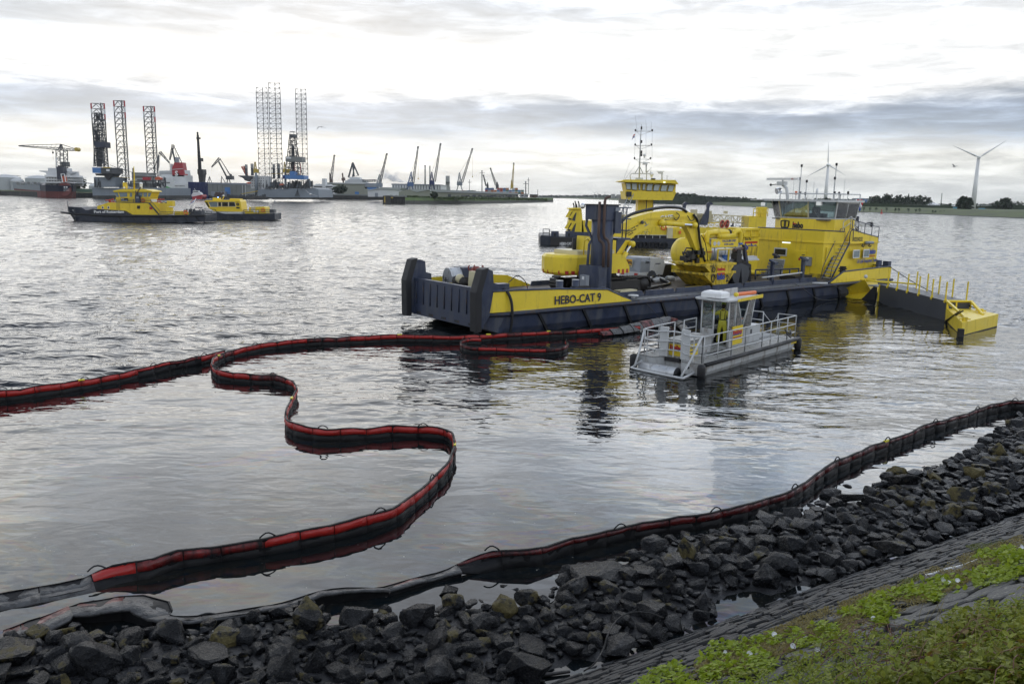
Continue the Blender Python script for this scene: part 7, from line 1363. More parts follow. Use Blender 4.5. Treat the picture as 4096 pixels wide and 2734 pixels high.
for i in range(10): x = 2518+i*16.3; c = t.q(x, 978+i*.3, -.35); t.p(MB().loft([[(c.x+(8.3*rr2)*S*math.cos(a*math.pi/7), -.35+dy, c.z+(13*rr2)*S*math.sin(a*math.pi/7)) for a in range(14)] for rr2, dy in ((.62, .1), (.7, -.1), (.9, -.12), (1., .1), (.95, .3), (.6, .3), (.62, .1))], caps=False), 'tyre_fender', M.blk, smooth=True)
fr7 = t.rail('reel_frame', M.alu, [t.q(2552, 960, .2), t.q(2668, 962, .2)], 20*S, .05, (1., .1), 1.0); t.b('black_hose_reel', M.blk, 2540, 2664, 942, 958, .5, 1.4, fr7)
ringbuoy(t, 2655, 909, 9, 1.4); t.b('orange_box', M.org, 2716, 2724, 923, 935, 1.0, 1.3); t.b('rolled_boom', M.cream, 2668, 2690, 911, 953, 1.0, 2.0); t.b('bulwark_panel', M.yel, 2688, 2780, 916, 957, 1.3, 1.5); t.b('bulwark_panel', M.yel, 2780, 3000, 912, 960, 1.3, 1.5)
# bicycle on the deck
bk = Far('bicycle', 'small bicycle parked on the deck above the hose reel of vessel 7', 'bicycle', 2585, 940, z=t.q(2585, 940, 0).z, Y=t.Y-.1)
for cx_ in (2576, 2591): q = bk.q(cx_, 935); bk.p(MB().tube([(q.x+.33*math.cos(i*.524), 0, q.z+.33*math.sin(i*.524)) for i in range(13)], .025, 4), 'wheel', M.blk)
bk.t('frame', M.cream, [(2576, 935, 0), (2580, 924, 0), (2590, 925, 0), (2591, 935, 0), (2583, 935, 0), (2580, 924, 0)], .8); bk.t('handlebar', M.dgry, [(2588, 920, 0), (2592, 919, 0)], .8)
# aft: crane boom in cream lattice, navy davits, winch
for (x0, x1) in ((2731, 2740), (2826, 2835)): t.e('navy_davit', M.navy, [(x0-(30 if x0 > 2800 else 6), 900), (x0+2, 832), (x0+1, 815), (x0+12, 808), (x0+24, 812), (x0+27, 818), (x0+16, 818), (x0+12, 830), (x0+10, 870), (x0+4, 900)], 3.5, 4.1)
for (x0, x1, yt, yb) in ((2763, 2786, 838, 905), (2834, 2845, 843, 893), (2899, 2911, 844, 855)): t.b('cream_post', M.cream, x0, x1, yt, yb, 4.2, 5.0)
a, c = t.q(2790, 868, 5), t.q(3000, 880, 5); t.p(MB().truss(a, c, 30*S*.9, 9, .09), 'crane_jib', M.cream); t.p(MB().truss(t.q(2650+60, 905, 4.5), t.q(2880, 900, 4.5), 20*S, 7, .08), 'yellow_lattice', M.yel)
greeble(t, 'aft_machinery', M.navy, 2900, 3020, 890, 925, 3, 6, 60, 3); greeble(t, 'deck_gear', M.yeld, 2700, 2900, 905, 945, 2, 6, 40, 4); t.b('cream_housing', M.cream, 2780, 2850, 858, 890, 5, 7); t.b('aft_house', M.yel, 2990, 3060, 865, 960, 2, 6); t.b('aft_winch_drum', M.yel, 3030, 3066, 828, 868, 2.5, 3.5); t.rail('aft_rail', M.yel, [t.q(3012, 868, 1.8), t.q(3070, 866, 1.8)], 32*S, .06, (1., .5), 1.2)
# ---------------------------------------------------------------- far shores
M.quay = mat('dark_quay_wall', (.045, .045, .042), .8, var=.4, scale=.15, dirt=(.10, .09, .08), damt=.3, dscale=(.3, .3, .1)); M.land = mat('bank_grass', (.075, .095, .03), .95, var=.5, scale=.12); M.bankg = mat('green_bank', (.07, .11, .025), .95, var=.4, scale=.1)
M.mud = mat('stone_revetment', (.075, .075, .062), .9, var=.3, scale=.3); M.tree = leafmat('tree_foliage', (.012, .026, .014), (.035, .058, .024), .12); M.bark = mat('bark', (.06, .05, .04), .9)
M.rig = mat('rig_steel', (.055, .060, .066), .6, var=.2, scale=.2); M.hullg = mat('rig_hull_grey', (.20, .23, .26), .6, var=.15, scale=.1); M.fw = mat('far_white', (.62, .63, .63), .6, var=.06, scale=.1); M.fgr = mat('far_grey_cladding', (.19, .20, .19), .7, var=.15, scale=.2)
M.fred = mat('funnel_red', (.35, .02, .03), .5); M.fblue = mat('dock_blue', (.015, .028, .11), .55, var=.15, scale=.2); M.skyb = mat('light_blue_steel', (.06, .18, .42), .5); M.orr = mat('lifeboat_orange', (.5, .09, .03), .5); M.dhull = mat('ship_hull_navy', (.020, .025, .045), .5, var=.2, scale=.1); M.antf = mat('antifouling_red', (.16, .045, .04), .7, var=.3, scale=.08); M.ylatt = mat('rig_yellow', (.45, .32, .05), .5); M.beige = mat('warehouse_cladding', (.25, .26, .21), .7, var=.1, scale=.1); M.roofm = mat('warehouse_roof', (.34, .36, .35), .6, var=.1, scale=.05); M.conc = mat('concrete_stack', (.33, .33, .31), .8, var=.1, scale=.1); M.hgrn = mat('shed_green', (.10, .16, .12), .6); M.tank = mat('storage_tank', (.38, .40, .41), .6, var=.08, scale=.1)
def ground(name, px, label, m, zt, back=900, dz=.0, wall=None, h0=.6):
    """a strip of far land whose water edge follows the given photograph points"""
    e = [onz(x, y, 0.) for x, y in px]; vs = []; n = len(e)
    for p in e: k = p[:2]/np.linalg.norm(p[:2]); vs += [(p[0], p[1], -.5), (p[0]+k[0]*h0*dz*.5, p[1]+k[1]*h0*dz*.5, h0), (p[0]+k[0]*zt*dz, p[1]+k[1]*zt*dz, zt), (p[0]+k[0]*back, p[1]+k[1]*back, zt)]
    fs = []
    for i in range(n-1):
        for j in range(3): a = i*4+j; fs.append((a, a+4, a+5, a+1))
    o = MB().add(vs, fs).build(name, m); o['kind'] = 'structure'; o['label'] = label
    if wall:
        o.data.materials.append(wall)
        for i, p in enumerate(o.data.polygons):
            if i % 3 < 1: p.material_index = 1
    return o
ground('quay', [(-300, 778), (0, 781), (190, 789), (300, 791), (700, 793), (1100, 794.5), (1290, 795), (1400, 796), (1560, 797)], 'dark quay edge of the far shipyard', M.land, 3.2, 1500, .02, M.quay, 3.1)
ground('island', [(1532, 815), (1660, 816.5), (1785, 816), (1900, 814.5), (2030, 812), (2130, 810), (2213, 807.5)], 'low grassy headland with warehouses', M.bankg, 4.0, 330, 1.6, M.mud, 2.2)
ground('shore', [(2213, 791.5), (2400, 798), (2560, 804), (2613, 808), (2760, 815), (2900, 823), (3100, 834), (3385, 848), (3700, 857), (3900, 866), (4040, 872), (4300, 882)], 'flat green river bank opposite', M.land, 3.3, 2500, 14., M.mud, .35)
# far tree belts and hills on the horizon
def belt(name, label, pxs, Y, depth, m, n, size, seed, kind='stuff', mass=True):
    """dense run of crowns between given outline points (px, top py, base py)"""
    r = random.Random(seed); mb = MB(); S_ = Y/math.cos(PITCH)/FOC
    for _ in range(n):
        f = r.random()*(len(pxs)-1); i = int(f); f -= i; x = pxs[i][0]*(1-f)+pxs[i+1][0]*f; yt = pxs[i][1]*(1-f)+pxs[i+1][1]*f; yb = pxs[i][2]*(1-f)+pxs[i+1][2]*f
        d = r.uniform(0, depth); p = ony(x, yt+(yb-yt)*r.random()**.7, Y+d); s_ = size*S_*r.uniform(.6, 1.3); 
        for k in range(2):
            a, b_, c_ = (V((r.gauss(0, 1), r.gauss(0, 1), r.gauss(0, .8)))*s_ for _ in range(3)); q = V(p); mb.add([q+a, q+b_, q+c_, q-(a+b_)*.5], [(0, 1, 2), (0, 2, 3), (1, 2, 3)])
    if mass:
        for i in range(len(pxs)-1):
            a, c = pxs[i], pxs[i+1]; h = .72; g_ = [ony(a[0], a[2], Y), ony(c[0], c[2], Y), ony(c[0], c[2]+(c[1]-c[2])*h, Y), ony(a[0], a[2]+(a[1]-a[2])*h, Y)]; mb.ext([V(q)-V((0, 0, 6*(j < 2))) for j, q in enumerate(g_)], (0, depth, 0))
    o = mb.build(name, m, kind=kind); tag(o, label, 'trees'); return o
M.hill = mat('far_wooded_ridge', (.030, .045, .030), .95, var=.3, scale=.02)
belt('wooded_ridge', 'hazy wooded ridge on the horizon beyond the river bend', [(2130, 786, 791), (2210, 783, 792), (2330, 783, 793), (2420, 779, 793), (2440, 785, 795), (2560, 780, 796), (2700, 776, 800)], 2600, 120, M.hill, 2600, 3.0, 1)
belt('tree_belt', 'dark continuous wood behind the opposite bank', [(2500, 776, 803), (2560, 770, 806), (2700, 774, 808), (2770, 777, 811), (2830, 787, 813), (2900, 790, 815), (2960, 792, 818), (3040, 799, 822), (3200, 800, 828), (3300, 796, 828), (3420, 800, 832)], 980, 60, M.tree, 6500, 4.0, 2)
belt('tree_belt', 'low dark wood behind the white tents and the turbine', [(3380, 798, 836), (3500, 804, 838), (3640, 812, 841), (3740, 813, 842), (3860, 817, 845), (3940, 815, 847), (4000, 808, 849), (4060, 806, 851), (4130, 812, 853)], 640, 40, M.tree, 5200, 2.2, 22)
def tree(px, pyt, pyb, w, Y, label, seed, trunk=True, name='tree', group=None, m=None, n=900):
    t = Far(name, label, 'tree', px, pyb, z=3.0, Y=Y, group=group); r = random.Random(seed); mb = MB(); hh = t.q(px, pyt).z; ww = w/2*t.s; base_ = t.q(px, pyb).z
    for _ in range(n):
        th_, ph = r.uniform(0, 6.28), math.acos(r.uniform(-1, 1)); lob = 1+.22*math.sin(3*th_+seed)*math.sin(2*ph+seed); rad = r.random()**.33*lob
        c = V((ww*rad*math.sin(ph)*math.cos(th_), ww*.8*rad*math.sin(ph)*math.sin(th_), base_+(hh-base_)*(.55+.45*rad*math.cos(ph))))
        if mnoise.noise(V((c.x, c.y, c.z))*(.9/max(ww, .1))*1.6+V((seed*7, 0, 0))) < -.18: continue
        s_ = ww*.085*r.uniform(.6, 1.5); a, b_ = (V((r.gauss(0, 1), r.gauss(0, 1), r.gauss(0, 1)))*s_ for _ in range(2)); mb.add([c-a, c+b_, c+a, c-b_], [(0, 1, 2, 3)])
    t.p(mb, 'crown', m or M.tree); h = hh-base_
    tr = MB().cyl((0, 0, base_-1), (0, 0, base_+h*.5), ww*.10, ww*.05, 6)
    for k in range(4): a = k*1.6+seed; tr.cyl((0, 0, base_+h*(.25+.06*k)), (ww*.5*math.cos(a), ww*.5*math.sin(a), base_+h*(.55+.06*k)), ww*.04, ww*.015, 4)
    t.p(tr, 'trunk', M.bark); return t
for x, yt, yb, w, lb in ((3502, 782, 838, 50, 'first rounded crown of the tall grove beside the blue-grey factory'), (3545, 778, 838, 55, 'broad second crown of the tall grove'), (3588, 780, 839, 52, 'middle crown of the tall grove'), (3630, 783, 840, 50, 'crown past the middle of the tall grove'), (3672, 781, 841, 52, 'tall crown near the tents in the grove'), (3702, 785, 842, 42, 'last crown of the grove next to the white tents')): tree(x, yt, yb, w, 700, 'dark tree, '+lb, x, group='tall grove on the opposite bank')
tree(3856, 787, 852, 60, 560, 'single dense dark tree in front of the big wind turbine', 5, n=1500); tree(4012, 793, 850, 66, 640, 'broad dark tree near the frame edge on the far bank', 6, n=1500)
tree(3305, 792, 828, 44, 800, 'round dark tree seen above the wheelhouse roof of the barge', 8); tree(3090, 800, 820, 14, 900, 'tiny round tree at the start of the bank beyond the wheelhouse', 9)
for i, x in enumerate((3430, 3455, 3480, 3504, 3546, 3581, 3595, 3633, 3663, 3677, 3731, 3741, 3759, 3776, 3877, 3894, 3942, 3964)):
    y = 838+(x-3430)*.026+(6 if x > 3700 else 0); tree(x, y-12, y+3, 11, 520, '%s round sapling from the factory in the row on the far bank' % 'first second third fourth fifth sixth seventh eighth ninth tenth eleventh twelfth thirteenth fourteenth fifteenth sixteenth seventeenth last'.split()[i], x, group='row of saplings on the bank', name='sapling', n=260)
# wind turbines
ORD_ = ('first', 'second', 'third')
def turbine(px, pyb, hx, hy, blades, label, Y):
    t = Far('wind_turbine', label, 'wind turbine', px, pyb, z=2.5, Y=Y); h = t.q(hx, hy); b0 = t.q(px, pyb); r0 = 10*t.s*(1 if Y < 700 else .8)
    t.p(MB().cyl((b0.x, 0, b0.z-1), (h.x*.0+b0.x, 0, h.z), r0, r0*.55, 14), 'tower', M.wht, smooth=True); h = V((b0.x, 0, h.z))
    nc_ = t.p(MB().cyl(h+V((-6*t.s, -2, 0)), h+V((10*t.s, 2.5, 0)), 5*t.s, 4.5*t.s, 8), 'nacelle', M.wht); t.p(MB().sph(h+V((-5*t.s, -3, 0)), 5*t.s, 8, 6), 'hub', M.wht, smooth=True)
    for (tx_, ty_) in blades:
        p = t.q(tx_, ty_, -3)-t.q(hx, hy, -3)+V((h.x-4*t.s, -3, h.z)); c = V((h.x-4*t.s, -3, h.z)); d_ = (p-c); l = d_.length; d_.normalize(); s_ = d_.cross(V((0, 1, 0)))
        rg = [[c+d_*l*f+s_*(w_*l*a)+V((0, b_*l*w_*.35, 0)) for a, b_ in ((-.4, 0), (0, -1), (.6, 0), (0, 1))] for f, w_ in ((.0, .02), (.06, .025), (.16, .062), (.35, .048), (.6, .032), (.85, .018), (1., .004))]
        t.p(MB().loft(rg), 'blade', M.wht, smooth=True)
turbine(3890, 842, 3910, 630, [(3801, 582), (4021, 560), (3899, 705)], 'nearer tall white wind turbine behind a single tree', 640)
turbine(3299, 826, 3315, 660, [(3316, 566), (3228, 708), (3388, 704)], 'white wind turbine rising behind the barge wheelhouse', 900)
for i, (x, y) in enumerate(((2377, 793), (2391, 792), (2420, 793))): t = Far('wind_turbine', 'tiny hazy wind turbine on the horizon, %s from the headland' % ORD_[i], 'wind turbine', x, y, z=0, Y=2400, group='tiny turbines far on the horizon'); t.t('tower', M.fw, [(x, y, 0), (x, y-22, 0)], .8); [t.t('blade', M.fw, [(x, y-22, 0), (x+9*math.cos(a), y-22-9*math.sin(a), 0)], .6) for a in (.4, 2.5, 4.6)]
for x0, x1, yt, lb in ((2448, 2460, 776, 'slim hazy grey tower block on the horizon'), (2470, 2482, 778, 'second hazy tower block on the horizon')): t = Far('tower_block', lb, 'building', x0, 797, z=0, Y=2300); tb_ = t.b('block', M.conc, x0, x1, yt, 797, 0, 25); [t.b('window_band', M.dgry, x0+1, x1-1, yt+3+k*4, yt+4.2+k*4, -.3, 0, tb_) for k in range(4)]
# factory, tents, pole, buoy
t = Far('factory', 'blue-grey factory hall behind the far trees', 'building', 3450, 832, z=3, Y=800); fb_ = t.b('hall', M.hullg, 3418, 3490, 797, 834, 0, 40); t.b('tall_hall', M.hullg, 3462, 3482, 793, 834, -4, 30, fb_); [t.b('blue_stripe', M.skyb if k % 2 else M.mgry, 3425+k*11, 3431+k*11, 799, 834, -.6 if k < 3 else -4.6, 0, fb_) for k in range(6)]
def dome(px0, px1, pt, pyt, pyb, label, Y):
    t = Far('storage_dome', label, 'tent', (px0+px1)/2, pyb, z=3, Y=Y); a = t.q(px0, pyb); c = t.q(px1, pyb); tp = t.q(pt, pyt); zt_ = a.z+(tp.z-a.z)*.25; cx_, rx_ = (a.x+c.x)/2, (c.x-a.x)/2
    rg = [[(cx_+rx_*f*math.cos(i*math.pi/8), rx_*.6*f*math.sin(i*math.pi/8)+rx_*.6, z) for i in range(16)] for f, z in ((1, a.z-1), (1, zt_), (.5, a.z+(tp.z-a.z)*.72), (.03, tp.z))]
    t.p(MB().loft(rg), 'membrane', M.wht); [t.p(MB().cyl(rg[1][i], rg[3][i], .12, n=4), 'tension_cable', M.dgry) for i in range(8, 16)]
dome(3700, 3789, 3727, 809, 835, 'white pointed storage tent beside the tall grove', 650); dome(3789, 3914, 3840, 818, 840, 'wider low white tent behind the single dark tree', 640)
t = Far('pole', 'leaning slim grey flue pole behind the tents', 'pole', 3762, 822, z=3, Y=700); t.t('shaft', M.conc, [(3763, 824, 0), (3768, 775, 0)], 1.7, n=8); t.t('cap', M.mgry, [(3768, 776, 0), (3768.3, 773, 0)], 2.2, n=8)
for x0, x1, y0_, y1_, lb in ((3820, 3845, 828, 836, 'light blue site container under the white tents'), (3922, 3940, 833, 843, 'small light blue container past the turbine'),): t = Far('site_container', lb, 'container', x0, y1_, z=3, Y=600); t.b('box', mat('pale_blue', (.08, .30, .42), .6), x0, x1, y0_, y1_, 0, 3); t.b('roof', M.mgry, x0, x1, y0_-1, y0_, 0, 3)
t = Far('quay_fence', 'long low pale barrier below the white tents', 'fence', 3780, 843, z=3, Y=560); t.b('rail', M.gry, 3780, 3850, 839, 843, 0, .5); [t.b('post', M.gry, x, x+1, 837, 845, -.2, 0) for x in range(3782, 3850, 14)]
t = Far('buoy', 'small red conical channel buoy off the far bank', 'buoy', 3526, 855); c = t.q(3526, 855); t.p(MB().lathe((c.x, 0, c.z), [(5*t.s, 0), (5*t.s, 2.5*t.s), (1.6*t.s, 6*t.s), (1.2*t.s, 12*t.s), (.2*t.s, 14*t.s)], 10), 'float', M.red); t.b('topmark', M.red, 3525, 3527, 838, 842, -.2, .2)
# ---- oil tanks, ship and crane at the far side
for x0, x1, yt, yb, lb in ((-60, 50, 703, 779, 'big grey storage tank at the frame edge'), (34, 84, 718, 779, 'smaller pale tank between two big ones'), (84, 180, 707, 779, 'wide grey storage tank behind the bulk carrier bow'), (346, 400, 738, 770, 'distant low tank behind the green shed')):
    t = Far('storage_tank', lb, 'tank', (x0+x1)/2, yb, z=3, Y=700); a, c = t.q(x0, yb), t.q(x1, yb); zt_ = t.q((x0+x1)/2, yt).z; r_ = (c.x-a.x)/2; t.p(MB().lathe(((a.x+c.x)/2, r_, 0), [(r_, a.z-2), (r_, zt_-1), (r_*.97, zt_-1)], 28), 'shell', M.tank); t.p(MB().lathe(((a.x+c.x)/2, r_, 0), [(r_*1.0, zt_-1), (r_*.6, zt_+.8), (.1, zt_+1.6)], 28), 'roof', M.fw); t.p(MB().tube([((a.x+c.x)/2+r_*math.cos(i*math.pi/12), r_+r_*math.sin(i*math.pi/12), zt_+.4) for i in range(25)], .12, 4), 'roof_rail', M.rig)
t = Far('bulk_carrier', 'large black and red bulk carrier moored stern-on with white superstructure', 'ship', 232, 792, Y=520); q = t.q
P0 = lambda px, py, d: q(px, py, d)
lo_ = [P0(165, 793, 8), P0(185, 794, 1), P0(232, 795, -2), P0(285, 795, 0), P0(303, 794, 7), P0(262, 790, 120), P0(120, 786, 145), P0(61, 785, 135)]
hi_ = [P0(160, 738, 6), P0(182, 741, -2), P0(232, 742, -5), P0(294, 743, -2), P0(306, 742, 7), P0(275, 738, 130), P0(110, 729, 150), P0(51, 728, 140)]
mid = [a.lerp(c, .55) for a, c in zip(lo_, hi_)]
for v_ in (lo_): v_.z -= .4
t.p(MB().loft([lo_, mid]), 'lower_hull', M.antf); t.p(MB().loft([mid, hi_]), 'upper_hull', M.dhull)
t.p(MB().ext([hi_[0]+V((0, -.25, 0)), hi_[7]+V((-.3, -.25, 0)), mid[7]+V((-.3, -.25, 0)), mid[0]+V((0, -.25, 0))], (.0, .2, 0)), 'faded_side_plating', M.hullg)
c = q(262, 776, -1.5); t.p(MB().cyl((c.x, -2.4, c.z+3), (c.x, -1.2, c.z+3), 4.2, n=20), 'transom_disc', M.antf)
for body, y, s_ in (('YU MING', 752, 6), ('HONG KONG', 758, 4), ('IMO 9304370', 763, 3.2)): text('\u2014\u2014' if False else body, M.txtw, t.r, q(254, y, -5.3), (1, 0, 0), (0, 0, 1), s_*t.s*1.1, width=22*t.s) if y != 752 else None
for x0 in (255, 264): t.b('name_character', M.txtw, x0, x0+6, 746, 751, -5.3, -5.2)
ss = t.b('superstructure', M.fw, 181, 279, 700, 742, 5, 22); t.b('deck_house', M.fw, 188, 272, 690, 700, 6, 20, ss); bw = t.e('bridge_wings', M.fw, [(157, 682), (297, 686), (297, 690), (283, 693), (272, 708), (196, 708), (180, 690), (158, 686)], 8, 14); t.b('wheelhouse', M.fw, 192, 262, 672, 684, 8, 16, ss)
for y in (706, 718, 729): t.b('deck_edge', M.wht, 178, 287, y, y+1.5, 3, 22, ss)
t.b('boat_deck', M.fw, 162, 303, 728, 732, 0, 20, ss); [t.b('window', M.glassd, x, x+4, y, y+3, 4.7, 5, ss) for y in (711, 722) for x in range(186, 276, 11)]
t.b('funnel', M.dhull, 229, 253, 667, 718, 2, 7); t.b('funnel_top', M.blk, 231, 246, 662, 668, 3, 6)
lb_ = t.e('freefall_lifeboat', M.orr, [(247, 706), (258, 703), (262, 724), (254, 730), (249, 722)], -3, -1); t.p(MB().tube([q(244, 696, -3), q(258, 696, -3), q(263, 728, -3), q(251, 730, -3), q(244, 696, -3)], .35, 4), 'lifeboat_frame', M.wht, parent=lb_)
greeble(t, 'deck_fittings', M.fgr, 60, 170, 727, 741, 8, 100, 60, 11); greeble(t, 'stern_rail_fittings', M.dhull, 170, 300, 735, 743, -3, 2, 60, 12, pipes=.8); t.t('signal_mast', M.fw, [(226, 672, 10), (226, 630, 10)], 1.6); t.t('hatch_coaming', M.mgry, [(60, 727, 120), (165, 735, 10)], 1.6)
t = Far('hammerhead_crane', 'lattice hammerhead crane with round counterweight behind the bulk carrier', 'crane', 247, 760, z=3, Y=640); S = t.s
t.p(MB().truss(t.q(250, 760), t.q(247, 600), 29*S, 9, .35), 'tower', M.rig); jb = t.p(MB().truss(t.q(244, 596), t.q(75, 584), 10*S, 12, .25, w1=2*S), 'jib', M.rig); t.p(MB().truss(t.q(244, 596), t.q(304, 601), 10*S, 5, .25, w1=6*S), 'counter_jib', M.rig)
t.p(MB().tube([t.q(75, 582), t.q(150, 579), t.q(244, 577), t.q(300, 595)], .3, 4), 'top_chord', M.rig, parent=jb); [t.t('hanger', M.rig, [(x, 578.5+(244-x)*.02, 0), (x-9, 594-(244-x)*.06, 0)], .5, parent=jb) for x in range(100, 240, 18)]
c = t.q(310, 598); t.p(MB().cyl(c-V((0, 2, 0)), c+V((0, 2, 0)), 7.5*S, n=16), 'counterweight', M.ylatt); t.p(MB().truss(t.q(244, 598), t.q(244, 577), 12*S, 3, .3, w1=3*S), 'apex', M.rig); t.b('machinery_house', M.rig, 245, 264, 647, 666, -3, 3); t.t('hook_rope', M.rig, [(210, 595, 0), (211, 612, 0)], .5); t.b('hook', M.blk, 208, 213, 607, 614, -.5, .5); t.t('loose_rope', M.rig, [(211, 614, 0), (213, 640, 0)], .4)
tree(317, 708, 772, 54, 660, 'dense dark tree between the bulk carrier and the jack-up rig', 3, n=1600)
t = Far('shed', 'low pale green curved shed roof on the quay next to the carrier stern', 'building', 338, 777, z=3, Y=600); t.b('wall', M.beige, 308, 368, 766, 778, 0, 12); t.b('roof', M.hgrn, 306, 370, 756, 767, -.3, 12.5); t.b('gable_door', M.dgry, 330, 340, 769, 778, -.1, 0)
def leg(t, x0, x1, xt0, xt1, yb, yt, n, r=.21, d=0., mr=None, three=True, name='leg', kb=True):
    a, b_, c, e_ = t.q(x0, yb, d), t.q(x1, yb, d), t.q(xt0, yt, d), t.q(xt1, yt, d); w = (b_-a).length; mb = MB(); zb_, zt_ = a.z, c.z
    A_ = V((a.x, d, zb_)); w = b_.x-a.x; dep = w*.85
    P_ = lambda k, i: V((A_.x+[0, w, w*.32][i], d+[0, 0, dep][i], zb_+(zt_-zb_)*k/n))
    for i in range(3): mb.cyl(P_(0, i), P_(n, i)+V((0, 0, w*.12*(i == 2))), r*1.7, n=5)
    for k in range(n):
        for i, j in ((0, 1), (1, 2), (2, 0)):
            mb.cyl(P_(k+1, i), P_(k+1, j), r*.75, n=4)
            if kb: m_ = (P_(k+1, i)+P_(k+1, j))/2; mb.cyl(P_(k, i), m_, r*.65, n=4); mb.cyl(P_(k, j), m_, r*.65, n=4)
            else: mb.cyl(P_(k, i), P_(k+1, j), r*.6, n=3); mb.cyl(P_(k, j), P_(k+1, i), r*.6, n=3)
    o = t.p(mb, name, M.rig)
    if mr:
        [t.p(MB().cyl(P_(n-a_, i_), P_(n-b2_, i_), r*2.2, n=5), 'red_band' if c_ else 'white_band', M.fred if c_ else M.fw, parent=o) for a_, b2_, i_, c_ in ((1.05, 0, 0, 1), (1.05, 0, 1, 1), (3, 2, 1, 1), (2, 1.05, 0, 0), (2, 1.05, 1, 0))]
    return o
t = Far('jack_up_rig', 'grey jack-up rig with three red-tipped lattice legs and a tall derrick', 'oil rig', 515, 792, Y=520)
t.e('hull', M.hullg, [(368, 751), (663, 751), (663, 782), (371, 782)], 0, 40); t.e('waterline_band', M.quay, [(371, 782), (663, 782), (663, 796), (373, 796)], -.3, 40)
t.e('aft_block', M.hullg, [(375, 708), (421, 708), (431, 722), (440, 708), (461, 708), (461, 748), (380, 748), (376, 735)], -2, 14); t.b('doorway', M.blk, 391, 397, 729, 740, -2.1, -1.9); greeble(t, 'block_ladders', M.rig, 378, 405, 705, 750, -2.4, -2.2, 20, 4, pipes=1.)
ds = t.b('drill_floor', M.rig, 404, 450, 670, 694, -6, 8); t.b('blue_house', M.skyb, 370, 405, 670, 692, -6, 6); t.b('sign', M.fw, 425, 438, 677, 685, -6.2, -6, ds); t.b('yellow_walk', M.ylatt, 412, 441, 668, 672, -6.4, -6, ds); t.e('sub_structure', M.blk, [(380, 694), (453, 694), (446, 704), (434, 720), (430, 720), (416, 704), (384, 702)], -4, 6)
leg(t, 381, 433, 371, 414, 665, 413, 12, d=4, mr=1); leg(t, 475, 517, 450, 491, 722, 402, 14, d=6, mr=1); leg(t, 590, 633, 571, 615, 712, 425, 14, d=12, mr=1)
dk = MB(); dk.truss(t.q(405, 667, -1), t.q(393, 452, -1), 38*t.s, 15, .30, w1=20*t.s); t.p(dk, 'derrick', M.rig); t.b('blue_collar', M.dhull, 380, 421, 567, 590, -4, 3); t.b('crown_deck', M.rig, 385, 405, 476, 481, -3, 2); greeble(t, 'derrick_piping', M.rig, 388, 408, 480, 668, -2, 1, 46, 8, pipes=.8); greeble(t, 'upper_works', M.rig, 384, 402, 450, 480, -2, 1, 16, 9)
q4 = t.b('quarters', M.fgr, 530, 590, 690, 752, 4, 18); [t.b('white_deck', M.fw, 528, 592, y, y+2, 3, 18, q4) for y in (700, 715, 730)]; greeble(t, 'deck_machinery', M.hullg, 465, 535, 722, 752, 1, 14, 70, 10); greeble(t, 'dark_machinery', M.rig, 540, 660, 705, 752, 0, 12, 90, 14, pipes=.6)
for pts in ([(570, 708), (597, 708), (597, 720), (570, 720)], [(618, 712), (630, 706), (644, 712), (642, 719), (622, 719)]): t.e('lifeboat', M.orr if pts[0][0] > 600 else M.fred, pts, -2, 1)
t.b('lifeboat_platform', M.rig, 568, 600, 720, 724, -2.5, 2); t.b('lifeboat_platform', M.rig, 614, 648, 720, 723, -2.5, 2); t.t('deck_pipe_rail', M.ylatt, [(455, 707, 0), (520, 712, 0)], .8); t.t('crane_post', M.rig, [(536, 750, 0), (532, 672, 0)], 3); t.t('crane_boom', M.rig, [(532, 690, 0), (470, 672, 0), (440, 660, 0)], .8)
t = Far('ferry', 'white passenger ferry with red funnel marked S and green wave on the hull', 'ship', 700, 790, z=0, Y=640)
t.e('hull', M.fw, [(633, 711), (690, 711), (700, 734), (752, 735), (756, 796), (640, 796)], 0, 20); dkh = t.b('deck_house', M.fw, 645, 742, 700, 735, 3, 18); t.e('upper_decks', M.fw, [(636, 683), (738, 680), (742, 706), (636, 706)], 5, 16); [t.b('deck_line', M.mgry, 636, 736, y, y+1.3, 4.6, 5, dkh) for y in (688, 694, 700)]
t.e('funnel', M.fred, [(690, 706), (687, 676), (697, 650), (729, 650), (738, 706)], 3, 10); t.b('funnel_pipes', M.mgry, 701, 712, 629, 650, 5, 8); t.e('funnel_stripe', M.fw, [(686, 677), (732, 674), (732, 676), (686, 679)], 2.7, 3); text('S', M.txtw, t.r, t.q(700, 703, 2.8), (1, 0, 0), (0, 0, 1), 26*t.s, bold=.04); t.b('black_square', M.blk, 711, 716, 692, 702, 2.8, 3)
for i in range(8): c = t.q(645+i*4.6, 731, -.1); t.p(MB().lathe((c.x, c.z, 0), [(1.6*t.s, 0), (1.6*t.s, .1)], 8), 'oval_window', M.glassd).matrix_basis = Matrix(((1, 0, 0, 0), (0, 0, 1, -.2), (0, 1.9, 0, -c.z*.9), (0, 0, 0, 1)))
[t.b('window', M.glassd, x, x+2.5, y, y+3.5, -.15, 0) for y, xs in ((742, range(700, 737, 5)), (757, range(719, 740, 6))) for x in xs]
for pts in ([(658, 745), (668, 745), (684, 752), (700, 752), (690, 762), (676, 760), (664, 756)], [(677, 758), (692, 756), (706, 768), (688, 770), (682, 764)]): t.e('green_wave', mat('wave_green', (.10, .42, .12), .6), pts, -.2, 0)
t.e('mast_house', M.fw, [(679, 690), (680, 655), (686, 655), (687, 690)], 6, 9); t.t('quay_cranes', M.rig, [(722, 758, -1), (722, 775, -1)], 2)
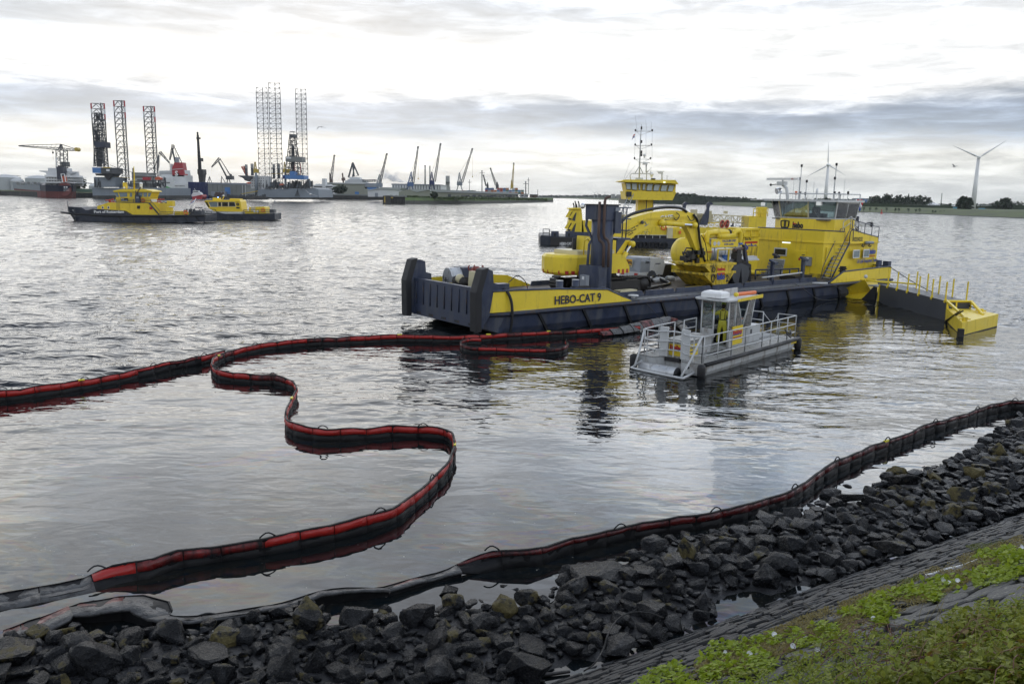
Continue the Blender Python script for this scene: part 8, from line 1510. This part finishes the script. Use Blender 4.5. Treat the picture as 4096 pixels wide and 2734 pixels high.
t = Far('floating_dock', 'blue walled floating dock between the ferry and the hangar', 'dock', 790, 794, z=0, Y=600); dw = t.b('dock_wall', M.fblue, 755, 825, 728, 794, 0, 8); t.b('dock_wall_low', M.fblue, 825, 835, 742, 794, .2, 8); [t.b('wall_rib', M.fblue, x, x+1.2, 730, 792, -.5, 0, dw) for x in range(758, 824, 7)]
t = Far('ferry_ramp', 'white ship stern section with open ramp beside the blue dock', 'ship', 845, 794, z=0, Y=605); t.e('stern', M.fw, [(829, 736), (846, 736), (852, 783), (829, 784)], 0, 10); [t.b('window', M.glassd, x, x+3, y, y+4, -.2, 0) for x, y in ((839, 752), (844, 752), (838, 759), (844, 759))]; t.b('ramp', M.fw, 826, 842, 761, 783, -1.5, -.8)
t = Far('tugboat', 'small red-hulled white tug in front of the blue dock', 'tug', 786, 797, z=0, Y=520); t.e('hull', M.fred, [(768, 787), (800, 780), (808, 778), (811, 786), (806, 797), (770, 797)], 0, 7); hs_ = t.e('house', M.fw, [(766, 784), (766, 778), (773, 770), (796, 768), (806, 779), (770, 788)], 1.5, 5.5); t.b('wheelhouse', M.fw, 772, 793, 762, 771, 2, 5); [t.b('window', M.glassd, x, x+3, 765, 769, 1.8, 2, hs_) for x in (774, 779, 784, 789)]; t.t('mast', M.fw, [(782, 762, 3), (777, 754, 3)], .8); t.tb('bow_fender', M.blk, [t.q(800, 783, -.1), t.q(811, 781, 3)], .4)
t = Far('tower_crane', 'black lattice boom lifted upright above the blue dock', 'crane', 800, 728, z=t.q(0, 0).z*0+10, Y=650)
t.e('pedestal', M.blk, [(796, 728), (792, 696), (813, 696), (810, 728)], 0, 6); t.b('cab', M.blk, 790, 813, 677, 697, -1, 6); t.p(MB().truss(t.q(800, 690, 3), t.q(791, 540, 3), 8*t.s, 16, .35, w1=4*t.s), 'boom', M.blk); t.t('boom_spine', M.blk, [(799, 690, 3), (790, 528, 3)], 3.4); t.b('boom_top', M.blk, 785, 799, 550, 556, 2, 4); t.b('cab_upper', M.blk, 793, 806, 632, 645, 1, 5); t.t('ladder', M.rig, [(806, 690, 3), (803, 640, 3)], 1.5)
def luffer(label, Y, pts_base, apex, tip, cw, house=None, z=3., m=None):
    t = Far('shipyard_crane', label, 'crane', pts_base[0], pts_base[1], z=z, Y=Y); m = m or M.rig
    bx_, by_ = pts_base; t.t('strut', m, [(cw[0]-(cw[0]-apex[0])*.04, cw[1], 0), (apex[0], apex[1], 0)], 1.6); t.t('boom', m, [(bx_+(apex[0]-bx_)*.1, by_-(by_-apex[1])*.2, 0), (apex[0]-4, apex[1]+14, 0)], 3.2)
    t.p(MB().truss(t.q(*apex), t.q(*tip), 8*t.s, 6, .2, w1=3*t.s), 'fly_jib', m); c = t.q(*cw); t.p(MB().sph(c, 5*t.s, 8, 5), 'counterweight', m)
    if house: t.b('machine_house', m, house[0], house[1], house[2], house[3], -2, 3); [t.t('portal_leg', m, [(bx_+dx*.5, house[3], 0), (bx_+dx, by_, 0)], 1.8) for dx in (-7, 7)]
    t.t('boom_tie', m, [(apex[0]+3, apex[1]+3, 0), (bx_+6, by_-(by_-apex[1])*.3, 0)], .7)
    if tip[1] < 680: t.t('hook_rope', m, [(tip[0], tip[1], 0), (tip[0], tip[1]+18, 0)], .35)
    return t
luffer('dark double-jib crane leaning over between rig leg and ferry', 690, (630, 700), (639, 607), (678, 652), (617, 672)); luffer('taller dark double-jib crane behind the red ferry funnel', 680, (706, 690), (693, 578), (679, 640), (746, 686))
luffer('grey level-luffing crane standing above the hangar roof', 670, (914, 734), (879, 633), (847, 668), (923, 700), (903, 929, 703, 718), z=6)
for x0, xt, x1, lb in ((829, 838, 848, 'small dark A-frame crane top above the dock edge'), (884, 886, 903, 'second small A-frame behind the hangar roof')): t = Far('shipyard_crane', lb, 'crane', xt, 735, z=6, Y=690); t.t('leg', M.rig, [(x0, 733, 0), (xt, 706, 0)], 1.3); t.t('leg', M.rig, [(x1, 733, 0), (xt, 706, 0)], 1.3); t.t('mast', M.rig, [(xt, 735, 0), (xt, 704, 0)], 1.)
t = Far('hangar', 'long grey-green shipyard hangar on the quay', 'building', 905, 780, z=3, Y=600); hw = t.b('wall', M.fgr, 833, 986, 737, 782, 0, 40); t.b('roof', M.mgry, 831, 988, 731, 738, -.4, 41); [t.b('wall_panel', M.fgr, x, x+17, 739, 781, -.35, 0, hw) for x in range(835, 984, 19)]; t.b('blue_door', M.skyb, 900, 921, 749, 776, -.6, -.3, hw); t.b('annex', M.mgry, 845, 900, 766, 784, -5, -1); [t.b('post', M.fw, x, x+1, 740, 790, -6, -5.6) for x in (970, 982)]
t = Far('scrap_heap', 'reddish heap of buoys and gear on the quay before the hangar', 'heap', 868, 784, z=3, Y=560); greeble(t, 'heap', M.rust, 858, 892, 767, 786, 0, 4, 60, 20, pipes=.1)
t = Far('work_pontoon', 'low dark jetty cluttered with gear below the hangar', 'jetty', 990, 796, z=0, Y=520); t.b('pontoon', M.quay, 840, 1060, 786, 797, 0, 8); greeble(t, 'gear', M.rig, 905, 1060, 776, 787, 0, 6, 80, 21, pipes=.5)
# second rig
t = Far('jack_up_rig', 'grey jack-up rig with three very tall legs, blue drill house and helideck', 'oil rig', 1130, 796, Y=540)
t.e('hull', M.hullg, [(1050, 756), (1255, 752), (1272, 757), (1276, 790), (1085, 790), (1030, 782), (1030, 760)], 0, 42); t.e('waterline_band', M.quay, [(1086, 790), (1276, 790), (1270, 797), (1090, 797)], .5, 40)
leg(t, 1038, 1081, 1030, 1073, 752, 350, 20, .13, d=14, kb=False); leg(t, 1087, 1132, 1079, 1124, 752, 331, 21, .14, d=4, kb=False); leg(t, 1192, 1233, 1184, 1227, 752, 355, 20, .13, d=10, kb=False)
wq = t.e('accommodation', M.fw, [(998, 704), (1061, 704), (1061, 756), (1004, 754)], 4, 18); [t.b('window', M.glassd, x, x+2.5, y, y+3, 3.8, 4, wq) for y in (712, 722, 732, 742) for x in range(1008, 1056, 9)]; t.t('white_leg_column', M.hullg, [(1028, 775, 3), (1028, 700, 3)], 4.5)
t.e('helideck', M.rig, [(952, 702), (992, 702), (1010, 706), (994, 726), (980, 722), (972, 712), (956, 706)], 2, 16); t.p(MB().truss(t.q(988, 705, 6), t.q(967, 666, 6), 4*t.s, 5, .2).truss(t.q(990, 700, 6), t.q(975, 664, 6), 3*t.s, 5, .2), 'orange_lattice', M.orr)
for x0, x1, y0_, y1_ in ((981, 988, 658, 704), (1004, 1012, 655, 702), (1091, 1098, 656, 715), (1112, 1118, 656, 715)): sk_ = t.b('vent_stack', M.dgry, x0, x1, y0_, y1_, 5, 7); [t.b('stack_band', M.fw, x0-.3, x1+.3, y0_+3+k*5, y0_+5+k*5, 4.9, 5, sk_) for k in range(3)]
for x0, x1, yt in ((1014, 1031, 676), (1132, 1159, 676)): cbn = t.b('crane_cab', M.ylatt, x0, x1, yt, 692, 1, 4); t.p(MB().truss(t.q(x0+8, 678, 2), t.q(x0+6, 648, 2), 8*t.s, 4, .2, w1=3*t.s), 'crane_mast', M.ylatt, parent=cbn); t.t('crane_column', M.hullg, [(x0+10, 780, 1), (x0+10, 690, 1)], 4.5, parent=cbn)
t.t('crane_boom', M.ylatt, [(1030, 764, -1), (1000, 770, -1), (965, 776, -1)], 1.6); t.b('blue_drill_house', M.skyb, 1132, 1216, 701, 716, -4, 8); t.b('blue_tower', M.skyb, 1159, 1179, 685, 702, -3, 4); t.b('blue_drill_house', M.fblue, 1131, 1140, 702, 715, -4.3, -4)
t.p(MB().truss(t.q(1176, 716, 4), t.q(1169, 548, 4), 56*t.s, 11, .30, w1=18*t.s), 'derrick', M.rig); t.b('derrick_collar', M.fgr, 1142, 1207, 627, 647, -3, 7); t.b('collar_sign', M.fw, 1145, 1164, 628, 635, -3.3, -3); t.b('crown_block', M.rig, 1157, 1180, 537, 550, 0, 6); t.b('crown_frame', M.rig, 1159, 1176, 526, 528, 1, 5); [t.t('crown_post', M.rig, [(x, 538, 2), (x, 526, 2)], .7) for x in (1160, 1175)]; greeble(t, 'derrick_piping', M.rig, 1163, 1176, 560, 700, 2, 5, 26, 22, pipes=.9); [t.t('red_riser', M.fred, [(x, 712, 1), (x, 655, 1)], 1.) for x in (1177, 1184, 1202)]
t.t('yellow_handrail', M.ylatt, [(1060, 697, 0), (1110, 694, 0), (1160, 698, 0)], .8); greeble(t, 'deck_machinery', M.rig, 1040, 1250, 715, 758, -2, 12, 170, 23, pipes=.45); greeble(t, 'grey_modules', M.hullg, 1060, 1240, 722, 756, 0, 14, 60, 24, pipes=.2)
for a, c in (((1178, 765), (1200, 765)),): 
    for x in range(1180, 1204, 6): t.t('anchor_rack', M.dgry, [(1190, 758, -.4), (x, 786, -.4)], .9)
for x, y in ((992, 730), (1124, 736)): t.e('lifeboat', M.orr, [(x-7, y+4), (x-6, y), (x+5, y-2), (x+8, y+2), (x+6, y+5)], -2, 1)
# ---- middle ground: office, sheds, cranes
t = Far('office_building', 'white office block with slim stair tower at the yard', 'building', 1290, 779, z=3, Y=760); ob = t.b('office', M.fw, 1251, 1331, 740, 780, 0, 15); t.b('stair_tower', M.fw, 1289, 1302, 714, 780, -2, 6, ob); [t.b('window_band', M.glassd, 1255, 1328, y, y+3.5, -.3, 0, ob) for y in (745, 754, 763)]; t.b('roof_house', M.fw, 1262, 1320, 736, 741, 2, 12, ob)
tree(1360, 742, 778, 54, 740, 'round dark tree before the long white yard shed', 4)
t = Far('yard_shed', 'long pale shed with a blue open gable', 'building', 1400, 780, z=3, Y=800); sh2 = t.b('wall', M.beige, 1305, 1460, 735, 781, 0, 40); t.b('roof', M.roofm, 1303, 1462, 731, 736, -1, 41); t.b('blue_gable', M.skyb, 1468, 1505, 747, 782, 0, 20); t.b('grey_gable', M.mgry, 1460, 1508, 732, 748, -.5, 30); [t.b('wall_panel', M.beige, x, x+18, 755, 780, -.3, 0, sh2) for x in range(1308, 1456, 21)]; t.b('door', M.skyb, 1420, 1436, 767, 780, -.4, -.3, sh2)
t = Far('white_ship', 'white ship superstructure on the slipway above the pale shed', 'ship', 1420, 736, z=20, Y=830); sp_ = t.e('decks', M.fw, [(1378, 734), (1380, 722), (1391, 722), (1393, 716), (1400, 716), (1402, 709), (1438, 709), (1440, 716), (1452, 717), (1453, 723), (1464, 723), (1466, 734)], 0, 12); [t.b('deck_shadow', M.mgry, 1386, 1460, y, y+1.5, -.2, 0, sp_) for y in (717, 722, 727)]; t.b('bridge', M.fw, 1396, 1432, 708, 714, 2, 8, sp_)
t.p(MB().tube([t.q(1411, 650, 3), t.q(1394, 710, 3)], 1., 4).tube([t.q(1411, 650, 3), t.q(1416, 706, 3), t.q(1434, 702, 3), t.q(1411, 650, 3)], 1., 4).tube([t.q(1418, 665, 3), t.q(1409, 712, 3)], .6, 4), 'derrick_mast', M.rig)
t = Far('conveyor', 'dark lattice gantry sticking out beside the white ship', 'gantry', 1478, 735, z=18, Y=810); t.p(MB().truss(t.q(1448, 724), t.q(1505, 722), 8*t.s, 8, .3), 'truss', M.rig); t.t('post', M.rig, [(1465, 727, 0), (1465, 740, 0)], 1.2)
t = Far('quay_wall', 'long stepped concrete jetty wall in front of the pale sheds', 'jetty', 1400, 797, z=0, Y=700); jw = t.b('wall', M.quay, 1277, 1560, 782, 799, 0, 10); t.b('parapet', M.fgr, 1277, 1500, 776, 784, 1, 9, jw); [t.b('pile', M.quay, x, x+2, 784, 798, -.6, 0, jw) for x in range(1282, 1556, 8)]; greeble(t, 'jetty_gear', M.rig, 1500, 1560, 776, 784, 1, 8, 20, 30)
def lattice_crane(label, Y, base, foot, tip, afr, hw, col, z=3., hook=None, w=8):
    t = Far('harbour_crane', label, 'crane', base[0], base[1], z=z, Y=Y); m = col
    t.p(MB().truss(t.q(*foot), t.q(*tip), w*t.s, 14, .22, w1=w*.5*t.s), 'jib', M.rig if col is not M.ylatt else col); t.p(MB().truss(t.q(base[0], foot[1]), t.q(*afr), hw*.8*t.s, 4, .3, w1=2*t.s), 'a_frame', m)
    t.b('machine_house', m, base[0]-hw*.6, base[0]+hw*.55, foot[1]-4, foot[1]+12, -2, 3); t.t('tie_rod', M.rig, [(afr[0], afr[1], 0), (tip[0]-(tip[0]-foot[0])*.25, tip[1]+(foot[1]-tip[1])*.25, 0)], .5)
    for dx in (-1, 1): t.t('portal_leg', m, [(base[0]+dx*hw*.3, foot[1]+12, 0), (base[0]+dx*hw*.62, base[1], 0)], 2.0)
    t.b('jib_head', M.rig, tip[0]-3, tip[0]+3, tip[1]-3, tip[1]+2, -1, 1)
    if hook: t.t('hook_rope', M.rig, [(tip[0]+1, tip[1], 0), (tip[0]+1, hook, 0)], .35); t.b('hook_block', M.ylatt, tip[0]-1, tip[0]+3, hook-2, hook+3, -.4, .4)
M.cblue = mat('crane_blue', (.06, .12, .26), .6)
lattice_crane('slim red-footed lattice crane left of the white ship'.replace('left of', 'before'), 820, (1323, 742), (1325, 722), (1337, 622), (1319, 692), 9, M.rust, z=8)
lattice_crane('grey-blue luffing crane with spread feet at the jetty end', 640, (1516, 783), (1519, 735), (1547, 616), (1518, 698), 20, M.hullg)
lattice_crane('blue luffing crane behind the ribbed white hall, hook hanging', 620, (1641, 758), (1652, 733), (1672, 588), (1645, 688), 20, M.cblue, z=8, hook=714)
lattice_crane('tall narrow dark blue crane tower between two chimneys', 620, (1727, 760), (1738, 726), (1762, 576), (1727, 688), 16, M.fblue, z=8)
lattice_crane('blue-grey lattice crane with steep jib and hanging hook', 640, (1838, 762), (1848, 730), (1889, 596), (1838, 691), 18, M.hullg, z=8, hook=706)
lattice_crane('thin crane jib leaning towards the far end of the container stack', 700, (1989, 756), (1984, 742), (1962, 674), (1988, 728), 10, M.rig, z=8, w=7)
lattice_crane('last upright lattice crane over the container stack', 700, (2048, 757), (2049, 742), (2055, 654), (2046, 722), 10, M.ylatt, z=8, w=7)
lattice_crane('small dim crane behind the tall lamp mast', 720, (1950, 756), (1944, 744), (1934, 702), (1951, 730), 7, M.rig, z=8, w=5)
t = Far('shipyard_crane', 'small dark crane beside the white ship bow', 'crane', 1375, 734, z=15, Y=830); t.t('mast', M.rust, [(1374, 734, 0), (1370, 692, 0)], 3); t.t('jib', M.rig, [(1372, 715, 0), (1379, 708, 0)], 1.5); t.b('cab', M.rust, 1366, 1378, 712, 722, -2, 2)
for x, w_, yt, lb in ((1700.5, 5.5, 662, 'pale concrete chimney behind the ribbed hall'), (1719.5, 5, 664, 'darker chimney partly behind the blue crane')): t = Far('chimney', lb, 'chimney', x, 758, z=4, Y=900); t.t('shaft', M.conc, [(x, 760, 0), (x, yt, 0)], [w_*.62, w_*.5], n=12); t.t('rim', M.dgry, [(x, yt+2, 0), (x, yt-1, 0)], w_*.55, n=12)
t = Far('chimney', 'cluster of three short fat stacks above the warehouse roof', 'chimney', 1790, 760, z=4, Y=900); [t.t('stack', M.conc, [(x, 760, 0), (x, 703, 0)], 2.9, n=10) for x in (1785.5, 1791.5, 1796)]; t.b('collar', M.dgry, 1782, 1799, 728, 731, -3, 3); t.b('base', M.conc, 1781, 1799, 746, 760, -4, 4)
t = Far('warehouse', 'white hall with dark vertical ribs on the headland', 'building', 1660, 765, z=4, Y=640); wl = t.b('wall', M.fw, 1568, 1760, 740, 770, 0, 60); t.b('roof', M.mgry, 1566, 1762, 736, 741, -.5, 61); [t.b('rib', M.dgry, x, x+2.5, 741, 768, -.3, 0, wl) for x in range(1572, 1760, 11)]
t = Far('warehouse', 'low white gabled shed at the start of the headland', 'building', 1530, 785, z=4, Y=610); t.e('gable', M.fw, [(1472, 787), (1470, 760), (1530, 750), (1600, 760), (1600, 787)], 0, 30); t.e('roof', M.roofm, [(1468, 762), (1530, 749), (1605, 751), (1600, 762), (1530, 757)], -.6, 31); t.b('door', M.mgry, 1500, 1512, 772, 787, -.2, 0)
t = Far('warehouse', 'very long grey-green low warehouse with pale roof running along the headland', 'building', 1800, 786, z=4, Y=585)
wa = t.e('gable_wall', M.beige, [(1595, 787), (1595, 767), (1632, 758), (1668, 768), (1668, 787)], 0, 12); t.e('gable_wall', M.beige, [(1668, 787), (1668, 768), (1708, 759), (1748, 768), (1748, 787)], .3, 12); t.e('long_wall', M.beige, [(1748, 787), (1748, 768), (2074, 777), (2074, 791)], .5, 12); t.e('roof', M.roofm, [(1632, 757), (1708, 757), (1760, 758), (2070, 772), (2076, 778), (1745, 768), (1710, 760), (1668, 769)], -.5, 12.5, wa); [t.b('door', M.dgry, x, x+12, 776+(x-1748)*.02, 789, -.0, .45, wa) for x in (1792, 1890, 1960, 2030)]
cl = [(.30, .06, .04), (.06, .10, .22), (.33, .34, .33), (.08, .16, .12), (.35, .13, .05), (.10, .22, .35), (.45, .44, .40)]; cm = [mat('container_colour', c, .6, var=.15, scale=.3) for c in cl]; cn = ['red', 'dark blue', 'grey', 'green', 'orange', 'light blue', 'cream']
rc = random.Random(9); ORD = 'first second third fourth fifth sixth seventh eighth ninth tenth eleventh twelfth thirteenth'.split()
for row, y in ((0, 776), (1, 767.5), (2, 759.5)):
    for i, x in enumerate(range(1940, 2086, 12)):
        if row == 2 and (i % 5 == 3 or x > 2060): continue
        ci = rc.randrange(7); t = Far('shipping_container', '%s container, %s from the tallest lamp mast in the %s tier' % (cn[ci], ORD[i], ('bottom', 'middle', 'top')[row]), 'container', x, y, z=4+row*1.5, Y=600, group='stacked shipping containers'); t.b('box', cm[ci], x, x+11.6, y-8, y, 0, 2.4); t.b('door_frame', cm[(ci+2) % 7], x+10.4, x+11.4, y-7.5, y-.5, -.12, 0)
for i, x in enumerate(range(1848, 1902, 11)): ci = rc.randrange(7); t = Far('shipping_container', '%s container, %s from the ribbed hall in the short low row' % (cn[ci], ORD[i]), 'container', x, 768, z=4, Y=610, group='stacked shipping containers'); t.b('box', cm[ci], x, x+10.6, 761, 769, 0, 2.4); t.b('door_frame', M.mgry, x+9.5, x+10.4, 762, 768, -.12, 0)
for x, yt, yb, bar, lb in ((1928, 683, 772, 11, 'tallest lamp mast with cross arms by the container stack'), (1878, 720, 765, 8, 'shorter lamp mast behind the low container row'), (2103, 726, 776, 10, 'stout lamp mast past the end of the warehouse'), (2114, 711, 778, 4, 'thin pale light mast at the headland tip'), (2151, 758, 786, 1, 'hair-thin pole on the headland tip')):
    t = Far('lamp_mast', lb, 'lamp post', x, yb, z=4, Y=610); t.t('mast', M.rig, [(x, yb, 0), (x, yt, 0)], 1.9 if bar > 9 else 1.); t.t('cross_arm', M.rig, [(x-bar, yt+9, 0), (x+bar, yt+9, 0)], .9); t.b('lamp_head', M.mgry, x-bar*.3, x+bar*.3, yt-1, yt+1, -.3, .3)
t = Far('stacked_goods', 'piles of crates and cars behind the grass of the headland', 'goods', 1950, 788, z=4, Y=570); greeble(t, 'goods', M.rig, 1790, 2120, 779, 788, 0, 5, 140, 33, pipes=.15)
for x0, x1, yt, lb in ((2078, 2112, 777, 'small white site hut near the headland tip'), (2120, 2150, 779, 'brown low hut at the headland tip')): t = Far('hut', lb, 'building', x0, 790, z=4, Y=640); h_ = t.b('wall', M.fw if x0 < 2100 else M.rust, x0, x1, yt, 790, 0, 8); t.b('roof', M.mgry, x0-1, x1+1, yt-2, yt, -.5, 8.5); t.b('window', M.glassd, x0+8, x0+14, yt+3, yt+8, -.1, 0, h_)
t = Far('sheet_pile_dock', 'rusty sheet-pile dolphin with timber deck at the headland start', 'dock', 1575, 816, z=0, Y=515); dp = t.b('wall', M.quay, 1532, 1562, 783, 817, 0, 10); t.b('recess', M.blk, 1562, 1620, 787, 815, 3, 4); [t.b('pile', M.quay, x, x+2.5, 793, 816, .4, 1.2, dp) for x in range(1563, 1618, 6)]; t.b('deck', M.fgr, 1540, 1620, 782, 787, 0, 9, dp); t.b('yellow_ladder', M.ylatt, 1537, 1541, 786, 810, -.3, 0, dp); t.b('yellow_sign', M.ylatt, 1564, 1572, 788, 793, .2, .4, dp); greeble(t, 'deck_timber', M.fgr, 1555, 1612, 777, 784, 1, 7, 14, 40, pipes=.1)
belt('scrub', 'scrubby bushes and tall grass along the headland edge', [(1619, 782, 790), (1680, 783, 792), (1780, 788, 795), (1850, 786, 797), (1980, 788, 798), (2090, 790, 799), (2188, 795, 803)], 560, 14, mat('scrub_green', (.06, .09, .025), .95, var=.4, scale=.3), 2600, 1.7, 6, mass=False)
tree(1737, 766, 796, 30, 550, 'dark round bush in front of the green beacon on the headland', 12, name='bush'); t = Far('beacon', 'green and white navigation beacon behind the bush', 'beacon', 1723, 790, z=3, Y=552); t.t('pole', M.fw, [(1723, 790, 0), (1723, 758, 0)], 1.6); t.t('green_band', M.hgrn, [(1723, 770, 0), (1723, 764, 0)], 1.9); t.b('lantern', M.dgry, 1721, 1725, 755, 758, -.3, .3)
t = Far('marker_platform', 'small dark marker platform in the distant river', 'beacon', 2233, 792, z=0, Y=1500); t.b('platform', M.rig, 2229, 2239, 784, 789, 0, 5); [t.t('leg', M.rig, [(x, 794, 1), (x, 788, 1)], .8) for x in (2231, 2237)]; t.t('mast', M.rig, [(2234, 785, 1), (2234, 777, 1)], .6)
# smoke
def smoke(label, blobs, Y, dens):
    m = bpy.data.materials.new('smoke'); m.use_nodes = True; t_ = NT(m.node_tree); m.node_tree.nodes.clear()
    co = t_.n('ShaderNodeTexCoord').outputs['Object']; n = t_.noise(co, .16, 5, .65, .4); d = t_.m('MULTIPLY', t_.ramp(n, [(.34, 0.), (.62, 1.)]), dens)
    t_.n('ShaderNodeOutputMaterial', {1: t_.n('ShaderNodeVolumePrincipled', {'Color': (.84, .86, .9, 1), 'Density': d, 'Anisotropy': .2}).outputs[0]})
    o0 = ony(blobs[0][0], blobs[0][1], Y); bm = bmesh.new()
    for x, y, r_ in blobs:
        p = ony(x, y, Y)-o0; s_ = Y/FOC; bmesh.ops.create_icosphere(bm, subdivisions=2, radius=r_*s_, matrix=Matrix.Translation(p) @ Matrix.Diagonal((1.25, 1, .8, 1)))
    me = bpy.data.meshes.new('smoke'); bm.to_mesh(me); bm.free(); me.materials.append(m); o = bpy.data.objects.new('smoke', me); COL.objects.link(o); o.location = o0
    rmod = o.modifiers.new('remesh', 'REMESH'); rmod.mode = 'VOXEL'; rmod.voxel_size = 3.; tag(o, label, 'smoke', kind='stuff')
smoke('rolling pale grey steam cloud drifting behind the blue cranes', [(1622, 727, 9), (1600, 724, 13), (1575, 717, 16), (1555, 706, 14), (1540, 690, 11), (1548, 678, 8), (1512, 680, 9), (1530, 715, 11), (1490, 678, 6), (1600, 690, 8), (1585, 684, 7)], 950, .3)
smoke('smaller grey smoke puff above the three stacks', [(1788, 690, 8), (1770, 678, 12), (1752, 672, 11), (1730, 664, 9), (1714, 660, 7)], 950, .2)
# gulls
M.gull = mat('gull_grey', (.30, .30, .31), .7)
for (x, y), Y, wing, lb in (((1285, 510), 90, [(-17, 8), (-10, -2), (0, -3), (9, -1), (17, 4)], 'gull with spread wings high above the yard'), ((1242, 774), 60, [(-20, -14), (-9, -3), (0, 2), (12, 5), (28, 11)], 'gull gliding low in front of the rig hull'), ((3817, 666), 80, [(-8, -9), (-4, -5), (0, 0), (7, -2), (14, -1)], 'small gull beside the nearer wind turbine')):
    p = ony(x, y, Y); t = T('gull', lb, 'bird', tuple(p)); s_ = Y/math.cos(PITCH)/FOC
    mb = MB()
    pts = [V((a*s_, 0, -b_*s_)) for a, b_ in wing]; ch = [.10, .22, .26, .20, .05]
    mb.loft([[p_+V((0, -c_*.8, 0)), p_+V((0, 0, .025)), p_+V((0, c_*.5, 0)), p_+V((0, 0, -.01))] for p_, c_ in zip(pts, ch)])
    t.p(mb, 'wings', M.gull, smooth=True); t.p(MB().loft([[(pts[2].x+math.cos(a)*r_, y_, pts[2].z-.02+math.sin(a)*r_) for a in (0, 1.05, 2.1, 3.14, 4.2, 5.2)] for y_, r_ in ((-.25, .02), (-.15, .055), (.05, .07), (.22, .03), (.3, .04))]), 'body', M.wht, smooth=True)
# ---------------------------------------------------------------- air
m = bpy.data.materials.new('haze'); m.use_nodes = True; t_ = NT(m.node_tree); m.node_tree.nodes.clear()
t_.n('ShaderNodeOutputMaterial', {1: t_.n('ShaderNodeVolumePrincipled', {'Color': (.93, .96, 1., 1), 'Density': HAZE, 'Anisotropy': .3}).outputs[0]})
hz = MB().box(-5000, 5000, -60, 8900, -2, 190).build('haze', m); hz['kind'] = 'stuff'; hz['label'] = 'thin grey-white river haze'
